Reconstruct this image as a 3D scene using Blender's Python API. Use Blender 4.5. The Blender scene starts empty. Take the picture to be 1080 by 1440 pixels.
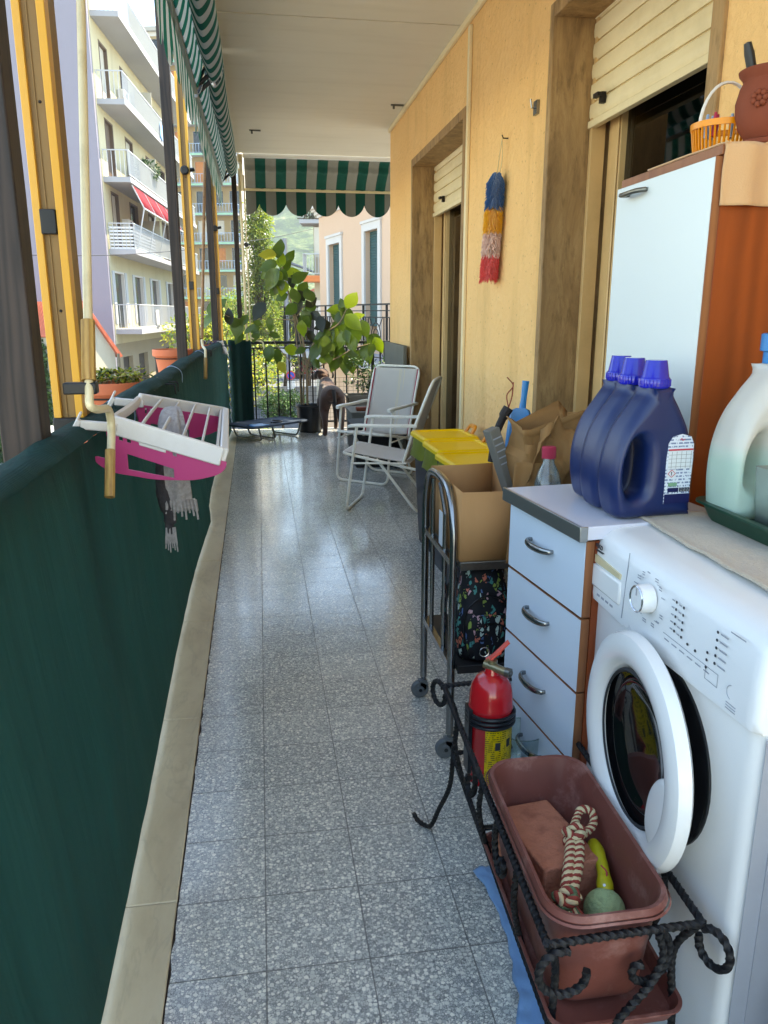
import bpy, math, random
from mathutils import Vector, Matrix, Euler
from mathutils import noise as mnoise
R = math.radians
PI = math.pi
rnd = random.Random(7)
scene = bpy.context.scene
COL = scene.collection

# ------------------------------------------------------------------ view model
FPX = 1090.0
CAMZ = 1.25
TH = math.atan(280/FPX)
PSI = math.atan(176*math.cos(TH)/FPX)
FW = Vector((math.sin(PSI)*math.cos(TH), math.cos(PSI)*math.cos(TH), -math.sin(TH)))
RT = Vector((math.cos(PSI), -math.sin(PSI), 0))
UP = RT.cross(FW)
EYE = Vector((0, 0, CAMZ))

def at(px, py, ax, val):
    """point of the sight line through a measured photo pixel where a world coordinate has the given value"""
    d = FW + RT*((px-540)/FPX) + UP*((720-py)/FPX)
    k = 'xyz'.index(ax)
    return EYE + d*((val-EYE[k])/d[k])

# ------------------------------------------------------------------ materials
def srgb(h):
    if isinstance(h, str):
        h = h.lstrip('#')
        c = [int(h[i:i+2], 16)/255 for i in (0, 2, 4)]
        return tuple((x/12.92 if x <= .04045 else ((x+.055)/1.055)**2.4) for x in c)+(1,)
    return tuple(h)+(1,) if len(h) == 3 else tuple(h)

class NT:
    def __init__(s, name):
        s.m = bpy.data.materials.new(name); s.m.use_nodes = True
        s.t = s.m.node_tree; s.t.nodes.clear()
        s.out = s.n('ShaderNodeOutputMaterial')
        s.tc = s.n('ShaderNodeTexCoord')
    def n(s, typ, **k):
        o = s.t.nodes.new(typ)
        for a, b in k.items(): setattr(o, a, b)
        return o
    def l(s, a, b): s.t.links.new(a, b)
    def set(s, sock, v):
        if isinstance(v, bpy.types.NodeSocket): s.l(v, sock)
        else: sock.default_value = v
    def mapping(s, scale=(1, 1, 1), rot=(0, 0, 0), loc=(0, 0, 0)):
        mp = s.n('ShaderNodeMapping'); s.l(s.tc.outputs['Object'], mp.inputs[0])
        mp.inputs['Scale'].default_value = scale; mp.inputs['Rotation'].default_value = rot
        mp.inputs['Location'].default_value = loc
        return mp.outputs[0]
    def noise(s, scale, detail=4, rough=.55, vec=None, dist=0):
        o = s.n('ShaderNodeTexNoise'); s.l(vec or s.tc.outputs['Object'], o.inputs['Vector'])
        o.inputs['Scale'].default_value = scale; o.inputs['Detail'].default_value = detail
        o.inputs['Roughness'].default_value = rough; o.inputs['Distortion'].default_value = dist
        return o.outputs['Fac']
    def vor(s, scale, feature='F1', out='Distance', vec=None, rand=1):
        o = s.n('ShaderNodeTexVoronoi', feature=feature); s.l(vec or s.tc.outputs['Object'], o.inputs['Vector'])
        o.inputs['Scale'].default_value = scale; o.inputs['Randomness'].default_value = rand
        return o.outputs[out]
    def wave(s, scale, dist=0, vec=None, det=2, dscale=1, dirn='X', prof='SIN'):
        o = s.n('ShaderNodeTexWave', bands_direction=dirn, wave_profile=prof)
        s.l(vec or s.tc.outputs['Object'], o.inputs['Vector'])
        o.inputs['Scale'].default_value = scale; o.inputs['Distortion'].default_value = dist
        o.inputs['Detail'].default_value = det; o.inputs['Detail Scale'].default_value = dscale
        return o.outputs['Fac']
    def math(s, op, a, b=0, c=0):
        o = s.n('ShaderNodeMath', operation=op)
        s.set(o.inputs[0], a); s.set(o.inputs[1], b)
        if op in ('MULTIPLY_ADD', 'COMPARE', 'SMOOTH_MIN', 'WRAP'): s.set(o.inputs[2], c)
        return o.outputs[0]
    def ramp(s, fac, stops, interp='LINEAR'):
        o = s.n('ShaderNodeValToRGB'); s.l(fac, o.inputs[0]); cr = o.color_ramp; cr.interpolation = interp
        while len(cr.elements) < len(stops): cr.elements.new(.5)
        for e, (p, c) in zip(cr.elements, stops): e.position = p; e.color = srgb(c)
        return o.outputs[0]
    def mix(s, fac, a, b, mode='MIX'):
        o = s.n('ShaderNodeMix', data_type='RGBA', blend_type=mode)
        s.set(o.inputs[0], fac)
        s.set(o.inputs[6], a if isinstance(a, bpy.types.NodeSocket) else srgb(a))
        s.set(o.inputs[7], b if isinstance(b, bpy.types.NodeSocket) else srgb(b))
        return o.outputs[2]
    def bump(s, h, strength=.3, dist=.01, nrm=None):
        o = s.n('ShaderNodeBump'); s.l(h, o.inputs['Height'])
        o.inputs['Strength'].default_value = strength; o.inputs['Distance'].default_value = dist
        if nrm: s.l(nrm, o.inputs['Normal'])
        return o.outputs[0]
    def bsdf(s, col, rough=.6, metal=0, normal=None, coat=0, spec=.5, trans=0, alpha=1, ior=1.45, sheen=0):
        p = s.n('ShaderNodeBsdfPrincipled')
        s.set(p.inputs['Base Color'], col if isinstance(col, bpy.types.NodeSocket) else srgb(col))
        s.set(p.inputs['Roughness'], rough); s.set(p.inputs['Metallic'], metal)
        p.inputs['Specular IOR Level'].default_value = spec
        p.inputs['Coat Weight'].default_value = coat; p.inputs['Coat Roughness'].default_value = .08
        p.inputs['Transmission Weight'].default_value = trans; p.inputs['IOR'].default_value = ior
        p.inputs['Sheen Weight'].default_value = sheen
        s.set(p.inputs['Alpha'], alpha)
        if normal: s.l(normal, p.inputs['Normal'])
        return p.outputs[0]
    def end(s, sh): s.l(sh, s.out.inputs['Surface']); return s.m

M = {}
def simple(name, col, rough=.5, metal=0, var=.12, vs=12, bump=.0, bs=80, coat=0, spec=.5, sheen=0, dirt=0, dcol='#4a4338', stretch=(1, 1, 1)):
    """a base colour broken up by uneven wear, with a fine bump"""
    t = NT(name)
    v = t.mapping(scale=stretch)
    c = srgb(col)
    d = tuple(max(0, x*(1-var)) for x in c[:3]); b = tuple(min(1, x*(1+var)) for x in c[:3])
    n1 = t.noise(vs, 5, .6, v)
    cc = t.mix(n1, d, b)
    if dirt:
        n2 = t.noise(vs*.7, 8, .7, t.mapping(scale=stretch, loc=(3.1, 1.7, .4)))
        cc = t.mix(t.math('MULTIPLY', t.ramp(n2, [(.52, (0, 0, 0)), (.72, (1, 1, 1))]), dirt), cc, dcol)
    nr = t.bump(t.noise(bs, 4, .6, v), bump, .004) if bump else None
    rr = t.math('MULTIPLY_ADD', t.noise(vs*2, 3, .5, v), .25*rough, rough*.87)
    M[name] = t.end(t.bsdf(cc, rr, metal, nr, coat, spec, sheen=sheen))
    return M[name]

# plaster of the house wall
t = NT('stucco')
big = t.noise(.9, 5, .6); fine = t.noise(42, 6, .75); pits = t.vor(30, 'F1')
base = t.mix(big, '#eeba7a', '#f6cb90')
st = t.noise(2.2, 6, .65, t.mapping(scale=(1, 1.6, .35)))
base = t.mix(t.ramp(st, [(.5, (0, 0, 0)), (.78, (.55, .55, .55))]), base, '#b98d52')
pit_shade = t.ramp(t.vor(30, 'F1', vec=t.mapping(loc=(5, 2, 1))), [(.05, (1, 1, 1)), (.16, (0, 0, 0))])
base = t.mix(t.math('MULTIPLY', pit_shade, .55), base, '#8a6538')  # dark speckle paints the shade of small pits into the colour
h = t.math('ADD', t.math('MULTIPLY', fine, .8), t.math('MULTIPLY', pits, .6))
M['stucco'] = t.end(t.bsdf(base, .85, 0, t.bump(h, .8, .014), spec=.25))

# travertine of the window surrounds
t = NT('travertine')
v = t.mapping(scale=(3, 3, .55))
n1 = t.noise(5, 8, .7, v, .6); n2 = t.noise(28, 6, .7, t.mapping(scale=(1, 1, .25)))
c = t.ramp(n1, [(.3, '#7f6242'), (.5, '#a07e55'), (.7, '#b89568')])
c = t.mix(t.ramp(n2, [(.52, (0, 0, 0)), (.72, (.7, .7, .7))]), c, '#5a452b')
M['travertine'] = t.end(t.bsdf(c, .6, 0, t.bump(n2, .35, .006), spec=.35))

# terrazzo tiles
t = NT('terrazzo')
o = t.tc.outputs['Object']
sep = t.n('ShaderNodeSeparateXYZ'); t.l(o, sep.inputs[0])
X, Y = sep.outputs[0], sep.outputs[1]
S = .205
jx = t.math('PINGPONG', t.math('ADD', X, .0345+10*S), S/2); jy = t.math('PINGPONG', t.math('ADD', Y, -1.268+40*S), S/2)
jxx = t.math('ADD', jx, t.math('LESS_THAN', X, -.15))
joint = t.math('LESS_THAN', t.math('ADD', t.math('MINIMUM', jxx, jy), t.math('MULTIPLY', t.noise(35, 3), .0012)), .0021)
cellx = t.math('FLOOR', t.math('DIVIDE', t.math('ADD', X, .0345+10*S), S)); celly = t.math('FLOOR', t.math('DIVIDE', t.math('ADD', Y, -1.268+40*S), S))
cmb = t.n('ShaderNodeCombineXYZ'); t.l(cellx, cmb.inputs[0]); t.l(celly, cmb.inputs[1])
wn = t.n('ShaderNodeTexWhiteNoise'); t.l(cmb.outputs[0], wn.inputs['Vector'])
dv = t.mapping()
warp = t.n('ShaderNodeTexNoise'); t.l(o, warp.inputs['Vector']); warp.inputs['Scale'].default_value = 130
wv = t.n('ShaderNodeMix', data_type='VECTOR'); wv.inputs[0].default_value = .0035
t.l(o, wv.inputs[4]); t.l(warp.outputs['Color'], wv.inputs[5])
wvo = wv.outputs[1]
big_e = t.vor(112, 'DISTANCE_TO_EDGE', vec=wvo); big_c = t.vor(112, 'F1', 'Color', vec=wvo)
sm_e = t.vor(230, 'DISTANCE_TO_EDGE', vec=wvo); sm_c = t.vor(230, 'F1', 'Color', vec=wvo)
bs = t.n('ShaderNodeSeparateColor'); t.l(big_c, bs.inputs[0]); ss = t.n('ShaderNodeSeparateColor'); t.l(sm_c, ss.inputs[0])
chip = t.ramp(bs.outputs[0], [(0, '#a4a7a4'), (.3, '#c4c5bf'), (.6, '#d6d5cd'), (.9, '#e6e4da'), (1, '#8a8e8e')])
small = t.ramp(ss.outputs[0], [(0, '#7c8082'), (.4, '#9ea0a0'), (.75, '#bebfba'), (.92, '#d0d0ca'), (1, '#6b6e70')])
small = t.mix(t.ramp(sm_e, [(.03, (1, 1, 1)), (.09, (0, 0, 0))]), small, '#4c5154')
big_d = t.vor(112, 'F1', 'Distance', vec=wvo)
inside = t.math('LESS_THAN', t.math('ADD', big_d, t.math('MULTIPLY', t.noise(210, 2), .22)), t.math('MULTIPLY_ADD', bs.outputs[1], .38, .30))
bigmask = t.math('MULTIPLY', t.ramp(big_e, [(.03, (0, 0, 0)), (.06, (1, 1, 1))]), inside)
c = t.mix(bigmask, small, chip)
c = t.mix(.22, c, t.mix(wn.outputs['Value'], '#888c8e', '#c2c4c2'))
c = t.mix(1, c, (1.36, 1.32, 1.24), 'MULTIPLY')
blot = t.noise(1.6, 5, .6)
c = t.mix(t.math('MULTIPLY', t.ramp(blot, [(.42, (0, 0, 0)), (.7, (1, 1, 1))]), .15), c, '#77746c')
scuff = t.noise(60, 4, .7)
c = t.mix(t.math('MULTIPLY', t.ramp(scuff, [(.6, (0, 0, 0)), (.75, (1, 1, 1))]), .25), c, '#5b5a56')
c = t.mix(t.math('MULTIPLY', joint, .8), c, '#4a4844')
rg = t.math('MULTIPLY_ADD', t.noise(6, 6, .65), .16, .09)
nr = t.bump(t.noise(14, 3, .5), .10, .004)
M['terrazzo'] = t.end(t.bsdf(c, t.math('ADD', rg, t.math('MULTIPLY', joint, .4)), 0, nr, spec=.85))

# marble edge slabs
t = NT('marble')
v = t.mapping(scale=(1.4, .6, 1), rot=(0, 0, .5))
n1 = t.noise(4, 7, .6, v, .3)
c = t.ramp(n1, [(.3, '#b8a788'), (.45, '#c8b898'), (.55, '#d2c3a3'), (.75, '#dccfb2')])
ve = t.ramp(t.noise(2.4, 5, .6, t.mapping(scale=(2.6, .6, 1), rot=(0, 0, -.6)), .5), [(.485, (0, 0, 0)), (.5, (.14, .14, .14)), (.515, (0, 0, 0))])
c = t.mix(ve, c, '#7a7262')
c = t.mix(t.ramp(t.noise(22, 6, .7), [(.6, (0, 0, 0)), (.8, (.4, .4, .4))]), c, '#8a7f68')
M['marble'] = t.end(t.bsdf(c, .42, 0, t.bump(n1, .08, .004)))

# ceiling paint
t = NT('ceiling_paint')
n1 = t.noise(1.3, 6, .65); n2 = t.noise(3, 5, .6, t.mapping(scale=(.35, 3, 1)))
c = t.mix(n1, '#d2cab8', '#ded7c7')
c = t.mix(t.ramp(n2, [(.5, (0, 0, 0)), (.75, (.4, .4, .4))]), c, '#c4bba8')
M['ceiling_paint'] = t.end(t.bsdf(c, .8, 0, t.bump(t.noise(90, 3), .1, .003), spec=.2))

# woven windbreak net, light soaks through it
t = NT('green_net')
wx = t.wave(150, 0, dirn='Y'); wz = t.wave(150, 0, dirn='Z')
w = t.math('MULTIPLY', wx, wz)
n1 = t.noise(2.2, 6, .65, t.mapping(scale=(1, 1.6, .4)))
c = t.mix(n1, (.003, .024, .020), (.010, .055, .046))
c = t.mix(t.math('MULTIPLY', w, .5), c, (.014, .09, .074))
c = t.mix(t.math('MULTIPLY', t.ramp(t.noise(7, 6, .7, t.mapping(scale=(1, 2.2, .12), loc=(2, 4, 1))), [(.48, (0, 0, 0)), (.66, (1, 1, 1))]), .16), c, (.018, .09, .074))  # lighter upright streaks paint the light on folds into the colour
folds = t.noise(3, 4, .5, t.mapping(scale=(1, 2.4, .22)))
nr = t.bump(folds, .9, .03, t.bump(w, .4, .002))
d = t.bsdf(c, .75, 0, nr, spec=.3)
tr = t.n('ShaderNodeBsdfTranslucent'); t.l(c, tr.inputs[0])
mx = t.n('ShaderNodeMixShader'); mx.inputs[0].default_value = .3; t.l(d, mx.inputs[1]); t.l(tr.outputs[0], mx.inputs[2])
M['green_net'] = t.end(mx.outputs[0])

def translucent(name, c1, c2, scale=20, fac=.4, rough=.45, tmul=1.0, stretch=(1, 1, 1), spec=.5):
    t = NT(name)
    c = t.mix(t.noise(scale, 4, .6, t.mapping(scale=stretch)), c1, c2)
    d = t.bsdf(c, rough, spec=spec)
    tr = t.n('ShaderNodeBsdfTranslucent')
    t.l(t.mix(1, c, (tmul, tmul*1.05, tmul*.5), 'MULTIPLY') if tmul != 1 else c, tr.inputs[0])
    mx = t.n('ShaderNodeMixShader'); mx.inputs[0].default_value = fac; t.l(d, mx.inputs[1]); t.l(tr.outputs[0], mx.inputs[2])
    M[name] = t.end(mx.outputs[0])

def stripes(name, axis, period, phase=0, tf=.38, cg='#0a5a48', cw='#b9bab0'):
    t = NT(name)
    sep = t.n('ShaderNodeSeparateXYZ'); t.l(t.tc.outputs['Object'], sep.inputs[0])
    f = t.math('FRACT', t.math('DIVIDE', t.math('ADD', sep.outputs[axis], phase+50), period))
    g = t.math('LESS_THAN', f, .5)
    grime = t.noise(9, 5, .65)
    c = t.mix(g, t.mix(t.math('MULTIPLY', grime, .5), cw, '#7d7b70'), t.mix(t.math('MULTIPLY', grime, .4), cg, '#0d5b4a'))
    d = t.bsdf(c, .8, 0, t.bump(t.noise(300, 2), .2, .002), spec=.2)
    tr = t.n('ShaderNodeBsdfTranslucent'); t.l(c, tr.inputs[0])
    mx = t.n('ShaderNodeMixShader'); mx.inputs[0].default_value = tf; t.l(d, mx.inputs[1]); t.l(tr.outputs[0], mx.inputs[2])
    M[name] = t.end(mx.outputs[0])
stripes('awning_cloth_long', 1, .17); stripes('awning_cloth_end', 0, .198, .085, .04, '#04352d', '#6e6e66')  # end cloth has darker colours that paint in its backlit shade

def wood(name, c1, c2, axis_scale, scale=6, rough=.4, coat=0, spec=.5, dist=3):
    t = NT(name)
    v = t.mapping(scale=axis_scale)
    n = t.noise(scale, 8, .7, v, 1.0); w = t.wave(scale*.5, dist, v, 3, 1.2, 'X')
    f = t.math('ADD', t.math('MULTIPLY', n, .65), t.math('MULTIPLY', w, .35))
    c = t.ramp(f, [(.25, c1), (.75, c2)])
    M[name] = t.end(t.bsdf(c, rough, 0, t.bump(n, .12, .003), coat, spec))
wood('cherry_veneer', '#7a3410', '#944318', (3, 3, .35), 3, .35, dist=14)
wood('cherry_edge', '#7a4526', '#96603a', (6, 6, .7), 6, .45)
wood('dark_wood', '#1a1310', '#3a2d26', (5, 5, .35), 4, .6, dist=18)
wood('raw_wood', '#8f6a36', '#b8924f', (8, 8, .6), 6, .5)
wood('handle_wood', '#9a7132', '#c39a4e', (10, 10, 1.2), 6, .4)

simple('track_paint', '#e0a53c', .35, .0, .08, 5, .05, 60, dirt=.25, dcol='#7a5a22', stretch=(1, 1, .3))
simple('track_groove', '#8a6a3a', .5, 0, .2, 8)
simple('black_iron', '#1b1b1d', .55, .3, .3, 40, .6, 120, dirt=.35, dcol='#57504a')
simple('rail_paint', '#18211f', .5, .2, .2, 20)
simple('rusty_rod', '#a07850', .6, .2, .3, 40, .3, 200, dirt=.8, dcol='#4f2b18')
simple('cream_metal', '#d8c8a0', .35, .1, .08, 10, dirt=.3, dcol='#7a6238')
simple('cream_shutter', '#e4d2aa', .45, 0, .05, 3, dirt=.25, dcol='#8e7d52', stretch=(1, 1, 1))
simple('cream_frame', '#d4b07c', .4, .1, .07, 4, dirt=.2, dcol='#6d5730')
simple('grey_frame', '#8b8472', .4, .2, .1, 6)
simple('black_plastic', '#16181b', .4, 0, .15, 12)
simple('rubber', '#2a2c2f', .7, 0, .15, 20)
simple('wheel_grey', '#5c6266', .55, 0, .1, 30)
simple('white_enamel', '#e3e3e0', .22, 0, .02, 2, coat=.3)
simple('white_panel', '#e0e1e0', .28, 0, .02, 2)
simple('knob_chrome', '#c0c2c4', .2, .9, .02, 5)
simple('ink', '#2c3036', .6)
simple('faint_ink', '#9498a0', .6)
simple('laminate_blue', '#c4d2de', .22, 0, .025, 1.5, spec=.55, dirt=.12, dcol='#8699ab')
simple('laminate_pale', '#d3dcdc', .22, 0, .02, 1.5, spec=.55)
simple('worktop', '#c9ccd8', .18, 0, .03, 4)
simple('aluminium', '#9a9a98', .3, .85, .06, 30, stretch=(1, .1, 1))
simple('steel', '#8b8d8e', .25, .95, .08, 20)
simple('tarnished', '#6d6c66', .35, .8, .2, 25, dirt=.4, dcol='#30302e')
simple('bottle_blue', '#0a2150', .38, 0, .06, 6, .04, 90, spec=.6)
simple('hollow_blue', '#122a58', .45, 0, .06, 6)
t = NT('cap_blue'); M['cap_blue'] = t.end(t.bsdf(t.mix(t.noise(30), '#0c179a', '#1c2ccc'), .12, trans=.25, coat=.4))
simple('label_white', '#cfd6da', .4, 0, .02)
simple('label_grey', '#98a7b8', .4, 0, .15, 300)
simple('label_red', '#c03a4a', .4); simple('label_navy', '#131a4a', .4); simple('label_green', '#6f9a7c', .4, 0, .3, 200); simple('label_yellow', '#d0b410', .4, 0, .08, 30)
simple('terracotta', '#b4552c', .75, 0, .12, 10, .25, 60, dirt=.3, dcol='#8a4a30', spec=.25)
simple('terracotta_light', '#c96d4a', .6, 0, .08, 8, .1, 60, dirt=.25, dcol='#e0b8a0', spec=.3)
simple('terracotta_brown', '#7c3f2c', .75, 0, .15, 10, .3, 60, spec=.25)
simple('planter_brown', '#764238', .5, 0, .12, 22, .12, 90, dirt=.45, dcol='#ba8f84')
simple('brick', '#b4735a', .9, 0, .22, 45, .9, 140, dirt=.5, dcol='#7a4434', spec=.15)
simple('yellow_plastic', '#f0c30a', .35, 0, .05, 8)
simple('orange_plastic', '#e08a10', .35, 0, .06, 8)
simple('bin_body', '#1b2230', .45, 0, .15, 8)
simple('pink_plastic', '#b8386e', .4, 0, .07, 6, dirt=.15, dcol='#8a2a55')
simple('white_plastic', '#d9d3cc', .4, 0, .05, 6, dirt=.25, dcol='#a5957c')
simple('chair_paint', '#f0ecdf', .4, 0, .04, 10, dirt=.4, dcol='#a8926a')
simple('blue_plastic', '#1077b4', .35, 0, .06, 6)
simple('cardboard', '#b98a5c', .85, 0, .06, 6, .15, 60, dirt=.2, dcol='#9a6f45', spec=.15, stretch=(1, 1, .4))
simple('cardboard_inner', '#a67a4e', .9, 0, .08, 6, .1, 60, spec=.1)
simple('kraft_paper', '#8f6840', .8, 0, .25, 14, .25, 40, spec=.2)
simple('chair_cloth', '#c6beb4', .85, 0, .05, 14, .3, 400, sheen=.2)
simple('red_trim', '#a82a44', .8)
simple('cream_cloth', '#c99f74', .9, 0, .06, 8, .3, 350, sheen=.3)
simple('towel_cloth', '#b7a893', .95, 0, .12, 30, .8, 160, sheen=.3)
simple('cot_cloth', '#2c3a4c', .7, 0, .12, 9, .2, 300)
simple('blue_rag', '#6f9cc8', .8, 0, .25, 9, .3, 200, sheen=.2)
simple('navy_cloth', '#0c1730', .8, 0, .2, 9, .3, 200)
simple('tray_green', '#0c3b2c', .35, 0, .08, 8)
simple('extinguisher_red', '#b01820', .22, 0, .05, 6, coat=.5)
simple('lever_red', '#cf4a3c', .4, 0, .08, 20)
simple('brass', '#8d8468', .35, .8, .15, 30)
simple('rope_cream', '#cdb98e', .9, 0, .15, 60, .5, 300)
simple('rope_red', '#8c3a2e', .9, 0, .2, 60, .5, 300)
simple('rope_green', '#5a6a4a', .9, 0, .2, 60, .5, 300)
simple('toy_yellow', '#a8a01a', .5, 0, .2, 60); simple('toy_green', '#98ac7c', .9, 0, .2, 90, 1, 200, dirt=.6, dcol='#5c6a48')
simple('dog_fur', '#46291a', .7, 0, .45, 9, .5, 260, sheen=.25)
simple('dog_dark', '#1f1715', .7, 0, .3, 18, .4, 200)
simple('soil', '#2b2018', .95, 0, .4, 60, .8, 80)
simple('bark', '#8f7a60', .85, 0, .2, 30, .4, 60, stretch=(1, 1, .3))
simple('tree_bark', '#4a3d30', .9, 0, .25, 12, .6, 40)
simple('trunk_grey', '#8d8a80', .7)
simple('grey_stone', '#6a675c', .8, 0, .14, 6, .3, 60, dirt=.3, dcol='#55524a')
simple('grey_crate', '#6d6a62', .7, 0, .1, 6); simple('dark_crate', '#1d1b1b', .6, 0, .2, 8)
simple('duster_blue', '#0a5694', .95, 0, .25, 60, .6, 300, sheen=.5); simple('duster_yellow', '#eeae10', .95, 0, .15, 60, .6, 300, sheen=.5)
simple('duster_pale', '#e0bcae', .95, 0, .12, 60, .6, 300, sheen=.5); simple('duster_red', '#e04a48', .95, 0, .15, 60, .6, 300, sheen=.5)
simple('knit_grey', '#a09a98', .95, 0, .55, 90, .8, 220); simple('knit_dark', '#3a3638', .95, 0, .7, 90, .5, 200)
simple('hook_dark', '#2a2522', .5, .6)

translucent('rubber_leaf', '#34481c', '#56682a', 9, .3, .25, 1.8)
translucent('pale_leaf', '#6d7e20', '#86982c', 9, .4, .3, 1.6)
translucent('dark_leaf', '#1c2a18', '#33301c', 9, .2, .3)
translucent('shrub_leaf', '#24401c', '#3e6428', 14, .3, .5, 1.6)
translucent('yellow_leaf', '#8a8a2c', '#a8a03c', 14, .4, .5, 1.4)
translucent('purple_leaf', '#2c1626', '#4a2238', 14, .2, .5)
translucent('pink_petal', '#d83a8c', '#e860a8', 30, .4, .6)
translucent('tree_leaf_a', '#3c5424', '#5c7a30', 1.2, .35, .55, 1.6)
translucent('tree_leaf_b', '#6d7c30', '#98a048', 1.2, .4, .55, 1.4)
translucent('tree_leaf_c', '#20381c', '#39562a', 1.2, .25, .6)
translucent('hedge_leaf', '#1f3a1c', '#37592a', 3, .25, .6, 1.5)
translucent('bag_green', '#6d7a30', '#98983c', 20, .3, .35)
translucent('milky_plastic', '#b9c8c0', '#d4dcd6', 6, .45, .3)
translucent('red_awning', '#8e1c28', '#b02434', 2, .45, .7)
translucent('parasol_cloth', '#7d8496', '#8e94a4', 2, .3, .7)

def see_through(name, tint, f=.25, rough=.03, body=.0, bcol='#ffffff'):
    t = NT(name)
    fr = t.n('ShaderNodeFresnel'); fr.inputs[0].default_value = 1.5
    tr = t.n('ShaderNodeBsdfTransparent'); tr.inputs[0].default_value = srgb(tint)
    gl = t.n('ShaderNodeBsdfGlossy'); gl.inputs['Roughness'].default_value = rough
    mx = t.n('ShaderNodeMixShader'); t.l(t.math('ADD', fr.outputs[0], f), mx.inputs[0])
    t.l(tr.outputs[0], mx.inputs[1]); t.l(gl.outputs[0], mx.inputs[2]); res = mx.outputs[0]
    if body:
        m2 = t.n('ShaderNodeMixShader'); m2.inputs[0].default_value = body
        t.l(res, m2.inputs[1]); t.l(t.bsdf(bcol, .3), m2.inputs[2]); res = m2.outputs[0]
    M[name] = t.end(res)
see_through('window_glass', '#5c5048', .0)
simple('dark_glass', '#0a0b0d', .04, 0, .1, 3, coat=.6)
see_through('door_glass', '#60666c', .03, .02)
see_through('clear_plastic', '#e6ecec', .05, .08, .12, '#c8d4d4')
see_through('jar_glass', '#d4e4e0', .03, .02, .05, '#9ab8b4')
see_through('cup_plastic', '#d4dcd8', .03, .15, .45, '#b8c8be')
t = NT('liquid_bottle')
sep = t.n('ShaderNodeSeparateXYZ'); t.l(t.tc.outputs['Object'], sep.inputs[0])
c = t.ramp(t.math('MULTIPLY', sep.outputs[2], 1/.3), [(.36, '#c2ddd2'), (.42, '#d2e2da'), (.47, '#dedfd9'), (1, '#e6e4de')])
d = t.bsdf(c, .3, coat=.2); tr = t.n('ShaderNodeBsdfTranslucent'); t.l(c, tr.inputs[0]); tp = t.n('ShaderNodeBsdfTransparent')
mx = t.n('ShaderNodeMixShader'); mx.inputs[0].default_value = .35; t.l(d, mx.inputs[1]); t.l(tr.outputs[0], mx.inputs[2])
m2 = t.n('ShaderNodeMixShader'); m2.inputs[0].default_value = .12; t.l(mx.outputs[0], m2.inputs[1]); t.l(tp.outputs[0], m2.inputs[2]); M['liquid_bottle'] = t.end(m2.outputs[0])

# outdoor walls
def paint(name, c1, c2, scale=.35, bump=.1, streak=.3, scol='#8a8374', rough=.9):
    t = NT(name)
    c = t.mix(t.noise(scale, 6, .65), c1, c2)
    s_ = t.noise(1.2, 6, .7, t.mapping(scale=(1.2, 1.2, .12)))
    c = t.mix(t.math('MULTIPLY', t.ramp(s_, [(.5, (0, 0, 0)), (.75, (1, 1, 1))]), streak), c, scol)
    M[name] = t.end(t.bsdf(c, rough, 0, t.bump(t.noise(14, 5, .6), bump, .02), spec=.2))
paint('lilac_wall', '#7d7b86', '#888692', .2, .05, .15, '#7b8098')
paint('cream_wall', '#b0a88c', '#bdb598', .3, .1, .35, '#8a8270')
paint('white_wall', '#b0b0ac', '#bebdb8', .3)
paint('yellow_wall', '#b59e72', '#c0a97e', .3)
paint('pink_wall', '#c2a48c', '#ccb098', .3, .05, .12, '#c09070')
paint('house_plaster', '#a8a494', '#b4b0a0', .3)
paint('concrete', '#8f8d85', '#a3a199', .5)
paint('trim_white', '#bcb8b4', '#c8c5c0', .5, .05, .15)
paint('garage_wall', '#8a8270', '#9b927d', .5)
simple('balcony_slab', '#94969a', .8, 0, .08, 1); simple('green_edge', '#7fa890', .8, 0, .1, 1)
simple('white_rail', '#a4a8ac', .5, 0, .03, 1); simple('blue_rail', '#8ea6c0', .5, 0, .05, 1)
simple('brown_shutter', '#5b4a3c', .7, 0, .15, 3); simple('orange_shutter', '#b0713a', .7, 0, .1, 3); simple('teal_shutter', '#1f4a4c', .55, 0, .1, 3)
simple('dark_pane', '#1c2226', .12, 0, .1, 2); simple('pale_curtain', '#b0aca0', .8, 0, .1, 3)
simple('dark_door', '#37302b', .7, 0, .15, 3)
simple('striped_screen', '#c4c8cc', .8)
simple('car_white', '#d2d6d8', .25, 0, .02, 2, coat=.6); simple('car_dark', '#1f3a3c', .25, .2, .05, 2, coat=.6); simple('car_red', '#8c1f22', .25, .1, .05, 2, coat=.6)
simple('tail_light', '#3a0c10', .2); simple('sign_blue', '#2348a8', .4); simple('sign_red', '#c03038', .4); simple('sign_white', '#d4d4d0', .5)
simple('lamp_post_grey', '#7b828c', .5, .4, .08, 4)
simple('orange_slab', '#c07040', .8)

t = NT('asphalt'); c = t.mix(t.noise(.25, 6, .65), '#585c60', '#70747a'); c = t.mix(t.math('MULTIPLY', t.noise(40, 4, .7), .4), c, '#565a5e')
M['asphalt'] = t.end(t.bsdf(c, .85, 0, t.bump(t.noise(60, 3), .3, .01), spec=.3))
t = NT('paving'); c = t.mix(t.noise(.5, 6, .65), '#8c8a84', '#9c9a94'); M['paving'] = t.end(t.bsdf(c, .85, 0, t.bump(t.noise(20, 3), .2, .01), spec=.2))
simple('road_paint', '#cfd0cc', .7, 0, .1, 3)
t = NT('roof_tiles')
w = t.wave(3.2, 0, dirn='Y', vec=t.mapping(rot=(0, 0, 0)))
c = t.mix(t.noise(2, 6, .7), '#9c4a3a', '#c07058'); c = t.mix(t.math('MULTIPLY', w, .25), c, '#6d3026')
M['roof_tiles'] = t.end(t.bsdf(c, .85, spec=.2))
t = NT('hill_cover')
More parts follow.
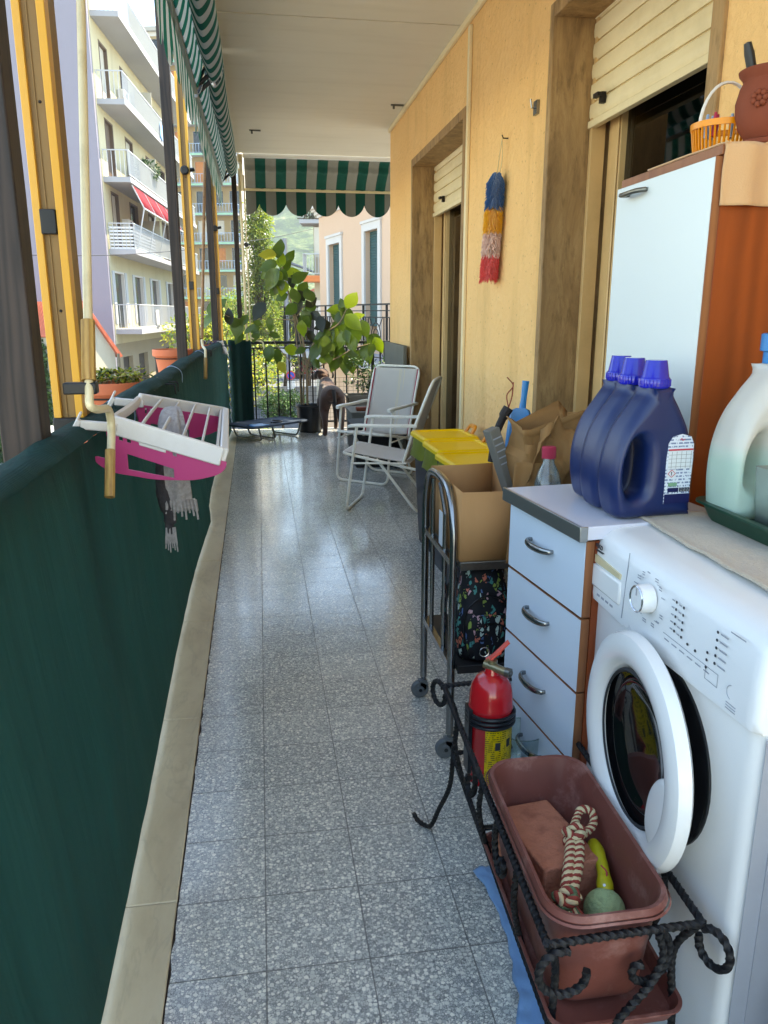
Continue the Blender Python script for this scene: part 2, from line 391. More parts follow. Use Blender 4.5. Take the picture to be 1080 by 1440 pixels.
c = t.ramp(t.noise(.09, 10, .85), [(.4, '#16240f'), (.49, '#2c4020'), (.55, '#4a5a34'), (.66, '#7d7a5c')])
M['hill_cover'] = t.end(t.bsdf(c, .95, spec=.05))

# all-over floral backpack print
t = NT('floral_print')
ca = t.vor(85, 'F1', 'Color', vec=t.mapping(scale=(1, 1, .45), rot=(.4, 0, .3))); cb = t.n('ShaderNodeSeparateColor'); t.l(ca, cb.inputs[0])
hue = t.ramp(cb.outputs[0], [(0, '#3a8a84'), (.2, '#b4ccc4'), (.4, '#c8705a'), (.55, '#4a6a9a'), (.7, '#8aa04a'), (.85, '#c8a0a8'), (1, '#2a6a74')], 'CONSTANT')
dist = t.vor(85, 'DISTANCE_TO_EDGE', vec=t.mapping(scale=(1, 1, .45), rot=(.4, 0, .3)))
msk = t.math('MULTIPLY', t.math('GREATER_THAN', cb.outputs[1], .55), t.math('GREATER_THAN', dist, .09))
msk = t.math('MULTIPLY', msk, t.math('GREATER_THAN', t.noise(90, 3), .45))
M['floral_print'] = t.end(t.bsdf(t.mix(msk, '#0d0f16', hue), .7))

# fire-safety label, worn yellow with lines of print
t = NT('print_lines')
sep = t.n('ShaderNodeSeparateXYZ'); t.l(t.tc.outputs['Object'], sep.inputs[0])
ln = t.math('GREATER_THAN', t.math('FRACT', t.math('MULTIPLY', sep.outputs[2], 160)), .5)
br = t.math('GREATER_THAN', t.noise(260, 2, .6, t.mapping(scale=(1, 1, .3))), .47)
M['print_lines'] = t.end(t.bsdf(t.mix(t.math('MULTIPLY', ln, br), '#cfd8e2', '#6d7c9c'), .4))
t = NT('print_yellow')
sep = t.n('ShaderNodeSeparateXYZ'); t.l(t.tc.outputs['Object'], sep.inputs[0])
ln = t.math('GREATER_THAN', t.math('FRACT', t.math('MULTIPLY', sep.outputs[2], 210)), .55)
br = t.math('GREATER_THAN', t.noise(200, 2, .6, t.mapping(scale=(1, 1, .3))), .5)
M['print_yellow'] = t.end(t.bsdf(t.mix(t.math('MULTIPLY', ln, br), '#d4b20c', '#4d4210'), .35))

# ------------------------------------------------------------------ mesh builder
def frames(pts, closed=False):
    pts = [Vector(p) for p in pts]; n = len(pts); tans = []
    for i in range(n):
        a = pts[(i-1) % n] if (closed or i > 0) else pts[0]
        b = pts[(i+1) % n] if (closed or i < n-1) else pts[-1]
        d = b-a
        tans.append(d.normalized() if d.length > 1e-9 else Vector((0, 0, 1)))
    u = Vector((0, 0, 1)) if abs(tans[0].z) < .9 else Vector((1, 0, 0))
    u = (u - tans[0]*u.dot(tans[0])).normalized(); us = [u]
    for i in range(1, n):
        q = tans[i-1].rotation_difference(tans[i]); u = q @ us[-1]
        u = (u - tans[i]*u.dot(tans[i])).normalized(); us.append(u)
    return pts, tans, us

def fillet(pts, r, seg=5, closed=False):
    pts = [Vector(p) for p in pts]; n = len(pts); out = []
    for i, p in enumerate(pts):
        if not closed and i in (0, n-1): out.append(p); continue
        a = pts[(i-1) % n]; b = pts[(i+1) % n]
        da, db = (a-p), (b-p); k = min(r, da.length*.48, db.length*.48)
        p0 = p+da.normalized()*k; p1 = p+db.normalized()*k
        for j in range(seg+1):
            s_ = j/seg; out.append(p0*(1-s_)**2+p*2*s_*(1-s_)+p1*s_*s_)
    return out

def spline(pts, seg=6, closed=False):
    P_ = [Vector(p) for p in pts]; n = len(P_); out = []
    rng = range(n) if closed else range(n-1)
    for i in rng:
        p1, p2 = P_[i], P_[(i+1) % n]
        p0 = P_[(i-1) % n] if (closed or i > 0) else p1*2-p2
        p3 = P_[(i+2) % n] if (closed or i < n-2) else p2*2-p1
        for j in range(seg):
            s_ = j/seg
            out.append(.5*((2*p1)+(p2-p0)*s_+(2*p0-5*p1+4*p2-p3)*s_*s_+(3*p1-p0-3*p2+p3)*s_**3))
    if not closed: out.append(P_[-1])
    return out

def arc(c, r, a0, a1, n=12, plane='xz'):
    o = []
    for i in range(n+1):
        a = R(a0+(a1-a0)*i/n); p, q = r*math.cos(a), r*math.sin(a)
        o.append(Vector(c)+(Vector((p, 0, q)) if plane == 'xz' else Vector((0, p, q)) if plane == 'yz' else Vector((p, q, 0))))
    return o

class MB:
    def __init__(s): s.v = []; s.f = []; s.mi = []; s.m = 0
    def add(s, vs, fs, mx=None):
        k = len(s.v)
        s.v += [tuple(mx @ Vector(v)) if mx else tuple(v) for v in vs]
        s.f += [tuple(i+k for i in f) for f in fs]; s.mi += [s.m]*len(fs); return s
    def box(s, x0, x1, y0, y1, z0, z1, mx=None):
        return s.add([(x0, y0, z0), (x1, y0, z0), (x1, y1, z0), (x0, y1, z0), (x0, y0, z1), (x1, y0, z1), (x1, y1, z1), (x0, y1, z1)],
                     [(0, 3, 2, 1), (4, 5, 6, 7), (0, 1, 5, 4), (1, 2, 6, 5), (2, 3, 7, 6), (3, 0, 4, 7)], mx)
    def bar(s, p, q, w, h=None, up=(0, 0, 1)):
        h = h or w; p, q = Vector(p), Vector(q); d = (q-p).normalized(); u = Vector(up)
        if abs(d.dot(u)) > .98: u = Vector((0, 1, 0)) if abs(d.y) < .9 else Vector((1, 0, 0))
        a = d.cross(u).normalized(); b = a.cross(d).normalized(); vs = []
        for c in (p, q):
            for i, j in ((-1, -1), (1, -1), (1, 1), (-1, 1)): vs.append(c+a*(w/2*i)+b*(h/2*j))
        return s.add(vs, [(0, 3, 2, 1), (4, 5, 6, 7), (0, 1, 5, 4), (1, 2, 6, 5), (2, 3, 7, 6), (3, 0, 4, 7)])
    def tube(s, pts, r, n=10, closed=False, cap=True, twist=0, sq=None, flat=1):
        pts, tans, us = frames(pts, closed); m = len(pts); rs = r if isinstance(r, (list, tuple)) else [r]*m
        vs = []; L = 0
        for i in range(m):
            if i: L += (pts[i]-pts[i-1]).length
            w = tans[i].cross(us[i])
            for j in range(n):
                a = 2*PI*j/n+L*twist; rr = rs[i]
                if sq: rr *= 1-sq*(.5+.5*math.cos(4*2*PI*j/n))
                vs.append(pts[i]+us[i]*(math.cos(a)*rr)+w*(math.sin(a)*rr*flat))
        fs = []
        for i in range(m if closed else m-1):
            for j in range(n):
                a = i*n+j; b = i*n+(j+1) % n; c = ((i+1) % m)*n+(j+1) % n; d = ((i+1) % m)*n+j
                fs.append((a, b, c, d))
        if cap and not closed: fs.append(tuple(range(n-1, -1, -1))); fs.append(tuple((m-1)*n+j for j in range(n)))
        return s.add(vs, fs)
    def lathe(s, prof, c=(0, 0, 0), n=32, mx=None, sx=1, sy=1, caps=True):
        vs = []; fs = []; c = Vector(c)
        T = mx or Matrix.Identity(4)
        for r_, z in prof:
            for j in range(n):
                a = 2*PI*j/n; vs.append(c+(T @ Vector((r_*math.cos(a)*sx, r_*math.sin(a)*sy, z))))
        for i in range(len(prof)-1):
            for j in range(n): fs.append((i*n+j, i*n+(j+1) % n, (i+1)*n+(j+1) % n, (i+1)*n+j))
        if caps:
            if prof[0][0] > 1e-6: fs.append(tuple(range(n-1, -1, -1)))
            if prof[-1][0] > 1e-6: fs.append(tuple((len(prof)-1)*n+j for j in range(n)))
        return s.add(vs, fs)
    def loft(s, rings, cap=True, closed=True):
        n = len(rings[0]); vs = [p for r_ in rings for p in r_]; fs = []
        for i in range(len(rings)-1):
            for j in range(n if closed else n-1): fs.append((i*n+j, i*n+(j+1) % n, (i+1)*n+(j+1) % n, (i+1)*n+j))
        if cap and closed: fs.append(tuple(range(n-1, -1, -1))); fs.append(tuple((len(rings)-1)*n+j for j in range(n)))
        return s.add(vs, fs)
    def sheet(s, fn, nu, nv):
        vs = [fn(i/nu, j/nv) for i in range(nu+1) for j in range(nv+1)]; fs = []
        for i in range(nu):
            for j in range(nv): a = i*(nv+1)+j; fs.append((a, a+nv+1, a+nv+2, a+1))
        return s.add(vs, fs)
    def ball(s, c, r, n=14, mx=None, sc=(1, 1, 1)):
        prof = [(max(1e-7, r*math.sin(PI*i/n)), -r*math.cos(PI*i/n)) for i in range(n+1)]
        T = (mx or Matrix.Identity(4)) @ Matrix.Diagonal((*sc, 1))
        return s.lathe(prof, c, n*2, T, caps=False)
    def prism(s, poly, d, fn):
        """poly: 2-D outline, extruded from depth 0 to d; fn(u, v, w) -> point"""
        n = len(poly); vs = [fn(u, v, 0) for u, v in poly]+[fn(u, v, d) for u, v in poly]
        fs = [tuple(range(n-1, -1, -1)), tuple(range(n, 2*n))]+[(i, (i+1) % n, n+(i+1) % n, n+i) for i in range(n)]
        return s.add(vs, fs)
    def plate(s, outlines, half, bev, mx, smooth=True, res=3, step=12):
        cu = bpy.data.curves.new('tmp', 'CURVE'); cu.dimensions = '2D'; cu.fill_mode = 'BOTH'
        cu.extrude = max(0, half-bev); cu.bevel_depth = bev; cu.bevel_resolution = res; cu.offset = -bev; cu.resolution_u = step
        for ol in outlines:
            if smooth:
                sp = cu.splines.new('BEZIER'); sp.bezier_points.add(len(ol)-1)
                for bp, p in zip(sp.bezier_points, ol):
                    bp.co = (p[0], p[1], 0)
                    tt = 'VECTOR' if len(p) > 2 else 'AUTO'
                    bp.handle_left_type = bp.handle_right_type = tt
            else:
                sp = cu.splines.new('POLY'); sp.points.add(len(ol)-1)
                for q, p in zip(sp.points, ol): q.co = (p[0], p[1], 0, 1)
            sp.use_cyclic_u = True
        return s._curve(cu, mx)
    def rounded(s, outer, hole, half, r, mx, steps=7, res=6, belly=0):
        """thick plate with one optional opening and softly rounded edges, local x-y outline, z thickness"""
        from mathutils.geometry import tessellate_polygon
        def smooth(ol):
            out = []; n = len(ol)
            for i in range(n):
                p0, p1, p2, p3 = [Vector((*ol[(i+k) % n][:2], 0)) for k in (-1, 0, 1, 2)]
                if len(ol[i]) > 2: p0 = p1*2-p2
                if len(ol[(i+1) % n]) > 2: p3 = p2*2-p1
                for j in range(res):
                    q = j/res; out.append(.5*((2*p1)+(p2-p0)*q+(2*p0-5*p1+4*p2-p3)*q*q+(3*p1-p0-3*p2+p3)*q**3))
            ar = sum(out[i].x*out[(i+1) % len(out)].y-out[(i+1) % len(out)].x*out[i].y for i in range(len(out)))
            return out if ar > 0 else out[::-1]
        loops = [smooth(outer)]+([smooth(hole)[::-1]] if hole else [])
        data = []
        for li, lp_ in enumerate(loops):
            n = len(lp_); other = loops[1-li] if len(loops) > 1 else None
            for i in range(n):
                tg_ = (lp_[(i+1) % n]-lp_[i-1]).normalized(); nn = Vector((-tg_.y, tg_.x, 0))
                ri = r
                if other: ri = min(r, .47*min((lp_[i]-q).length for q in other))
                for q in (lp_ if li == 0 else []):
                    dq = q-lp_[i]
                    if dq.length > 1e-6 and dq.dot(nn) > .8*dq.length: ri = min(ri, .45*dq.length)
                data.append((lp_[i], nn, ri))
        o_ = 0
        for lp_ in loops:
            for _ in range(5):
                rs__ = [data[o_+i][2] for i in range(len(lp_))]
                for i in range(len(lp_)):
                    a_, b_, c_ = rs__[i-1], rs__[i], rs__[(i+1) % len(lp_)]
                    data[o_+i] = (data[o_+i][0], data[o_+i][1], min(b_, (a_+b_+c_)/3))
            o_ += len(lp_)
        lens = [len(l) for l in loops]; N = sum(lens); vs = []; fs = []; lev = []
        for sgn in (1, -1):
            ks = range(steps+1) if sgn > 0 else range(steps, -1, -1)
            for k in ks:
                a = PI/2*k/steps          # k=0 face edge, k=steps outline
                zz = sgn*(half-r+r*math.cos(a)) ; row = []
                for p, nn, ri in data: q = p+nn*(ri*(1-math.sin(a))); row.append(Vector((q.x, q.y, zz)))
                lev.append(row)
        for row in lev: vs += row
        for L in range(len(lev)-1):
            o_ = 0
            for ln in lens:
                for i in range(ln):
                    a, b = o_+i, o_+(i+1) % ln; fs.append((L*N+a, (L+1)*N+a, (L+1)*N+b, L*N+b))
                o_ += ln
        polys = []; o_ = 0
        for ln in lens: polys.append([Vector((v.x, v.y, 0)) for v in lev[0][o_:o_+ln]]); o_ += ln
        if len(polys) > 1:      # join the opening to the outline with a seam, then fill
            A_, B_ = polys; best = min(((A_[i]-B_[j]).length, i, j) for i in range(len(A_)) for j in range(len(B_)))
            i0, j0 = best[1], best[2]; na, nb = len(A_), len(B_)
            idx = [(i0+k) % na for k in range(na+1)]+[na+(j0+k) % nb for k in range(nb+1)]
            seam = [[(A_+B_)[i]+Vector((1e-6*k, 0, 0)) for k, i in enumerate(idx)]]
            tri = [tuple(idx[i] for i in t3) for t3 in tessellate_polygon(seam)]
            tri = [t3 for t3 in tri if len(set(t3)) == 3]
        else: tri = tessellate_polygon(polys)
        for t3 in tri:
            fs.append(tuple(t3)); fs.append(tuple((len(lev)-1)*N+i for i in reversed(t3)))
        return s.add(vs, fs, mx)
    def text(s, body, size, mx, ext=.0006, align='CENTER', bold=0):
        cu = bpy.data.curves.new('tmp', 'FONT'); cu.body = body; cu.size = size; cu.extrude = ext; cu.align_x = align; cu.offset = bold; cu.resolution_u = 3
        return s._curve(cu, mx)
    def _curve(s, cu, mx):
        ob = bpy.data.objects.new('tmp', cu); me = bpy.data.meshes.new_from_object(ob)
        s.add([v.co.copy() for v in me.vertices], [tuple(p.vertices) for p in me.polygons], mx)
        bpy.data.objects.remove(ob); bpy.data.curves.remove(cu); bpy.data.meshes.remove(me); return s
    def build(s, name, mats, parent=None, ang=35, bevel=0, solid=0, sub=0, label=None, seg=2, soff=0):
        if not isinstance(mats, (list, tuple)): mats = [mats]
        me = bpy.data.meshes.new(name)
        off = ORG[parent] if parent is not None else None
        if off is None:
            xs, ys, zs = zip(*s.v); off = Vector(((min(xs)+max(xs))/2, (min(ys)+max(ys))/2, min(zs)))
            if s.__dict__.get('zero'): off = Vector((0, 0, 0))
        me.from_pydata([(v[0]-off.x, v[1]-off.y, v[2]-off.z) for v in s.v], [], s.f)
        for m_ in mats: me.materials.append(M[m_])
        me.polygons.foreach_set('material_index', s.mi)
        me.polygons.foreach_set('use_smooth', [True]*len(me.polygons)); me.set_sharp_from_angle(angle=R(ang)); me.update()
        o = bpy.data.objects.new(name, me); COL.objects.link(o)
        if parent is not None: o.parent = parent; ORG[o] = off
        else: o.location = off; ORG[o] = off
        if solid: md = o.modifiers.new('thickness', 'SOLIDIFY'); md.thickness = solid; md.offset = soff
        if bevel: md = o.modifiers.new('edge', 'BEVEL'); md.width = bevel; md.segments = seg; md.limit_method = 'ANGLE'; md.angle_limit = R(40); md.harden_normals = False
        if sub: md = o.modifiers.new('smooth', 'SUBSURF'); md.levels = sub; md.render_levels = sub
        if label: o['label'] = label
        return o
ORG = {}
def zero(mb): mb.zero = True; return mb
def thing(name, label, cat, loc=(0, 0, 0), group=None):
    o = bpy.data.objects.new(name, None); COL.objects.link(o); o.location = loc; o.empty_display_size = .1
    o['label'] = label; o['category'] = cat
    if group: o['group'] = group
    ORG[o] = Vector(loc); return o
def tag(o, label, cat, group=None):
    o['label'] = label; o['category'] = cat
    if group: o['group'] = group
    return o
def struct(o): o['kind'] = 'structure'; return o
def copy_tree(o, parent=None):
    c = o.copy(); COL.objects.link(c); c.parent = parent
    for ch in [x for x in COL.objects if x.parent == o and x is not c]: copy_tree(ch, c)
    return c
def place(o, loc, rz=0, label=None):
    o.location = loc; o.rotation_euler = (0, 0, rz)
    if label: o['label'] = label
    return o
def RX(a): return Matrix.Rotation(R(a), 4, 'X')
def RY(a): return Matrix.Rotation(R(a), 4, 'Y')
def RZ(a): return Matrix.Rotation(R(a), 4, 'Z')
def TR(*p): return Matrix.Translation(Vector(p[0] if len(p) == 1 else p))
def basis(o, x, y):
    x = Vector(x).normalized(); y = Vector(y); z = x.cross(y).normalized(); y = z.cross(x)
    m = Matrix((x, y, z)).transposed().to_4x4(); return TR(o) @ m

def leaf(mb, base, d, up, L, W, curl=.15, fold=.12, pts=7, tip=1.0):
    """one leaf blade of base point, direction, face normal, length and width"""
    d = Vector(d).normalized(); up = Vector(up); sd = d.cross(up)
    if sd.length < 1e-3: sd = d.cross(Vector((1, .3, .2)))
    sd.normalize(); up = sd.cross(d).normalized(); vs = []; fs = []
    for i in range(pts+1):
        s_ = i/pts; w = W/2*math.sin(PI*min(1, s_*.96+.02)**(.8*tip)); c = Vector(base)+d*(L*s_)-up*(curl*L*s_*s_)
        vs += [c-sd*w+up*(fold*w), c, c+sd*w+up*(fold*w)]
    for i in range(pts): a = i*3; fs += [(a, a+1, a+4, a+3), (a+1, a+2, a+5, a+4)]
    mb.add(vs, fs)

def leaf_cloud(mb, c, rad, n, L, W, r_, hollow=.35, mats=(0,)):
    for _ in range(n):
        while True:
            p = Vector((r_.uniform(-1, 1), r_.uniform(-1, 1), r_.uniform(-1, 1)))
            if hollow < p.length <= 1: break
        q = Vector(c)+Vector((p.x*rad[0], p.y*rad[1], p.z*rad[2]))
        d = (p+Vector((r_.uniform(-.8, .8), r_.uniform(-.8, .8), r_.uniform(-.9, .5)))).normalized()
        mb.m = r_.choice(mats); u = Vector((r_.uniform(-1, 1), r_.uniform(-1, 1), 1)); k = r_.uniform(.7, 1.25)
        sd = d.cross(u).normalized()*(W*k/2); e = d*(L*k)
        mb.add([q, q+e*.5+sd, q+e, q+e*.5-sd], [(0, 1, 2, 3)])
HAZE = True
EXPO = 2.8
# ================================================================== BALCONY SHELL
Y0, YW, YE = -2.6, 6.70, 8.62      # behind the camera, end of the house wall, end railing
XW = 1.10
YC = .25      # slab above cut short, like wall and awning, to let sky light in
def railx(y): return -.455 if y < 5 else -.455+.125*((y-5)/3.6)
m = zero(MB()); m.box(-.30, 1.48, Y0, YE+.06, -.18, 0)
struct(m.build('balcony_floor', 'terrazzo'))
# marble edge, individual slabs with open joints
m = zero(MB()); js = [Y0]+[-1.72, -.92, -.12, .68, 1.48, 2.285, 3.10, 3.92, 4.74, 5.55, 6.36, 7.2, 8.0, YE+.06]
def kr(y): return -.2235-.0073*(y-1.18)
for a, b in zip(js, js[1:]):
    a += .0012; b -= .0012
    m.add([(-.60, a, -.17), (kr(a), a, -.17), (kr(b), b, -.17), (-.60, b, -.17), (-.60, a, .006), (kr(a), a, .006), (kr(b), b, .006), (-.60, b, .006)], [(0, 3, 2, 1), (4, 5, 6, 7), (0, 1, 5, 4), (1, 2, 6, 5), (2, 3, 7, 6), (3, 0, 4, 7)])
struct(m.build('marble_edge', 'marble', bevel=.003))
m = zero(MB())
m.sheet(lambda u, v: (kr(-2+10.6*u)-.001+.0015*mnoise.noise(Vector((u*160, 0, 3)))+v*(.0045+.0045*mnoise.noise(Vector((u*240, 3, 1)))), -2+10.6*u, .0016), 600, 1)
struct(m.build('edge_joint', 'soil', ang=80))
m = zero(MB())
zc = 2.68
m.box(-.19, 3.3, YC, 4.355, zc, zc+.2); m.box(-.19, 3.3, 4.372, 7.86, zc, zc+.2); m.box(-.17, 3.3, 4.355, 4.372, zc+.012, zc+.18)  # carried far right past the wall, unseen, to keep sun off the floor
struct(m.build('ceiling', 'ceiling_paint'))

# house wall with two openings
W1a, W1b, W1t = 1.93, 3.005, 2.285
W2a, W2b, W2t = 4.30, 5.69, 2.235
hw = thing('house_wall', 'ochre stucco house wall along the balcony, with travertine surrounds and cream trim', 'wall', (XW, 2, 0))
m = MB()
XO = 1.42
for a, b, z0, z1 in ((-.3, W1a, 0, zc), (W1b, W2a, 0, zc), (W2b, YW, 0, zc), (W1a, W1b, W1t, zc), (W2a, W2b, W2t, zc)): m.box(XW, XO, a, b, z0, z1)
m.build('plaster', 'stucco', hw)
m = MB()   # trim where wall meets ceiling, and the cable duct
m.box(1.078, 1.099, -.3, YW, zc-.032, zc-.002)
m.build('ceiling_trim', 'cream_shutter', hw, bevel=.004)
m = MB(); m.box(1.082, 1.099, 4.18, 4.205, .02, zc-.05); m.box(1.086, 1.099, 4.215, 4.228, .02, zc-.05)
m.build('cable_duct', 'cream_shutter', hw, bevel=.003)
m = MB()
m.box(1.0995, 1.097, -.3, W1a-.06, 0, .09); m.box(1.0995, 1.088, W1b+.02, W2a, 0.001, .09); m.box(1.0995, 1.088, W2b, YW, .001, .09)
m.build('skirting', 'marble', hw)
m = MB(); m.tube([(1.10, 3.17, 2.02), (1.075, 3.17, 2.02), (1.07, 3.17, 2.05)], .004); m.box(1.088, 1.0995, 3.15, 3.19, 1.995, 2.045)
m.build('wall_hook', 'steel', hw)
# room behind the openings
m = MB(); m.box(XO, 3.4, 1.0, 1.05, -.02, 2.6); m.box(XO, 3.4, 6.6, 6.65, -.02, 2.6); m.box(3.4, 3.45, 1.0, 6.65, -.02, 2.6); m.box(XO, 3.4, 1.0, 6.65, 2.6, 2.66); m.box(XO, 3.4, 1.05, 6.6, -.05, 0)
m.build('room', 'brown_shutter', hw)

def french_window(a, b, top, label, shutter_bottom, sl):
    w = thing('french_window', label, 'window', (1.26, (a+b)/2, 0), 'french windows onto the balcony')
    # stone surround: head, far and near cheek, each proud of the plaster
    m = MB(); m.box(XW-.012, 1.30, a, b, top-.005, top+.045); m.build('stone_lintel', 'travertine', w, bevel=.004)
    for y0, y1 in ((b, b+.04), (a-.05, a)):
        m = MB(); m.box(XW-.012, 1.34, y0-.002, y1, 0, top+.045 if y0 == b else top+.045); m.build('stone_jamb', 'travertine', w, bevel=.004)
    # side guide channels
    m = MB()
    for y in (b-.028, a+.004): m.box(1.245, 1.30, y, y+.022, 0, top-.004)
    m.build('guide_channel', 'cream_frame', w, bevel=.002)
    # roller shutter of interlocking slats
    m = MB(); z = shutter_bottom; h = .067; k = 0
    while z < top:
        z1 = min(z+h-.005, top); pr = [(1.250, z), (1.243, z+.012), (1.241, (z+z1)/2), (1.243, z1-.008), (1.252, z1), (1.262, z1), (1.262, z)]
        m.prism([(p[0], p[1]) for p in pr], b-a-.01, lambda u, v, d: (u, a+.005+d, v))
        m.box(1.258, 1.266, a+.01, b-.01, z1-.001, z1+.007)
        z += h; k += 1
    sh = m.build('roller_shutter', 'cream_shutter', w)
    m = MB(); m.box(1.236, 1.262, a+.006, b-.006, shutter_bottom-.028, shutter_bottom-.002); m.build('bottom_rail', 'cream_shutter', sh, bevel=.003)
    for fy in (.13, .93) if sl else (.25, .8):
        y = b-(b-a)*fy
        m = MB(); m.bar((1.238, y, shutter_bottom+.055), (1.21, y, shutter_bottom+.055), .014, .012); m.bar((1.21, y-.02, shutter_bottom+.055), (1.21, y+.02, shutter_bottom+.055), .014, .014)
        m.box(1.222, 1.24, y-.01, y+.01, shutter_bottom+.03, shutter_bottom+.066)
        m.build('stop_block', 'hook_dark', sh)
    # casement frame: stiles and rails
    fx0, fx1 = 1.31, 1.37; fr = 'cream_frame' if sl else 'cream_frame'
    m = MB()
    m.box(fx0, fx1, b-.075, b-.035, 0, top-.002); m.box(fx0, fx1, a+.0, a+.05, 0, top-.002); m.box(fx0, fx1, a+.05, b-.075, top-.06, top-.002)
    m.build('frame', fr, w, bevel=.004)
    mid = (a+b)/2
    def leafd(y0, y1):
        m = MB(); s_ = .085
        m.box(fx0-.012, fx1-.012, y0, y0+s_, .02, top-.07); m.box(fx0-.012, fx1-.012, y1-s_, y1, .02, top-.07)
        m.box(fx0-.012, fx1-.012, y0+s_, y1-s_, .02, .26); m.box(fx0-.012, fx1-.012, y0+s_, y1-s_, top-.16, top-.07)
        for y in (y0+s_-.014, y1-s_+.004): m.box(fx0-.020, fx0-.013, y, y+.010, .26, top-.16)
        c = m.build('casement', fr, w, bevel=.006)
        m = MB(); m.box(fx0+.012, fx0+.018, y0+s_-.004, y1-s_+.004, .255, top-.155); m.build('pane', 'window_glass', c)
        return c
    if sl: leafd(a+.052, b-.078)
    else:
        leafd(mid+.01, b-.08); leafd(a+.05, mid-.0)
    m = MB(); m.box(XW-.02, 1.40, a-.0, b, -.0, .018); m.build('threshold', 'marble', w, bevel=.004)
    return w
french_window(W1a, W1b, W1t, 'near french window behind the tall white cabinet, its cream roller shutter lowered a third', 1.94, True)
french_window(W2a, W2b, W2t, 'far french window beyond the yellow bins, narrow in view, cream shutter half lowered', 1.93, False)

# lamp socket stubs on the ceiling
for p, l in (((.0, 6.9, zc), 'small dark bracket under the ceiling beside the striped side awning'), ((1.0, 5.95, zc), 'small dark bracket under the ceiling above the far wall corner')):
    m = MB(); m.box(p[0]-.02, p[0]+.07, p[1]-.01, p[1]+.01, zc-.010, zc-.001); m.tube([(p[0]+.0, p[1], zc-.010), (p[0]+.0, p[1], zc-.03)], .008)
    tag(m.build('ceiling_bracket', 'tarnished'), l, 'bracket')

# ================================================================== RAILINGS
lr = thing('balcony_railing', 'dark iron balcony railing along the open side, mostly hidden behind the green net', 'railing', (-.5, 3, 0))
m = MB(); pts = [(railx(y)-.055, y, .93) for y in (-.35, 1.2, 2.5, 5, 7, YE)]
for p, q in zip(pts, pts[1:]): m.bar(p, q, .045, .03)
for p, q in zip(pts, pts[1:]): m.bar((p[0], p[1], .10), (q[0], q[1], .10), .03, .015)
m.build('handrail', 'rail_paint', lr)
m = MB(); y = -.33
while y < YE: m.bar((railx(y)-.055, y, .10), (railx(y)-.055, y, .915), .014); y += .13
m.build('balusters', 'rail_paint', lr)

er = thing('end_railing', 'dark iron railing closing the far end of the balcony, wire mesh on its lower half', 'railing', (.5, YE, 0))
m = MB(); m.box(-.34, 1.46, YE-.02, YE+.02, .925, .955); m.box(-.34, 1.46, YE-.012, YE+.012, .875, .890); m.box(-.34, 1.46, YE-.012, YE+.012, .07, .09)
m.build('handrail', 'black_iron', er, bevel=.003)
x = -.32
while x < 1.46:
    m = MB(); m.bar((x, YE, .09), (x, YE, .876), .016); m.build('baluster', 'black_iron', er); x += .125
m = MB()
for i in range(2): m.box(1.20+.24*i, 1.235+.24*i, YE-.03, YE-.0125, 0, .92)
m.build('post', 'black_iron', er)
m = MB(); zz = .08
while zz < .56: m.tube([(-.3, YE-.018, zz), (1.45, YE-.018, zz)], .0016, 4); zz += .048
x = -.3
while x < 1.45: m.tube([(x, YE-.021, .08), (x, YE-.021, .56)], .0016, 4); x += .052
m.build('wire_mesh', 'rail_paint', er)
m = MB(); m.bar((1.46, YE, .94), (1.46, YW+.0, .94), .04, .03)
y = YW+.1
while y < YE: m.bar((1.46, y, .0), (1.46, y, .93), .014); y += .13
m.build('return_rail', 'black_iron', er)

# ------------------------------------------------------------------ the green net
def lerp_table(tab, y):
    if y <= tab[0][0]: return tab[0][1]
    for (a, va), (b, vb) in zip(tab, tab[1:]):
        if y <= b: s_ = (y-a)/(b-a); return va+(vb-va)*s_
    return tab[-1][1]
TB = [(-.5, -.325), (1.18, -.327), (1.87, -.335), (2.76, -.353), (3.46, -.360), (3.87, -.357), (4.3, -.347), (4.66, -.337), (4.86, -.352), (5.06, -.372), (5.5, -.385), (6.8, -.392), (8.3, -.34)]
TT = [(-.5, -.425), (1.29, -.421), (1.75, -.424), (2.19, -.421), (2.93, -.428), (3.7, -.415), (5.0, -.423), (6.77, -.389), (8.3, -.345)]
def net(u, v):
    y = -.35+(8.5+.35)*u; xb = lerp_table(TB, y); xt = lerp_table(TT, y)
    z = .02+.93*v
    x = xb+(xt-xb)*v**.9
    b = math.sin(PI*v)*(.012*math.sin(y*5.1)+.008*math.sin(y*11.7+1)+.02*mnoise.noise(Vector((y*1.3, v*2, 3))))
    x += b*min(1, v*3) + (.0015+.004*min(1, v*4))*mnoise.noise(Vector((y*9, v*1.2, 7)))+.0025*min(1, v*5)*mnoise.noise(Vector((y*28, v*2.5, 1)))
    return (x, y, z)
gn = thing('green_net', 'long dark green windbreak net hung over the left balcony railing', 'net', (-.42, 3, 0))
m = MB(); m.sheet(net, 330, 26); m.build('net_sheet', 'green_net', gn, ang=80)
m = MB()   # rolled top hem folded over the rail, loose outer flap
def hem(u, v):
    y = -.35+(8.45+.35)*u; xt = lerp_table(TT, y); a = PI*v
    sag = .010*mnoise.noise(Vector((y*1.7, 0, 2)))+.006*mnoise.noise(Vector((y*7, v*3, 2)))
    dz = -.03 if v > .9 else 0
    return (xt-.046+.048*math.cos(a)+sag, y, .95+.026*math.sin(a)+sag*1.2+dz)
m.sheet(hem, 300, 10); m.build('top_hem', 'green_net', gn, ang=80)
m = MB()
for y0 in (1.16, 2.62, 4.2, 5.9): m.tube(spline([(lerp_table(TT, y0)-.1, y0, .93), (lerp_table(TT, y0)-.05, y0+.01, .983), (lerp_table(TT, y0)+.006, y0+.02, .95), (lerp_table(TT, y0)+.002, y0+.035, .87)]), .0022, 6)
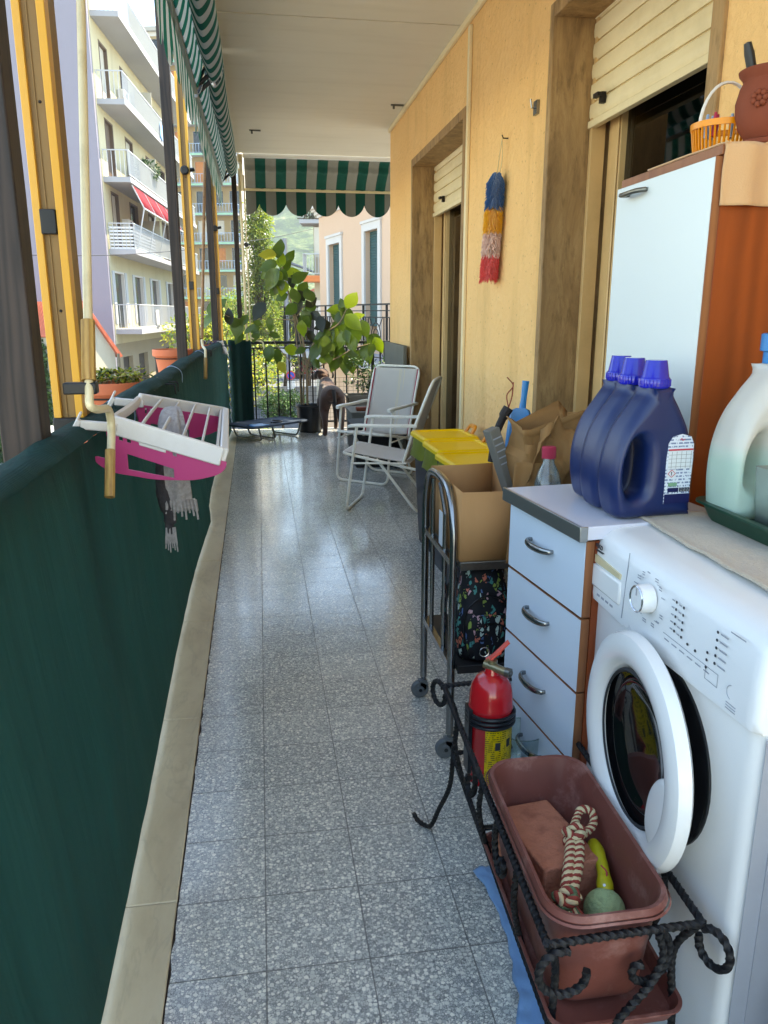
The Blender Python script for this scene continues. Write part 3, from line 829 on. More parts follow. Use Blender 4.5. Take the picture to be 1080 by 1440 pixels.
m.build('tie_cord', 'blue_rail', gn)
def netend(u, v):
    x = -.335+.24*u; y = YE-.03-.03*math.sin(PI*u)-.012*math.sin(u*15)-.008*mnoise.noise(Vector((u*4, v*3, 1)))
    return (x, y, .04+.93*v+.008*mnoise.noise(Vector((u*6, v, 4))))
m = MB(); m.sheet(netend, 30, 20)
tag(m.build('green_net', 'green_net', ang=80, solid=.003), 'short dark green net panel tied over the left end of the far railing', 'net')
m = MB()
for k in range(7):
    a = Vector((-.337, 8.42, .93-.13*k)); m.tube(spline([a, a+Vector((.012, .01, -.05)), a+Vector((-.006, 0, -.1)), a+Vector((.008, .01, -.14))]), [.007, .004, .009, .004]+[.005]*15, 6)
tag(m.build('tie_rope', 'blue_rail'), 'pale twisted tie strip hanging at the net corner by the far railing', 'rope')

# ------------------------------------------------------------------ posts
XP = -.51
def dark_post(y0, y1, w, x, lean, label, top=3.15):
    p = thing('wooden_post', label, 'post', (x, (y0+y1)/2, .6), 'dark wooden posts along the railing')
    m = MB(); n = 24; rings = []
    for i in range(n+1):
        z = .30+(top-.30)*i/n; dy = lean*(z-.95)
        j = lambda k: .0018*mnoise.noise(Vector((z*3, k*5, y0)))
        rings.append([Vector((x-w/2+j(1), y0+dy+j(2), z)), Vector((x+w/2+j(3), y0+dy+j(4), z)), Vector((x+w/2+j(5), y1+dy+j(6), z)), Vector((x-w/2+j(7), y1+dy+j(8), z))])
    m.loft(rings); m.build('timber', 'dark_wood', p, bevel=.004)
    m = MB()
    for z in (.45, .82): m.box(x-w/2-.006, x+w/2+.006, y0+lean*(z-.95)-.006, y1+lean*(z-.95)+.006, z, z+.03)
    m.build('clamp_band', 'black_iron', p, bevel=.002)
dark_post(1.80, 1.88, .088, -.528, -.0, 'broad dark weathered wooden post nearest the camera, at the left edge')
dark_post(5.60, 5.68, .066, -.535, .0, 'dark wooden post in front of the cream apartment block, second from the camera')
dark_post(7.9, 7.97, .060, -.425, .0, 'thin dark wooden post between the two farther ochre awning tracks')
dark_post(8.58, 8.64, .05, -.20, .0, 'thin dark post standing at the left end of the far railing')

def track(x0, x1, y, dep, z0, z1, label, knob=None, kr_=.032):
    p = thing('awning_track', label, 'awning track', ((x0+x1)/2, y, z0), 'ochre guide tracks of the side awning'); w = x1-x0
    m = MB(); m.box(x0, x0+w*.25, y, y+dep, z0, z1); m.box(x1-w*.26, x1, y, y+dep*.35, z0, z1); m.build('flange', 'track_paint', p, bevel=.0015)
    m = MB(); m.box(x0+w*.25, x1-w*.26, y+.012, y+dep-.002, z0, z1); m.box(x1-w*.26, x1-.003, y+dep*.35, y+dep-.002, z0, z1); m.bar((x0+w*.42, y+.010, z0), (x0+w*.42, y+.010, z1), .003, .003); m.build('channel', 'track_groove', p)
    m = MB()
    for k in range(3): m.lathe([(0, 0), (.004, 0), (.003, .003), (0, .003)], (x0+w*.55, y+.0118, z0+.28+.5*k), 10, RX(90))
    m.build('rivet', 'hook_dark', p)
    m = MB(); m.box(x0-.004, x1+.004, y-.004, y+dep+.01, z0-.06, z0-.0005); m.build('foot_block', 'black_plastic', p, bevel=.003)
    m = MB(); m.box(x0+w*.22, x1-w*.28, y-.003, y+.014, z0+.47, z0+.53); m.build('catch', 'black_plastic', p, bevel=.002)
    if knob:
        m = MB(); m.lathe([(0, 0), (kr_*.8, .0), (kr_, .008), (kr_, .022), (kr_*.7, .03), (0, .03)], (x0+w*.5, y, knob), 20, RX(90)); m.tube([(x0+w*.5, y+.01, knob), (x1+.03, y+.03, knob+.015)], kr_*.45, 8); m.build('knob', 'black_plastic', p)
    return p
track(-.556, -.480, 2.20, .13, .975, 2.95, 'broad ochre awning track beside the nearest dark post')
track(-.542, -.470, 6.40, .10, .955, 2.95, 'ochre awning track with a round black knob, right of the second dark post', 2.28)
track(-.418, -.366, 8.20, .08, .96, 2.66, 'slim ochre awning track with a small round knob, near the far corner', 2.05, .028)

p = thing('awning_arm_guide', 'pale cream tube with a black knob at the left end of the end awning', 'awning track', (-.13, 8.56, .93))
m = MB()
m.tube([(-.135, 8.56, .96), (-.14, 8.56, 2.66)], .013, 10); m.tube([(-.095, 8.56, .96), (-.10, 8.56, 2.6)], .007, 8); m.build('tube', 'cream_metal', p)
m = MB(); m.lathe([(0, 0), (.02, 0), (.025, .01), (.02, .028), (0, .028)], (-.10, 8.535, 1.93), 16, RX(90)); m.tube([(-.10, 8.55, 1.93), (-.06, 8.53, 1.93)], .008); m.build('knob', 'black_plastic', p)
m = MB(); m.tube(fillet([(-.10, 8.5, 1.08), (-.10, 8.46, 1.0), (-.02, 8.44, .965), (.03, 8.44, .955), (.05, 8.44, .80)], .03), .008, 8); m.build('crank', 'cream_metal', p)

# crank rods
p = thing('awning_crank', 'long cream awning crank rod with wooden grips hanging beside the near ochre track', 'crank rod', (-.38, 1.85, .8))
a = at(124, 456, 'x', -.385); b = at(125, 535, 'x', -.385); tt = at(113, -30, 'x', -.385)
m = MB(); m.tube([tt, a], .0105, 12); m.build('rod', 'cream_metal', p)
m = MB(); m.tube([a+Vector((0, 0, .008)), b], [.0165, .0165], 10, sq=.05); m.build('sleeve', 'raw_wood', p, ang=20)
c0 = b+Vector((0, 0, -.001)); pts = [c0, at(126, 572, 'x', -.38), at(136, 576, 'x', -.37), at(153, 574, 'x', -.36), at(157, 596, 'x', -.36), at(156, 636, 'x', -.36)]
m = MB(); m.tube(fillet(pts, .02), .0095, 12); m.build('crank_arm', 'cream_metal', p)
g0 = at(155, 633, 'x', -.36); g1 = at(154, 699, 'x', -.36)
m = MB(); m.tube([g0, g1], .0125, 8, sq=.04); m.build('grip', 'raw_wood', p, ang=20)
m = MB(); m.box(-.44, -.368, b.y-.015, b.y+.02, b.z-.03, b.z-.004); m.build('clip', 'black_plastic', p, bevel=.003)
p = thing('awning_crank', 'thin rust-mottled awning crank rod hanging near the second ochre track', 'crank rod', (-.4, 6, .9))
m = MB(); m.tube([at(290, 92, 'x', -.36), at(284, 476, 'x', -.40)], .011, 8); m.build('rod', 'rusty_rod', p)
q = [at(284, 478, 'x', -.40), at(285, 487, 'x', -.395), at(289, 492, 'x', -.37), at(289, 505, 'x', -.37)]
m = MB(); m.tube(fillet(q, .02), .009, 8); m.build('crank_arm', 'cream_metal', p)
m = MB(); m.tube([at(289, 504, 'x', -.37), at(289, 532, 'x', -.37)], .012, 8); m.build('grip', 'raw_wood', p)

# ================================================================== AWNINGS
PRF = spline([Vector((a, b, 0)) for a, b in ((-.165, 2.676), (-.146, 2.61), (-.165, 2.54), (-.205, 2.505), (-.236, 2.56), (-.250, 2.60), (-.262, 2.54), (-.285, 2.475), (-.305, 2.462))], 8)
def side_awning(y0, y1, label, seed):
    p = thing('side_awning', label, 'awning', (-.3, (y0+y1)/2, 2.4), 'green and white awnings rolled up along the open side')
    def cloth(u, v):
        y = y0+(y1-y0)*u
        k = v*(len(PRF)-1); i = min(int(k), len(PRF)-2); s_ = k-i
        x = PRF[i].x+(PRF[i+1].x-PRF[i].x)*s_; z = PRF[i].y+(PRF[i+1].y-PRF[i].y)*s_
        n1 = mnoise.noise(Vector((y*.8, v*2.2, seed)))*.016+mnoise.noise(Vector((y*3, v*4, seed+5)))*.006
        sag = -.03*math.sin(PI*v)*math.sin(PI*u)
        return (x+n1*.7, y, z+n1*math.sin(PI*min(1, v*1.1))+sag*.5)
    m = MB(); m.sheet(cloth, 120, 40); c = m.build('cloth', 'awning_cloth_long', p, ang=80)
    # shift stripes so they continue: geometry is local to the thing
    def val(u, v):
        y = y0+(y1-y0)*u; f = abs(math.sin(PI*(y-y0)/.26)); L = .15+.09*math.sqrt(f)
        return (-.312-.006*math.sin(y*6)*v-.02*v*mnoise.noise(Vector((y*2.5, v, seed))), y, 2.455-L*v)
    m = MB(); m.sheet(val, int((y1-y0)/.02), 8); m.build('valance', 'awning_cloth_long', p, ang=80)
    m = MB(); m.bar((-.308, y0, 2.455), (-.308, y1, 2.455), .03, .028); m.build('front_bar', 'aluminium', p, bevel=.004)
    m = MB(); m.tube([(-.20, y0, 2.64), (-.20, y1, 2.64)], .026, 14); m.build('roller', 'steel', p)
    for y in (y0+.03, y1-.03):
        m = MB(); m.bar((-.19, y, 2.67), (-.31, y, 2.45), .03, .012); m.tube([(-.21, y, 2.55), (-.27, y+.01, 2.50), (-.33, y+.02, 2.46)], .012, 8)
        m.build('end_bracket', 'black_plastic', p)
side_awning(.3, 4.92, 'near green and white striped side awning, bunched up under the ceiling edge', 2.0)
side_awning(4.99, 8.15, 'farther green and white striped side awning, bunched up beyond the bracket', 9.0)

p = thing('end_awning', 'green and white striped awning with scalloped valance across the far end', 'awning', (.6, 8.2, 2.4))
XA, XB = -.085, 1.50
def ecl(u, v):
    x = XA+(XB-XA)*u; prof = [(7.90, 2.655), (7.98, 2.650), (8.03, 2.62), (8.05, 2.575), (8.10, 2.56), (8.20, 2.50), (8.28, 2.425)]
    k = v*(len(prof)-1); i = min(int(k), len(prof)-2); s_ = k-i
    y = prof[i][0]+(prof[i+1][0]-prof[i][0])*s_; z = prof[i][1]+(prof[i+1][1]-prof[i][1])*s_
    return (x, y, z-.012*math.sin(PI*v)*(1+mnoise.noise(Vector((x*3, v, 0))))+.004*math.sin(x*63))
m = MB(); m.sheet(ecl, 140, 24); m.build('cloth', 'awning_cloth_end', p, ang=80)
def eval_(u, v):
    x = XA+(XB-XA)*u; f = abs(math.sin(PI*(x-XA+.13)/.262)); L = .10+.125*f**.55
    return (x, 8.285+.012*v*math.sin(x*24)+.004*mnoise.noise(Vector((x*5, v, 2))), 2.415-L*v)
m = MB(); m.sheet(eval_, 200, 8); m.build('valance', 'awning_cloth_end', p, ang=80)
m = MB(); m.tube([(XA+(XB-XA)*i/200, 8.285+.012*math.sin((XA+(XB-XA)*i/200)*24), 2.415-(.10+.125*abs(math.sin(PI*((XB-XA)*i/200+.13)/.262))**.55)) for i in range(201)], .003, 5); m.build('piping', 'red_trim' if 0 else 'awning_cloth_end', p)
m = MB(); m.box(XA-.01, XB, 8.265, 8.30, 2.413, 2.437); m.build('front_bar', 'cream_metal', p, bevel=.004)
m = MB(); m.box(XA-.01, XB, 7.868, 7.90, 2.645, 2.685); m.build('head_rail', 'white_enamel', p, bevel=.004)
m = MB(); m.bar((XA-.03, 7.9, 2.62), (XA-.03, 8.29, 2.42), .03, .02); m.box(XA-.05, XA-.012, 7.86, 7.95, 2.60, 2.67); m.build('arm', 'cream_metal', p)
# ================================================================== WASHING MACHINE
wm = thing('washing_machine', 'white front loading washing machine with its round door ajar', 'washing machine', (.84, 1.06, 0))
XF, WA, WB, WT = .60, .80, 1.325, .867
m = MB()   # cabinet: rounded front edges
def rr(x0, x1, y0, y1, r, z, n=5):
    o = []
    for cx, cy, a0 in ((x0+r, y0+r, 180), (x1-.008, y0+.008, 270), (x1-.008, y1-.008, 0), (x0+r, y1-r, 90)):
        k = r if cx < x1-.01 else .008
        for i in range(n+1): a = R(a0+90*i/n); o.append(Vector((cx+k*math.cos(a), cy+k*math.sin(a), z)))
    return o
m.loft([rr(XF+.012, 1.08, WA, WB, .03, z) for z in (.012, .10, .4, .735)])
m.build('cabinet', 'white_enamel', wm)
m = MB()
for y in (WA+.05, WB-.05):
    for x in (.68, 1.03): m.lathe([(.02, 0), (.02, .014)], (x, y, 0), 14)
m.build('foot', 'rubber', wm)
m = MB()   # facia with the soft rolled top edge, one cross-section swept along the width
prof = [(XF+.014, .728), (XF+.001, .732), (XF-.001, .745), (XF+.001, .80), (XF+.004, .835), (XF+.012, .852), (XF+.028, .863), (XF+.05, .867), (1.05, .867), (1.078, .86), (1.079, .736)]
ys = [(WA, .012), (WA+.003, .006), (WA+.010, .001), (WA+.02, 0), (1.06, -.0), (WB-.02, 0), (WB-.01, .001), (WB-.003, .006), (WB, .012)]
rings = []
for y, ins in ys:
    rg = []
    for x, z in prof:
        k = .010*(1-((y-1.06)/.262)**2) if z < .75 and x < .62 else 0
        rg.append(Vector((min(max(x, XF+ins), 1.079-ins) if ins else x, y, min(z-k, .867-ins))))
    rings.append(rg)
m.loft(rings); m.build('control_panel', 'white_panel', wm, ang=50)
m = MB(); m.box(XF+.02, 1.07, WA-.0006, WA, .05, .72)   # side seam
m.bar((XF+.045, WA-.001, .02), (XF+.045, WA-.001, .73), .002, .003); m.build('side_seam', 'faint_ink', wm)
# detergent drawer
m = MB()
q = [at(828, 782, 'x', XF-.002), at(886, 832, 'x', XF-.002), at(886, 868, 'x', XF-.002), at(829, 826, 'x', XF-.002)]
ya, yb = 1.185, 1.306
m.prism([(ya, .757), (yb, .757), (yb, .800), (ya, .800)], .008, lambda u, v, w: (XF-.004+w, u, v)); dd = m.build('detergent_drawer', 'white_enamel', wm, bevel=.004)
m = MB(); m.prism([(ya+.006, .803), (yb-.002, .803), (yb-.002, .818), (ya+.006, .812)], .004, lambda u, v, w: (XF-.0015+w, u, v)); m.build('finger_grip', 'cream_metal', dd)
m = MB(); m.bar((XF-.0022, 1.172, .74), (XF+.004, 1.172, .857), .0012, .0012); m.build('panel_seam', 'faint_ink', wm)
# programme knob
kc = at(897, 842, 'x', XF-.02)
m = MB(); T = RY(-90)
m.lathe([(.0, 0), (.0235, 0), (.0225, .018), (.0205, .022), (0, .0225)], (XF+.0, kc.y, kc.z), 36, T); kb = m.build('knob', 'white_panel', wm)
m = MB(); m.lathe([(.0212, .0215), (.0222, .0228), (.0205, .0245), (.0188, .0228)], (XF, kc.y, kc.z), 36, T, caps=False); m.build('chrome_ring', 'knob_chrome', kb)
m = MB(); m.bar((XF-.0235, kc.y, kc.z+.006), (XF-.0235, kc.y, kc.z+.018), .0014, .001); m.build('pointer', 'faint_ink', kb)
# lettering lies in the plane of the panel
def onpanel(y, z, tilt=0): return basis((XF-.0014, y, z), (0, -1, 0), (.02, 0, 1))
m = MB(); m.text('beko', .018, onpanel(1.283, .832), .0003, bold=.0003); m.box(XF-.0012, XF+.003, 1.266, 1.300, .8255, .8268)
m.build('lettering', 'ink', wm)
m = MB(); r2 = random.Random(4)
for i in range(14):
    a = R(20+i*24.5); rr_ = .040
    y, z = kc.y-math.cos(a)*rr_, kc.z+math.sin(a)*rr_*1.0
    L = r2.uniform(.008, .014); s_ = 1 if math.cos(a) > 0 else -1
    for k in range(2 if i % 3 else 1): m.box(XF-.0014, XF-.001, y-(L if s_ > 0 else 0), y+(0 if s_ > 0 else L), z-.004*k, z-.004*k+.0016)
for y0, y1, z in ((kc.y+.022, kc.y+.034, kc.z+.026), (kc.y-.034, kc.y-.022, kc.z+.03), (kc.y-.036, kc.y-.022, kc.z-.03)): m.box(XF-.0014, XF-.001, y0, y1, z, z+.0008)
for col, (px, py) in enumerate(((953, 847), (963, 855))):
    p0 = at(px, py, 'x', XF)
    for k in range(5): m.box(XF-.0014, XF-.001, p0.y+.006, p0.y+.013, p0.z-.0115*k-.001, p0.z-.0115*k+.001)
p0 = at(1011, 889, 'x', XF)
for k in range(5): m.box(XF-.0014, XF-.001, p0.y-.024, p0.y-.007, p0.z-.0115*k-.001, p0.z-.0115*k+.001)
m.box(XF-.0014, XF-.001, .885, 1.035, .7715, .7722); m.box(XF-.0014, XF-.001, .885, .8857, .7535, .7715); m.box(XF-.0014, XF-.001, .915, .9157, .7535, .7715); m.box(XF-.0014, XF-.001, .885, .9157, .753, .7537)
for i in range(6): m.box(XF-.0014, XF-.001, 1.03-.022*i-.014, 1.03-.022*i, .763, .7646)
m.box(XF-.0014, XF-.001, .835, .868, .842, .8436)
m.tube(arc((XF-.001, .853, .762), .010, -80, 80, 10, 'yz'), .0005, 4)
for k in range(3): m.box(XF-.0014, XF-.001, .84, .862, .745-.004*k-.0, .7462-.004*k)
for i in range(4): m.box(XF-.0014, XF-.001, 1.21+.018*i, 1.222+.018*i, .7435, .7475)
m.build('printed_marks', 'faint_ink', wm)
m = MB()
for (px, py) in ((953, 847), (963, 855), (1011, 889)):
    p0 = at(px, py, 'x', XF)
    for k in range(5): m.lathe([(.0, 0), (.0022, 0), (.0022, .0008), (0, .0008)], (XF-.001, p0.y, p0.z-.0115*k), 10, T)
for p in ((.966, .782), (.945, .781), (.915, .792), (.915, .781), (.915, .770)): m.lathe([(.0, 0), (.0022, 0), (.0022, .0008), (0, .0008)], (XF-.001, p[0], p[1]), 10, T)
m.build('indicator_lights', 'ink', wm)
# porthole: flat black disc on the body paints the dark of the opening, door hinged on its far side and slightly open
DC = (1.040, .572)
m = MB(); m.lathe([(.152, -.012), (.152, .0015), (.147, .0020), (.143, -.0008), (1e-6, -.0008)], (XF+.010, DC[0], DC[1]), 48, T, caps=False)
m.build('porthole_dark', 'black_plastic', wm)
dr = thing('door', '', '', (XF-.004, DC[0]+.185, DC[1]))
for k in ('label', 'category'): del dr[k]
dr.parent = wm; dr.location = Vector(ORG[dr])-Vector(ORG[wm])
hc = (XF-.004, DC[0], DC[1])
m = MB()
m.lathe([(.150, .0), (.178, .001), (.186, .007), (.186, .016), (.182, .025), (.170, .031), (.152, .031), (.138, .026), (.128, .015), (.123, .004)], hc, 64, T, caps=False)
m.lathe([(.150, .0), (.124, .004)], hc, 64, T, caps=False)
m.build('door_ring', 'white_enamel', dr)
m = MB(); m.lathe([(.126, .016), (.1225, .019), (.119, .016)], hc, 64, T, caps=False); m.build('seal_ring', 'rubber', dr)
m = MB(); m.lathe([(.125, .012), (.117, .006), (.108, .004), (.106, .0065), (.100, .0065), (.097, .002), (.070, -.004), (.035, -.007), (1e-6, -.008)], hc, 64, T, caps=False); m.build('glass_bowl', 'dark_glass', dr, ang=60)
m = MB(); m.rounded([(DC[0]-.150, DC[1]-.085), (DC[0]-.118, DC[1]-.105), (DC[0]-.088, DC[1]-.075), (DC[0]-.092, DC[1]-.02), (DC[0]-.118, DC[1]+.02), (DC[0]-.150, DC[1]+.02)], None, .010, .009, Matrix(((0, 0, 1, XF-.023), (1, 0, 0, 0), (0, 1, 0, 0), (0, 0, 0, 1))), 5); m.build('door_handle', 'white_enamel', dr)
dr.rotation_euler = (0, 0, R(-3.9))
# filter flap
m = MB(); m.box(XF+.0095, XF+.013, .84, .96, .05, .15); m.build('filter_flap', 'white_panel', wm, bevel=.003)

# cloth on top
def cl(u, v):
    x = .700+.36*v-.02*u; y = 1.345-.53*u
    edge = min(u, v, 1-u, 1-v)
    z = .8700+.0025*mnoise.noise(Vector((x*14, y*14, 1)))+.0012*mnoise.noise(Vector((x*50, y*50, 1)))+(.003 if edge < .03 else 0)+.004*max(0, mnoise.noise(Vector((x*5, y*4, 9))))
    return (x+.006*mnoise.noise(Vector((y*9, 0, v))), y+.004*mnoise.noise(Vector((x*9, u, 4))), z)
m = MB(); m.sheet(cl, 90, 60)
tag(m.build('terry_cloth', 'towel_cloth', ang=80, solid=.004, soff=1), 'beige terry cloth laid flat on top of the washing machine', 'cloth')
# green tray
tg = MB()
def rrect(cx, cy, hx, hy, r, z, n=6):
    o = []
    for sx, sy, a0 in ((-1, -1, 180), (1, -1, 270), (1, 1, 0), (-1, 1, 90)):
        for i in range(n+1): a = R(a0+90*i/n); o.append(Vector((cx+sx*(hx-r)+r*math.cos(a), cy+sy*(hy-r)+r*math.sin(a), z)))
    return o
TC = (.918, 1.165)
tg.loft([rrect(*TC, .105, .135, .03, .878), rrect(*TC, .108, .14, .03, .884), rrect(*TC, .116, .150, .03, .908), rrect(*TC, .126, .160, .035, .909), rrect(*TC, .126, .160, .035, .913), rrect(*TC, .113, .147, .03, .913), rrect(*TC, .105, .138, .028, .884)])
tag(tg.build('tray', 'tray_green', ang=40), 'dark green plastic tray on the beige cloth, holding a big pale bottle', 'tray')
# big translucent bottle
b = thing('softener_bottle', 'large milky translucent liquid bottle with a blue cap standing in the green tray', 'bottle', (.897, 1.262, .885))
def bottle_body(mb, c, w, h, th, hole, rot, outline=None, bev=.022):
    mb.rounded(outline, None, th/2, bev, TR(*c) @ RZ(rot) @ RX(90), 8, 6)
ol = [(0, .003), (-.080, .004), (-.100, .010), (-.108, .03), (-.110, .09), (-.106, .15), (-.090, .205), (-.060, .250), (-.030, .282), (-.024, .294), (-.020, .298), (0, .299), (.020, .298), (.024, .294), (.034, .275), (.07, .235), (.098, .17), (.106, .09), (.105, .03), (.098, .010), (.078, .004)]
m = MB(); m.rounded(ol, [(-.078, .085), (-.074, .14), (-.050, .172), (-.034, .160), (-.030, .12), (-.040, .085), (-.058, .07)], .046, .034, TR(.897, 1.262, .884) @ RZ(4) @ RX(90) @ Matrix.Diagonal((.86, .94, 1, 1)), 8, 6)
m.build('body', 'liquid_bottle', b, ang=60)
m = MB(); m.lathe([(.024, 0), (.024, .02), (.03, .022), (.03, .05), (.026, .052), (0, .052)], (.897, 1.262, 1.164), 24); m.build('cap', 'blue_plastic', b)
m = MB(); m.plate([[(-.03, 0), (-.035, .04), (0, .07), (.04, .05), (.045, .01), (.02, -.02)]], .0006, .0002, TR(.95, 1.2145, .98) @ RZ(4) @ RX(90)); m.build('sticker', 'cream_cloth', b)
c = thing('measuring_cup', 'square clear measuring cup marked MAX in front of the milky bottle', 'cup', (.880, 1.175, .886))
m = MB(); cc = (.880, 1.175)
m.loft([rrect(*cc, .030, .030, .006, .886), rrect(*cc, .037, .037, .007, .992)], cap=False); m.loft([rrect(*cc, .030, .030, .006, .886), rrect(*cc, .0001, .0001, .00005, .886)], cap=False)
m.build('cup_wall', 'cup_plastic', c, solid=.0015)
m = MB(); m.text('MAX', .0125, basis((.852, 1.1392, .955), (1, 0, 0), (0, -.06, 1)), .0003, bold=.0003, align='LEFT'); m.build('lettering', 'ink', c)

# ================================================================== TALL CABINET
tc = thing('tall_cabinet', 'tall narrow cabinet with pale blue-white door and orange cherry side', 'cabinet', (.98, 1.66, 0))
m = MB(); m.box(.878, 1.085, 1.462, 1.477, .0, 1.538); m.box(.878, 1.085, 1.86, 1.875, 0, 1.538); m.box(1.07, 1.085, 1.477, 1.86, 0, 1.538); m.build('side_panel', 'cherry_veneer', tc, bevel=.001)
m = MB(); m.box(.870, 1.087, 1.458, 1.88, 1.5385, 1.556); m.build('top_panel', 'cherry_edge', tc, bevel=.001)
m = MB(); m.box(.8600, .8770, 1.460, 1.876, .10, 1.536); d = m.build('door', 'cherry_edge', tc, bevel=.001)
m = MB(); m.box(.8585, .8598, 1.4615, 1.8745, .102, 1.5345); m.build('door_face', 'laminate_pale', d)
m = MB()
hp = [at(872, 273, 'x', .858), at(884, 266, 'x', .838), at(908, 264, 'x', .858)]
h0 = Vector((.859, 1.815, 1.515)); m.tube(spline([h0, h0+Vector((-.022, -.012, -.003)), h0+Vector((-.026, -.045, -.004)), h0+Vector((-.02, -.078, -.002)), h0+Vector((0, -.09, 0))]), [.004]+[.0055]*23+[.004], 10, flat=1.5)
m.build('handle', 'tarnished', d)
m = MB(); m.box(.90, 1.08, 1.48, 1.86, 0, .1); m.build('plinth', 'cherry_edge', tc)
# runner on top, hanging over the side
m = MB()
def run(u, v):
    x = .875+.21*u
    s_ = v*.42
    if s_ < .30: y = 1.462+.30-s_-.0; z = 1.562
    else: y = 1.452; z = 1.562-(s_-.30)*.95
    if abs(s_-.30) < .012: y = 1.456; z = 1.560
    n = mnoise.noise(Vector((x*20, s_*12, 2)))
    return (x+.003*n-.004*max(0, v-.7), y-(.004+.006*n+.004*math.sin(x*70) if s_ > .30 else 0), z+(.002*n if s_ < .3 else 0))
m.sheet(run, 40, 70)
ru = m.build('table_runner', 'cream_cloth', ang=80, solid=.003, soff=1); tag(ru, 'beige linen runner on the tall cabinet, hanging over its orange side', 'cloth')
# basket
bk = thing('peg_basket', 'yellow slatted plastic basket of clothes pegs on the tall cabinet', 'basket', (.90, 1.62, 1.56))
BC = Vector((.968, 1.63, 1.566))
m = MB()
for k in range(40):
    a = 2*PI*k/40; p = BC+Vector((.052*math.cos(a), .052*math.sin(a), 0)); q = BC+Vector((.060*math.cos(a), .060*math.sin(a), .055)); m.bar(p, q, .0035, .002)
m.lathe([(.0595, .052), (.063, .052), (.064, .064), (.060, .064)], BC, 40, caps=False); m.lathe([(0, 0), (.053, 0), (.054, .008), (0, .002)], BC, 40)
m.build('basket_wall', 'orange_plastic', bk)
m = MB(); m.tube([BC+Vector((.058*math.cos(R(a)), -.01, .055+.085*math.sin(R(a)))) for a in range(0, 181, 12)], .003, 6, flat=1.6); m.build('handle', 'white_plastic', bk)
for i, (dx, dy, mt, rz) in enumerate(((-.035, .0, 'blue_rail', 10), (-.018, .01, 'trim_white', -15), (-.03, -.02, 'red_trim', 40), (.01, -.015, 'blue_rail', 70))):
    m = MB(); o = BC+Vector((dx, dy, .035)); T2 = TR(o) @ RZ(rz) @ RY(8)
    for s_ in (-1, 1): m.tube([T2 @ Vector((s_*.003, 0, 0)), T2 @ Vector((s_*.006, 0, .025)), T2 @ Vector((s_*.007, 0, .045))], [.004, .0045, .003], 6)
    tag(m.build('clothes_peg', mt), ['pale blue clothes peg standing at the left edge of the yellow basket', 'white clothes peg standing second from left in the yellow basket', 'red clothes peg low inside the yellow basket', 'blue clothes peg at the right side of the yellow basket'][i], 'clothes peg', 'pegs in the basket')
# terracotta jar
j = thing('terracotta_jar', 'terracotta wine jar with raised flower ornament on the tall cabinet', 'jar', (.975, 1.50, 1.566))
JC = Vector((1.003, 1.53, 1.567)); js_ = .74
prof = [(0, 0), (.066, 0), (.070, .004), (.070, .014), (.058, .018), (.054, .020), (.072, .045), (.083, .08), (.085, .11), (.077, .145), (.070, .160), (.073, .168), (.082, .178), (.084, .186), (.078, .188), (.070, .182), (.066, .165), (.07, .12), (.05, .03), (0, .028)]
m = MB(); m.lathe([(r_*js_, z*js_) for r_, z in prof], JC, 48); m.build('body', 'terracotta_brown', j)
for az in (-140, -95, -50, 10):
    m = MB()
    a = R(az); n = Vector((math.cos(a), math.sin(a), 0)); tgt = Vector((-math.sin(a), math.cos(a), 0)); c_ = JC+n*.066+Vector((0, 0, .078))
    if az in (-140, -50, 10):
        for k in range(7):
            b_ = 2*PI*k/7; q = c_+tgt*(.011*math.cos(b_))+Vector((0, 0, .011*math.sin(b_))); m.ball(q, .006, 6)
        m.ball(c_, .006, 6)
    else:
        m.tube(spline([c_+Vector((0, 0, .035))-n*.004, c_+tgt*.004+n*.001, c_+Vector((0, 0, -.02)), c_-tgt*.012+Vector((0, 0, -.034))-n*.002]), .003, 6)
        for k in range(4): m.ball(c_+tgt*(.008*(-1)**k)+Vector((0, 0, .02-.016*k)), .006, 6)
    m.build('ornament', 'terracotta_brown', j)
m = MB(); m.lathe([(.0, 0), (.009, 0), (.0095, .03), (.007, .05), (0, .052)], JC+Vector((-.045, .0, .135)), 14, RY(-18)); bo = m.build('tool_grip', 'black_plastic'); tag(bo, 'dark green handled tool sticking out of the terracotta jar', 'tool')

# ================================================================== DRAWER UNIT
du = thing('drawer_unit', 'pale blue four-drawer kitchen unit with orange wood sides and metal-edged white top', 'drawer unit', (.70, 1.45, 0))
RZD = 6.2
def DT(): return TR(.578, 1.292, 0) @ RZ(RZD)     # local: x depth into the unit, y along the front away from the camera
T = DT(); L = .335
m = MB(); m.box(.020, .30, .0, .016, .09, .842, T); m.box(.020, .30, L-.016, L, .09, .842, T); m.box(.022, .30, .016, L-.016, .09, .10, T); m.build('side_panel', 'cherry_veneer', du)
m = MB(); m.box(.29, .30, .016, L-.016, .1, .84, T); m.box(.06, .29, 0.001, L, .0, .089, T); m.build('back_and_plinth', 'cherry_edge', du)
m = MB(); m.box(-.012, .30, -.006, L+.004, .846, .872, T); tp = m.build('worktop', 'worktop', du, bevel=.002)
m = MB(); m.box(-.0185, -.0125, -.0075, L+.005, .8445, .8735, T); m.box(-.0185, -.002, -.009, -.0065, .8445, .8735, T); m.build('metal_edge', 'aluminium', tp, bevel=.001)
zs = [.842, .688, .534, .380, .105]
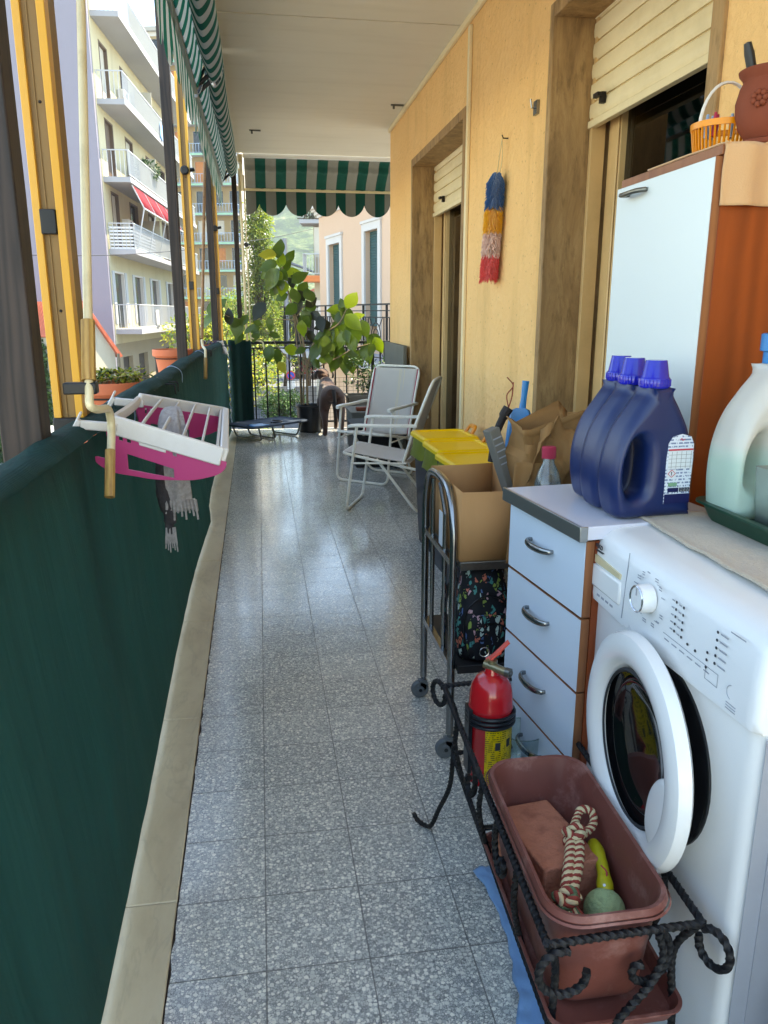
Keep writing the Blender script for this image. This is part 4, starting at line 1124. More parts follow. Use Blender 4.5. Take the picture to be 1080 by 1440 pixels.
for k in range(4):
    z1, z0 = zs[k], zs[k+1]+.004
    m = MB(); m.box(.0015, .0185, 0, L, z0, z1, T); dd = m.build('drawer', 'cherry_edge', du, bevel=.0008)
    m = MB(); m.box(0, .0012, .0015, L-.0015, z0+.0015, z1-.0015, T); m.build('drawer_face', 'laminate_blue', dd)
    m = MB(); hz = z1-.055-.002; yc = L*.5+.005
    pts = [Vector((0, yc-.048, hz)), Vector((-.010, yc-.046, hz)), Vector((-.020, yc-.03, hz)), Vector((-.024, yc, hz)), Vector((-.020, yc+.03, hz)), Vector((-.010, yc+.046, hz)), Vector((0, yc+.048, hz))]
    pts = [T @ p for p in spline(pts, 5)]; n_ = len(pts)
    m.tube(pts, [.0045+.0028*math.sin(PI*i/(n_-1)) for i in range(n_)], 10, flat=.7); m.build('handle', 'steel', dd)

# detergent bottles
def detergent(first):
    b = thing('detergent_bottle', 'x', 'bottle', (0, 0, 0), 'blue detergent bottles on the drawer unit')
    ol = [(0, -.0005), (-.052, 0), (-.070, .004), (-.079, .018), (-.086, .06), (-.084, .11), (-.068, .165), (-.040, .210), (-.025, .230), (-.021, .240), (-.018, .244), (0, .245), (.022, .244), (.025, .240), (.029, .230), (.045, .205), (.064, .17), (.077, .13), (.082, .08), (.082, .02), (.079, .006), (.068, 0)]
    hole = [(-.050, .040), (-.064, .07), (-.064, .11), (-.050, .148), (-.032, .152), (-.020, .130), (-.018, .09), (-.024, .05)]
    m = MB(); m.rounded(ol, hole, .037, .024, RX(90), 8, 6); m.build('body', 'bottle_blue', b, ang=60)
    m = MB(); m.lathe([(.0265, .242), (.0275, .244), (.0275, .258), (.0262, .260), (.0245, .262), (.0195, .290), (.0185, .292), (0, .292)], (.002, 0, 0), 32); cp = m.build('cap', 'cap_blue', b)
    m = MB()
    for k in range(28): a = 2*PI*k/28; m.bar((.002+.0276*math.cos(a), .0276*math.sin(a), .245), (.002+.0276*math.cos(a), .0276*math.sin(a), .2575), .0018)
    m.build('cap_ribs', 'cap_blue', cp)
    # back label: panels lie flat on the -Y face
    y = -.0376
    m = MB(); P_ = [(.017, .028), (.070, .028), (.072, .11), (.071, .140), (.064, .154), (.045, .159), (.026, .155), (.018, .142), (.016, .11)]
    m.prism(P_, .0006, lambda u, v, w: (u, y+.0008-w, v)); lb = m.build('label', 'print_lines', b)
    def pn(x0, x1, z0, z1, mat, nm, d=.0009):
        q = MB(); q.box(x0, x1, y-d, y, z0, z1); q.build(nm, mat, lb)
    pn(.019, .070, .094, .128, 'label_white', 'dosage_table'); pn(.019, .070, .1285, .1315, 'label_red', 'red_line')
    pn(.019, .038, .078, .093, 'label_white', 'hazard_panel'); pn(.018, .071, .028, .046, 'label_navy', 'navy_panel'); pn(.024, .046, .050, .058, 'label_navy', 'code_strip'); pn(.024, .042, .061, .068, 'label_green', 'green_strip')
    q = MB()
    for k in range(11): q.box(.048+.002*k, .048+.002*k+.0008+(.0005 if k % 3 == 0 else 0), y-.001, y-.0004, .050, .058)
    for k in range(4): q.box(.020, .069, y-.0012, y-.0008, .098+.0075*k, .0984+.0075*k)
    for k in range(5): q.box(.026+.010*k, .0264+.010*k, y-.0012, y-.0008, .095, .127)
    q.build('bar_marks', 'ink', lb)
    q = MB(); qs = [(.0285, .0785), (.0365, .0855), (.0285, .0925), (.0205, .0855)]
    for a_, b_ in zip(qs, qs[1:]+qs[:1]): q.bar((a_[0], y-.0012, a_[1]), (b_[0], y-.0012, b_[1]), .0012, .0008)
    q.build('hazard_border', 'label_red', lb)
    q = MB(); q.text('!', .009, basis((.0285, y-.0011, .0825), (1, 0, 0), (0, 0, 1)), .0002, bold=.0004); q.build('hazard_mark', 'ink', lb)
    q = MB(); q.tube(spline([(.040, y-.0008, .148), (.044, y-.0008, .151), (.046, y-.0008, .147), (.051, y-.0008, .150)]), .0007, 4); q.build('logo_mark', 'label_red', lb)
    return b
d0 = detergent(0)
spots = [((.716, 1.352, .8745), 5, 'nearest blue detergent bottle of the row, its white back label in full view'), ((.712, 1.430, .8745), 5, 'middle one of the three blue detergent bottles, mostly behind the nearest'), ((.722, 1.508, .8745), 5, 'farthest blue detergent bottle, at the left of the row beside the paper bag')]
cps = [d0]+[copy_tree(d0) for _ in spots[1:]]
for o, (lc, rz, lb) in zip(cps, spots): place(o, lc, R(rz), lb)

# ================================================================== TROLLEY, BOX AND BACKPACK
tr = thing('serving_trolley', 'chromed serving trolley with arched end frame and grey castors, carrying a cardboard box', 'trolley', (.72, 2.14, 0))
TX0, TX1, TY0, TY1 = .497, .955, 1.955, 2.325
for x in (TX0, TX1):
    m = MB(); r_ = .075
    pts = [(x, TY0, .075), (x, TY0, .78-r_-.02), (x, TY0+.05, .785), (x, (TY0+TY1)/2, .80), (x, TY1-.05, .785), (x, TY1, .78-r_-.02), (x, TY1, .075)]
    m.tube(fillet(pts, .09, 6), .0115, 12, flat=1.0); m.build('arched_frame', 'steel', tr)
    m = MB(); m.tube([(x+.002, TY0+.11, .285), (x+.002, TY0+.11, .70), (x+.002, TY0+.18, .775)], .007, 8); m.tube([(x+.002, TY1-.10, .285), (x+.002, TY1-.10, .77)], .007, 8); m.bar((x, TY0, .285), (x, TY1, .285), .016, .022); m.bar((x, TY0, .586), (x, TY1, .586), .012, .018)
    m.build('inner_bars', 'steel', tr)
for z, nm in ((.588, 'upper_shelf'), (.285, 'lower_shelf')):
    m = MB(); m.box(TX0+.012, TX1-.012, TY0-.02, TY1, z-.008, z+.006); m.box(TX0+.012, TX1-.012, TY0-.028, TY0-.0205, z-.012, z+.012); m.build(nm, 'dark_crate' if nm == 'lower_shelf' else 'tarnished', tr, bevel=.002)
for x in (TX0, TX1):
    for y in (TY0, TY1):
        m = MB(); m.tube([(x, y, .10), (x, y, .064)], .008, 8); m.prism([(-.014, .064), (.014, .064), (.020, .046), (.012, .026), (-.004, .028)], .022, lambda u, v, w: (x+u-.004, y-.011+w, v)); cs = m.build('castor', 'wheel_grey', tr, bevel=.002)
        m = MB(); m.lathe([(0, -.013), (.012, -.013), (.014, -.010), (.026, -.010), (.0295, -.006), (.0295, .006), (.026, .010), (.014, .010), (.012, .013), (0, .013)], (x-.012, y-.001, .0295), 28, RX(90)); m.build('wheel', 'wheel_grey', cs)
        m = MB(); m.lathe([(0, -.0145), (.006, -.0145), (.006, .0145), (0, .0145)], (x-.012, y-.001, .0295), 12, RX(90)); m.build('hub', 'black_plastic', cs)
m = MB(); m.box(TX0-.004, TX0-.002, TY0+.125, TY0+.165, .60, .70); tag(m.build('paper_note', 'label_white'), 'white paper slip tucked behind the trolley arch', 'paper')
cb = thing('cardboard_box', 'open empty cardboard box on the upper trolley shelf', 'box', (.612, 2.13, .595))
A, B, C, D = Vector((.513, 2.318, 0)), Vector((.514, 1.938, 0)), Vector((.718, 1.955, 0)), Vector((.714, 2.335, 0))
# outer shell, inner shell and rim
m = MB(); z0, z1, t_ = .596, .790, .0035
for p, q in ((A, B), (B, C), (C, D), (D, A)):
    n = (q-p).cross(Vector((0, 0, 1))).normalized()*t_
    jx_ = .0015
    m.add([p+Vector((0, 0, z0)), q+Vector((0, 0, z0)), q+Vector((0, 0, z1)), (p+q)/2+Vector((0, 0, z1-.002)), p+Vector((0, 0, z1))], [(0, 1, 2, 3, 4)])
m.add([A+Vector((0, 0, z0)), B+Vector((0, 0, z0)), C+Vector((0, 0, z0)), D+Vector((0, 0, z0))], [(0, 1, 2, 3)])
m.build('box_wall', 'cardboard', cb, solid=.004, soff=0, ang=20)
m = MB(); y = .555; p0 = C+(D-C)*.52+Vector((-.0028, 0, 0)); m.bar(p0+Vector((-.0, 0, z0+.01)), p0+Vector((-.0, 0, z1-.004)), .0015, .05, up=(0, 1, 0)); m.box(.5155, .519, 2.1, 2.16, z0+.02, z1-.01); m.build('tape', 'kraft_paper', cb)

bp = thing('backpack', 'black backpack with colourful leaf print on the lower trolley shelf', 'backpack', (.60, 2.02, .30))
m = MB(); rings = []
for i in range(15):
    s_ = i/14; z = .294+.265*s_; w = .085*(1-.25*max(0, s_-.55)**1.2/.35)*(.85+.15*math.sin(PI*min(1, s_*1.6))); d = .075*(1-.35*max(0, s_-.5)/.5)*(.88+.12*math.sin(PI*s_))
    rings.append([p+Vector((.006*mnoise.noise(Vector((p.x*14, p.y*14, z*14))), .006*mnoise.noise(Vector((p.x*14, p.y*14, z*14+5))), 0)) for p in rrect(.60, 2.03, w, d, .04, z, 5)])
m.loft(rings); m.build('bag_body', 'floral_print', bp, ang=80)
m = MB(); rings = []
for i in range(9):
    s_ = i/8; z = .305+.13*s_; k = .8+.2*math.sin(PI*s_); rings.append(rrect(.60, 1.958, .062*k, .022*k, .018, z, 4))
m.loft(rings); m.build('front_pocket', 'floral_print', bp, ang=80)
m = MB(); m.tube(spline([(.535, 1.965, .35), (.540, 1.955, .45), (.60, 1.952, .492), (.66, 1.955, .45), (.662, 1.965, .35)]), .003, 6); m.tube(spline([(.545, 1.935, .40), (.60, 1.930, .418), (.655, 1.935, .40)]), .0025, 6); m.build('zip', 'black_plastic', bp)
m = MB(); m.box(.634, .640, 1.944, 1.948, .405, .43); m.box(.628, .634, 1.928, 1.932, .39, .41); m.build('zip_pull', 'steel', bp, bevel=.001)
m = MB()
for x in (.55, .65): m.tube(spline([(x, 2.10, .49), (x-.03, 2.13, .44), (x-.035, 2.12, .36), (x-.01, 2.105, .31)]), .011, 8, flat=.4)
m.tube(spline([(.575, 2.09, .505), (.58, 2.09, .52), (.62, 2.09, .52), (.625, 2.09, .505)]), .006, 6)
m.build('strap', 'black_plastic', bp)
pc = thing('patterned_pouch', 'small dark patterned pouch with an orange tag beside the backpack', 'pouch', (.73, 1.99, .30))
m = MB(); m.loft([[p+Vector((0, 0, .004*mnoise.noise(p*30))) for p in rrect(.735, 1.985, .055*k, .04*k2, .02, z, 4)] for z, k, k2 in ((.293, .9, .9), (.31, 1, 1), (.36, 1, .95), (.395, .9, .7), (.405, .6, .3))]); m.build('pouch_body', 'floral_print', pc, ang=80)
m = MB(); m.prism([(.695, .335), (.728, .35), (.712, .392), (.698, .385)], .002, lambda u, v, w: (u, 1.942-w-.02*(v-.34), v)); m.build('orange_tag', 'orange_slab', pc)

# things standing behind the box on the trolley
pb = thing('paper_bag', 'crumpled brown paper bag with an open ragged top and scribbled handwriting', 'paper bag', (.80, 2.02, .595))
m = MB(); rings = []; nn = 40
for i in range(19):
    s_ = i/18; z = .596+(.375)*s_
    rg = []
    for p in rrect(.800-.03*s_, 2.03, .074+.014*math.sin(PI*s_), .080-.01*s_, .018, z, 9):
        q = Vector((p.x*15, p.y*15, z*13)); n = mnoise.noise(q); n2 = abs(mnoise.noise(q*2.7))
        d = (p-Vector((.80, 2.03, z))).normalized(); k = .022*n+.020*n2
        if s_ > .9: k += .012*mnoise.noise(Vector((p.x*30, p.y*30, 3))); 
        zz_ = z+(.075*mnoise.noise(Vector((p.x*13, p.y*13, 8))) if i >= 17 else .006*n)
        if i == 18: k += .012
        rg.append(Vector((p.x+d.x*k, p.y+d.y*k, zz_)))
    rings.append(rg)
m.loft(rings, cap=False); m.build('bag_sheet', 'kraft_paper', pb, ang=25, solid=.0015)
m = MB()   # flap folded outward and second crumpled paper
def flap(u, v):
    x = .715+.10*u; z = .955-.15*v+.03*math.sin(u*4); y = 1.925-.03*v-.02*math.sin(u*7+v*3)+.015*mnoise.noise(Vector((u*4, v*4, 1)))
    return (x-.05*v, y, z+.02*mnoise.noise(Vector((u*5, v*5, 6))))
m.sheet(flap, 14, 14); m.build('folded_flap', 'kraft_paper', pb, ang=20, solid=.0012)
m = MB()
for k, (x, z, w) in enumerate(((.655, .80, .05), (.66, .775, .06), (.648, .75, .05))):
    m.tube(spline([(x+w*i/7, 1.885+.0*i, z+.012*math.sin(i*2.1+k)+.001*i) for i in range(8)], 4), .0011, 4)
m.build('handwriting', 'ink', pb)
m = MB()
def low(u, v):
    x = .628+.115*u; z = .60+.27*v; n = mnoise.noise(Vector((u*3, v*4, 5)))
    return (x+.02*v, 1.892+.02*v+.05*(u-.5)**2+.010*n, z)
m.sheet(low, 16, 20); m.build('front_sheet', 'kraft_paper', pb, ang=25, solid=.0015)

cl_b = thing('plastic_bottle', 'clear crinkled plastic bottle with a red cap in front of the paper bag', 'bottle', (.715, 1.84, .63))
BX = Vector((.715, 1.845, .658))
m = MB(); m.lathe([(.03, .0), (.036, .01), (.036, .06), (.033, .075), (.036, .09), (.036, .13), (.034, .17), (.026, .20), (.015, .222), (.0135, .240)], BX, 28, RX(-3), caps=False)
m.build('body', 'clear_plastic', cl_b)
m = MB(); m.lathe([(.0175, .234), (.018, .236), (.018, .262), (.0165, .264), (0, .264)], BX, 24, RX(-3)); m.build('cap', 'red_trim', cl_b)
m = MB(); m.prism([(-.024, .12), (.0, .12), (.004, .175), (-.022, .172)], .0006, lambda u, v, w: (BX.x+u-.010, BX.y-.030-w, BX.z+v-.02)); m.build('label', 'trim_white', cl_b)
sh = MB(); sh.box(.66, .78, 1.80, 1.90, .596, .657); tag(sh.build('low_box', 'cardboard', bevel=.003), 'low brown box under the red capped bottle', 'box')
m = MB(); m.lathe([(.022, 0), (.026, .045), (.027, .05), (.024, .05), (.02, .004)], (.785, 1.815, .825), 20); 
m2 = MB(); m2.lathe([(0, 0), (.024, 0), (.026, .05), (.028, .055), (.024, .055), (.022, .004), (0, .004)], (.762, 1.70, .80), 24)
# carton and cup stand on a small stack behind the drawer unit
st = thing('small_carton', 'small white carton printed with a blue letter beside the farthest detergent bottle', 'carton', (.80, 1.70, .60))
m = MB(); m.box(.765, .835, 1.665, 1.735, .60, .87); m.build('carton_wall', 'label_white', st, bevel=.003)
m = MB(); m.tube(arc((.790, 1.6635, .84), .011, 50, 310, 14), .0024, 6); m.build('lettering', 'label_navy', st)
m = MB(); m.box(.72, .85, 1.645, 1.752, .53, .599); tag(m.build('shelf_box', 'dark_crate', bevel=.003), 'dark box under the white carton behind the drawer unit', 'box')
m = MB(); m.lathe([(0, 0), (.024, 0), (.029, .07), (.031, .072), (.027, .072), (.023, .004), (0, .004)], (.775, 1.86, .80-.0), 24); 
cupo = m.build('white_cup', 'cup_plastic'); tag(cupo, 'small ribbed translucent cup beside the red capped bottle', 'cup')
cupo.location.z = .599+.0; cupo.location.x = .79
# dustpan, brush and grey carton
dp = thing('dustpan', 'bright blue plastic dustpan standing handle up behind the paper bag', 'dustpan', (.69, 2.2, .80))
T = TR(.758, 2.22, .925) @ RZ(-18) @ RX(-6) @ Matrix.Scale(.9, 4)
m = MB(); m.loft([[T @ p for p in (Vector((-w, 0, z)), Vector((-w*.8, -.016, z)), Vector((w*.8, -.016, z)), Vector((w, 0, z)), Vector((w*.8, .006, z)), Vector((-w*.8, .006, z)))] for z, w in ((-.12, .05), (-.02, .042), (.035, .036), (.05, .030), (.056, .016))]); m.build('pan', 'blue_plastic', dp, ang=40)
m = MB(); m.tube([T @ Vector((.006, -.004, .05)), T @ Vector((.010, -.004, .09)), T @ Vector((.014, -.004, .145))], [.011, .009, .011], 10, flat=.6); m.build('handle', 'blue_plastic', dp)
hb = thing('hand_brush', 'brown bristled hand brush beside the blue dustpan, hung by a frayed cord', 'brush', (.66, 2.2, .85))
m = MB(); T = TR(.682, 2.19, .90) @ RY(12); m.tube(spline([T @ Vector((0, 0, -.08)), T @ Vector((-.006, 0, 0)), T @ Vector((.004, 0, .06)), T @ Vector((.012, 0, .085))]), [.012]*12+[.016]*7, 10); m.build('brush_head', 'dog_dark', hb)
m = MB(); m.tube(spline([T @ Vector((.012, 0, .085)), T @ Vector((-.002, 0, .12)), T @ Vector((.010, 0, .15)), T @ Vector((-.014, 0, .17))]), .0018, 5); m.tube(spline([T @ Vector((.012, 0, .085)), T @ Vector((.014, 0, .12)), T @ Vector((.008, 0, .16))]), .0018, 5); m.build('cord', 'rope_red', hb)
gc = thing('grey_carton', 'narrow grey carton leaning left beside the brush and paper bag', 'carton', (.66, 2.05, .53))
T = TR(.668, 2.10, .835) @ RY(-20) @ RZ(14)
m = MB(); m.box(-.016, .018, -.02, .02, -.14, .105, T); m.build('carton_wall', 'grey_crate', gc, bevel=.002)
m = MB()
for k in range(5): m.box(-.013, .015, -.0208, -.0203, .0+.019*k, .004+.019*k, T)
m.build('print_marks', 'faint_ink', gc)

# ================================================================== YELLOW BINS
def make_bin():
    b = thing('recycling_bin', 'x', 'bin', (0, 0, 0), 'dark recycling bins with yellow lids')
    m = MB(); m.loft([rrect(0, 0, .10, .12, .02, .0), rrect(0, 0, .105, .125, .02, .01), rrect(0, 0, .135, .145, .025, .575), rrect(0, 0, .142, .152, .025, .58), rrect(0, 0, .142, .152, .025, .60)]); m.build('body', 'bin_body', b)
    m = MB(); m.loft([rrect(0, 0, .148, .157, .03, .597), rrect(0, 0, .152, .161, .03, .600), rrect(0, 0, .152, .161, .03, .616), rrect(0, 0, .143, .152, .03, .626), rrect(0, 0, .125, .134, .03, .627), rrect(0, 0, .120, .129, .028, .620), rrect(0, 0, .02, .02, .01, .622)])
    ld = m.build('lid', 'yellow_plastic', b)
    m = MB(); m.tube(fillet([(.135, -.05, .625), (.160, -.045, .66), (.160, .045, .66), (.135, .05, .625)], .02), .009, 8, flat=1.4); m.build('latch', 'orange_plastic', ld)
    m = MB()
    def liner(u, v):
        a = R(70+220*u); n = mnoise.noise(Vector((u*9, v*3, 2))); r_ = 1.0
        x = .150*math.copysign(abs(math.cos(a))**.5, math.cos(a)); y = .158*math.copysign(abs(math.sin(a))**.5, math.sin(a))
        d = 1+.05*v+.05*n*v
        return (x*d-.012*v*(1-abs(math.sin(a))), y*d, .600-.09*v*(.6+.5*math.sin(u*PI))-.01*n)
    m.sheet(liner, 60, 8); m.build('bag_liner', 'bag_green', b, ang=30)
    return b
b0 = make_bin(); bs_ = [b0]+[copy_tree(b0) for _ in range(2)]
for o, lc, rz, lb in zip(bs_, ((.955, 4.02, 0), (.945, 3.66, 0), (.935, 3.31, 0)), (3, 2, 4), ('farthest yellow lidded bin, beside the front folding chair', 'middle yellow lidded bin of the three', 'nearest yellow lidded bin, right behind the cardboard box')): place(o, lc, R(rz), lb)

# ================================================================== FEATHER DUSTER
fd = thing('feather_duster', 'long fluffy duster in blue, yellow, pale and red bands hanging on the stucco wall', 'duster', (1.07, 3.56, 1.36))
m = MB(); m.tube([(1.1, 3.54, 1.985), (1.078, 3.54, 1.985), (1.072, 3.54, 1.998)], .003, 6); m.build('nail', 'hook_dark', fd)
m = MB(); m.tube(spline([(1.073, 3.54, 1.985), (1.066, 3.55, 1.91), (1.062, 3.56, 1.845)]), .0022, 6); m.tube(spline([(1.073, 3.54, 1.985), (1.075, 3.535, 1.90), (1.070, 3.55, 1.845)]), .0022, 6); m.build('cord', 'rope_cream', fd)
m = MB(); m.tube([(1.06, 3.56, 1.85), (1.055, 3.62, 1.40)], .012, 10); m.build('core', 'rope_cream', fd)
rr2 = random.Random(11)
for nm, mt, za, zb, L in (('blue_tuft', 'duster_blue', 1.848, 1.70, .04), ('yellow_tuft', 'duster_yellow', 1.71, 1.605, .04), ('pale_tuft', 'duster_pale', 1.615, 1.51, .05), ('red_tuft', 'duster_red', 1.525, 1.42, .07)):
    m = MB()
    for k in range(1300):
        z = rr2.uniform(zb+.012, za); f = (1.85-z)/.45; c_ = Vector((1.060-.005*f, 3.56+.06*f, z)); a = rr2.uniform(0, 2*PI)
        rad = .058*min(1, .40+(1.85-z)/.05) if nm == 'blue_tuft' else .058
        ff = rr2.uniform(.75, 1.05); q = c_+Vector((math.cos(a)*rad*.75*ff, math.sin(a)*rad*ff, -L*rr2.uniform(.3, .8))); q.x = min(q.x, 1.092)
        e = rr2.uniform(.7, 1.1)
        c2 = c_+(q-c_)*.5+Vector((math.cos(a)*.008, math.sin(a)*.008, .006)); c2.x = min(c2.x, 1.092)
        m.tube([c_+Vector((math.cos(a)*.012, math.sin(a)*.012, 0)), c2, q], [.0022*e, .0030*e, .0010], 4, cap=False)
    m.build(nm, mt, fd, ang=80)

# ================================================================== PLANT STAND GROUP
ps = thing('plant_stand', 'black twisted wrought iron plant stand in front of the washing machine', 'plant stand', (.47, 1.2, 0))
TZ = .425; IR = .0064; TW = 130
NLc, NRc, FRc, FLc = Vector((.352, .822, TZ)), Vector((.580, .825, TZ)), Vector((.598, 1.585, TZ)), Vector((.385, 1.575, TZ))
def iron(mb, pts, r=IR, tw=TW, sp=True, seg=8): 
    q = spline(pts, seg) if sp else pts
    # resample so the twist shows
    o = [Vector(q[0])]
    for a, b in zip(q, q[1:]):
        n = max(1, int((Vector(b)-Vector(a)).length/.004)); o += [Vector(a).lerp(Vector(b), (i+1)/n) for i in range(n)]
    mb.tube(o, r, 8, twist=tw, sq=.2)
for a, b in ((NLc, NRc), (NRc, FRc), (FRc, FLc), (FLc, NLc)):
    m = MB(); iron(m, [a, a.lerp(b, .5)+Vector((0, 0, .001)), b]); m.build('top_rail', 'black_iron', ps, ang=50)
BZ = .262
def inset(p, k=.02): c_ = Vector((.478, 1.2, 0)); d = (c_-p); return p+Vector((math.copysign(k, d.x), math.copysign(k, d.y), 0))
low_ = [inset(p) for p in (NLc, NRc, FRc, FLc)]; low_ = [Vector((p.x, p.y, BZ)) for p in low_]
for a, b in zip(low_, low_[1:]+low_[:1]):
    m = MB(); iron(m, [a, a.lerp(b, .5), b]); m.build('bottom_rail', 'black_iron', ps, ang=50)
m = MB()
for k in (.2, .45, .62, .85): a = low_[0].lerp(low_[3], k); b = low_[1].lerp(low_[2], k); m.bar(a, b, .012, .004)
m.build('cross_strips', 'black_iron', ps)
m = MB(); iron(m, [Vector((.370+.033*math.cos(R(a)), .812+.006*math.cos(R(a*.5)), .386+.031*math.sin(R(a)))) for a in range(70, 400, 30)]); m.build('corner_ring', 'black_iron', ps, ang=50)
for p, sx, sy in ((NLc, -1, -1), (NRc, 1, -1), (FRc, 1, 1), (FLc, -1, 1)):
    m = MB(); q = inset(p)
    sxx = .25 if sx > 0 else 1
    iron(m, [p+Vector((-.002, 0, .004)), Vector((q.x-.004*sx, q.y-.006*sy, .36)), Vector((q.x, q.y, BZ)), Vector((q.x+.004*sxx*sx, q.y+.01*sy, .17)), Vector((p.x+.0*sx, p.y+.03*sy, .08)), Vector((p.x+.012*sxx*sx, p.y+.055*sy, .02)), Vector((p.x+.025*sxx*sx, p.y+.075*sy, .0085)), Vector((p.x+.04*sxx*sx, p.y+.092*sy, .013)), Vector((p.x+.048*sxx*sx, p.y+.098*sy, .028))])
    m.build('leg', 'black_iron', ps, ang=50)
    if p is NLc: continue
    m = MB(); d = Vector((sx*.4, sy, 0)).normalized(); c_ = p+d*.020+Vector((0, 0, -.026)); k = 10
    iron(m, [c_+d*(.025*math.cos(R(a)))+Vector((0, 0, .028*math.sin(R(a)))) for a in range(140, -215, -30)]); m.build('corner_ring', 'black_iron', ps, ang=50)
def scroll(o, ax, s_=1, h=.12):
    """a C-shaped scroll hanging from the rail; ax = direction along the rail"""
    o = Vector(o); ax = Vector(ax); P_ = lambda a, z: o+ax*(a*s_)+Vector((0, 0, z))
    return [P_(0, 0), P_(.012, -.025), P_(.010, -.060), P_(-.010, -.085), P_(-.028, -.078), P_(-.030, -.060), P_(-.018, -.055)]
for nm, o, ax, s_ in (('a', NLc.lerp(NRc, .72), (1, 0, 0), 1.2), ('b', FRc.lerp(NRc, .28), (0, 1, 0), 1.2), ('c', FRc.lerp(NRc, .55), (0, 1, 0), -1.2), ('d', NLc.lerp(FLc, .35), (0, 1, 0), 1.2), ('e', NLc.lerp(FLc, .6), (0, 1, 0), -1.2), ('f', FLc.lerp(FRc, .6), (1, 0, 0), 1.2)):
    m = MB(); iron(m, scroll(o, ax, s_)); m.build('scroll', 'black_iron', ps, ang=50)
# long S scroll on the near end
m = MB(); iron(m, [NLc.lerp(NRc, .70)+Vector((0, -.002, -.004)), Vector((.520, .818, .385)), Vector((.500, .812, .345)), Vector((.462, .808, .305)), Vector((.44, .806, .27)), Vector((.445, .806, .235)), Vector((.475, .806, .222)), Vector((.502, .806, .238)), Vector((.500, .806, .262)), Vector((.482, .806, .266))]); m.build('scroll', 'black_iron', ps, ang=50)
for (o, b_, ax) in ((NLc.lerp(FLc, .5), low_[0].lerp(low_[3], .5), (0, 1, 0)), (NLc.lerp(FLc, .2), low_[0].lerp(low_[3], .2), (0, 1, 0)), (NLc.lerp(FLc, .8), low_[0].lerp(low_[3], .8), (0, 1, 0)), (NRc.lerp(FRc, .5), low_[1].lerp(low_[2], .5), (0, 1, 0)), (NRc.lerp(FRc, .85), low_[1].lerp(low_[2], .85), (0, 1, 0)), (NRc.lerp(FRc, .15), low_[1].lerp(low_[2], .15), (0, 1, 0))):
    m = MB(); d = (o-b_); d.z = 0; n = d.normalized()*.012; iron(m, [o, o.lerp(b_, .35)+n, o.lerp(b_, .7)+n*.7, b_], .006); m.build('upright', 'black_iron', ps, ang=50)

pl = thing('planter_box', 'brown rectangular plastic planter resting in the wrought iron stand', 'planter', (.455, 1.02, .28))
def PR(hx, hy, r, z, sh=0): return [Vector((p.x+(p.y-1.02)*.035, p.y, p.z)) for p in rrect(.457, 1.018, hx, hy, r, z, 8)]
m = MB(); m.loft([PR(.066, .158, .035, .282), PR(.070, .165, .038, .290), PR(.082, .184, .045, .440), PR(.092, .195, .052, .442), PR(.0935, .197, .053, .452), PR(.090, .193, .05, .460), PR(.0845, .187, .047, .458), PR(.078, .180, .042, .432), PR(.066, .16, .035, .296), PR(.01, .01, .004, .294)]); m.build('box', 'planter_brown', pl)
m = MB()
m.loft([PR(.0955, .199, .054, .4455), PR(.0975, .201, .055, .4475), PR(.0955, .199, .054, .4505)], cap=False); m.build('rim_bead', 'planter_brown', pl)
sa = MB(); sa.loft([[p+Vector((.012, 0, 0)) for p in PR(hx, hy, r, z)] for hx, hy, r, z in ((.085, .195, .02, .2695), (.09, .20, .022, .272), (.098, .208, .025, .292), (.101, .211, .027, .293), (.101, .211, .027, .296), (.096, .206, .024, .296), (.088, .198, .022, .275), (.01, .01, .004, .274))])
tag(sa.build('saucer', 'planter_brown'), 'reddish brown rectangular saucer under the planter box', 'saucer')
T = TR(.452, 1.083, .3525) @ RZ(7) @ RX(-5)
m = MB(); m.box(-.056, .046, -.098, .090, -.045, .045, T)
tag(m.build('brick', 'brick', bevel=.004, seg=3), 'worn terracotta brick lying inside the planter box', 'brick')
# rope toy
rt = thing('rope_toy', 'knotted red, cream and green dog rope toy lying across the brick', 'dog toy', (.47, .96, .40))
def rope(path, R_, r, n_str, turns_per_m, mats, nm, parent):
    q = spline(path, 10); o = [Vector(q[0])]
    for a, b in zip(q, q[1:]):
        n = max(1, int((Vector(b)-Vector(a)).length/.0022)); o += [Vector(a).lerp(Vector(b), (i+1)/n) for i in range(n)]
    pts, tans, us = frames(o); m = MB()
    for k in range(n_str):
        L = 0; ps_ = []
        for i in range(len(pts)):
            if i: L += (pts[i]-pts[i-1]).length
            a = 2*PI*(k/n_str+L*turns_per_m); w = tans[i].cross(us[i]); ps_.append(pts[i]+us[i]*(math.cos(a)*R_)+w*(math.sin(a)*R_))
        m.m = k % len(mats); m.tube(ps_, r, 6)
    return m.build(nm, mats, parent, ang=80)
rc = ['rope_cream', 'rope_red']
A0 = at(815, 1135, 'z', .435); 
kn1 = at(808, 1175, 'z', .425); kn2 = at(797, 1268, 'z', .405)
e1 = at(829, 1150, 'z', .425)
rope([kn1+Vector((-.006, 0, 0)), at(812, 1148, 'z', .428), at(818, 1138, 'z', .436), at(832, 1142, 'z', .434), at(834, 1160, 'z', .425), kn1+Vector((.012, 0, -.002))], .0035, .0038, 4, 45, rc, 'loop', rt)
rope([kn1+Vector((-.003, .004, -.002)), kn1.lerp(kn2, .5)+Vector((-.003, 0, .004)), kn2+Vector((0, .008, 0))], .0048, .0048, 4, 40, rc, 'strand', rt)
rope([kn1+Vector((.009, .004, -.002)), kn1.lerp(kn2, .5)+Vector((.011, 0, .002)), kn2+Vector((.008, .006, 0))], .0048, .0048, 4, 40, rc, 'strand', rt)
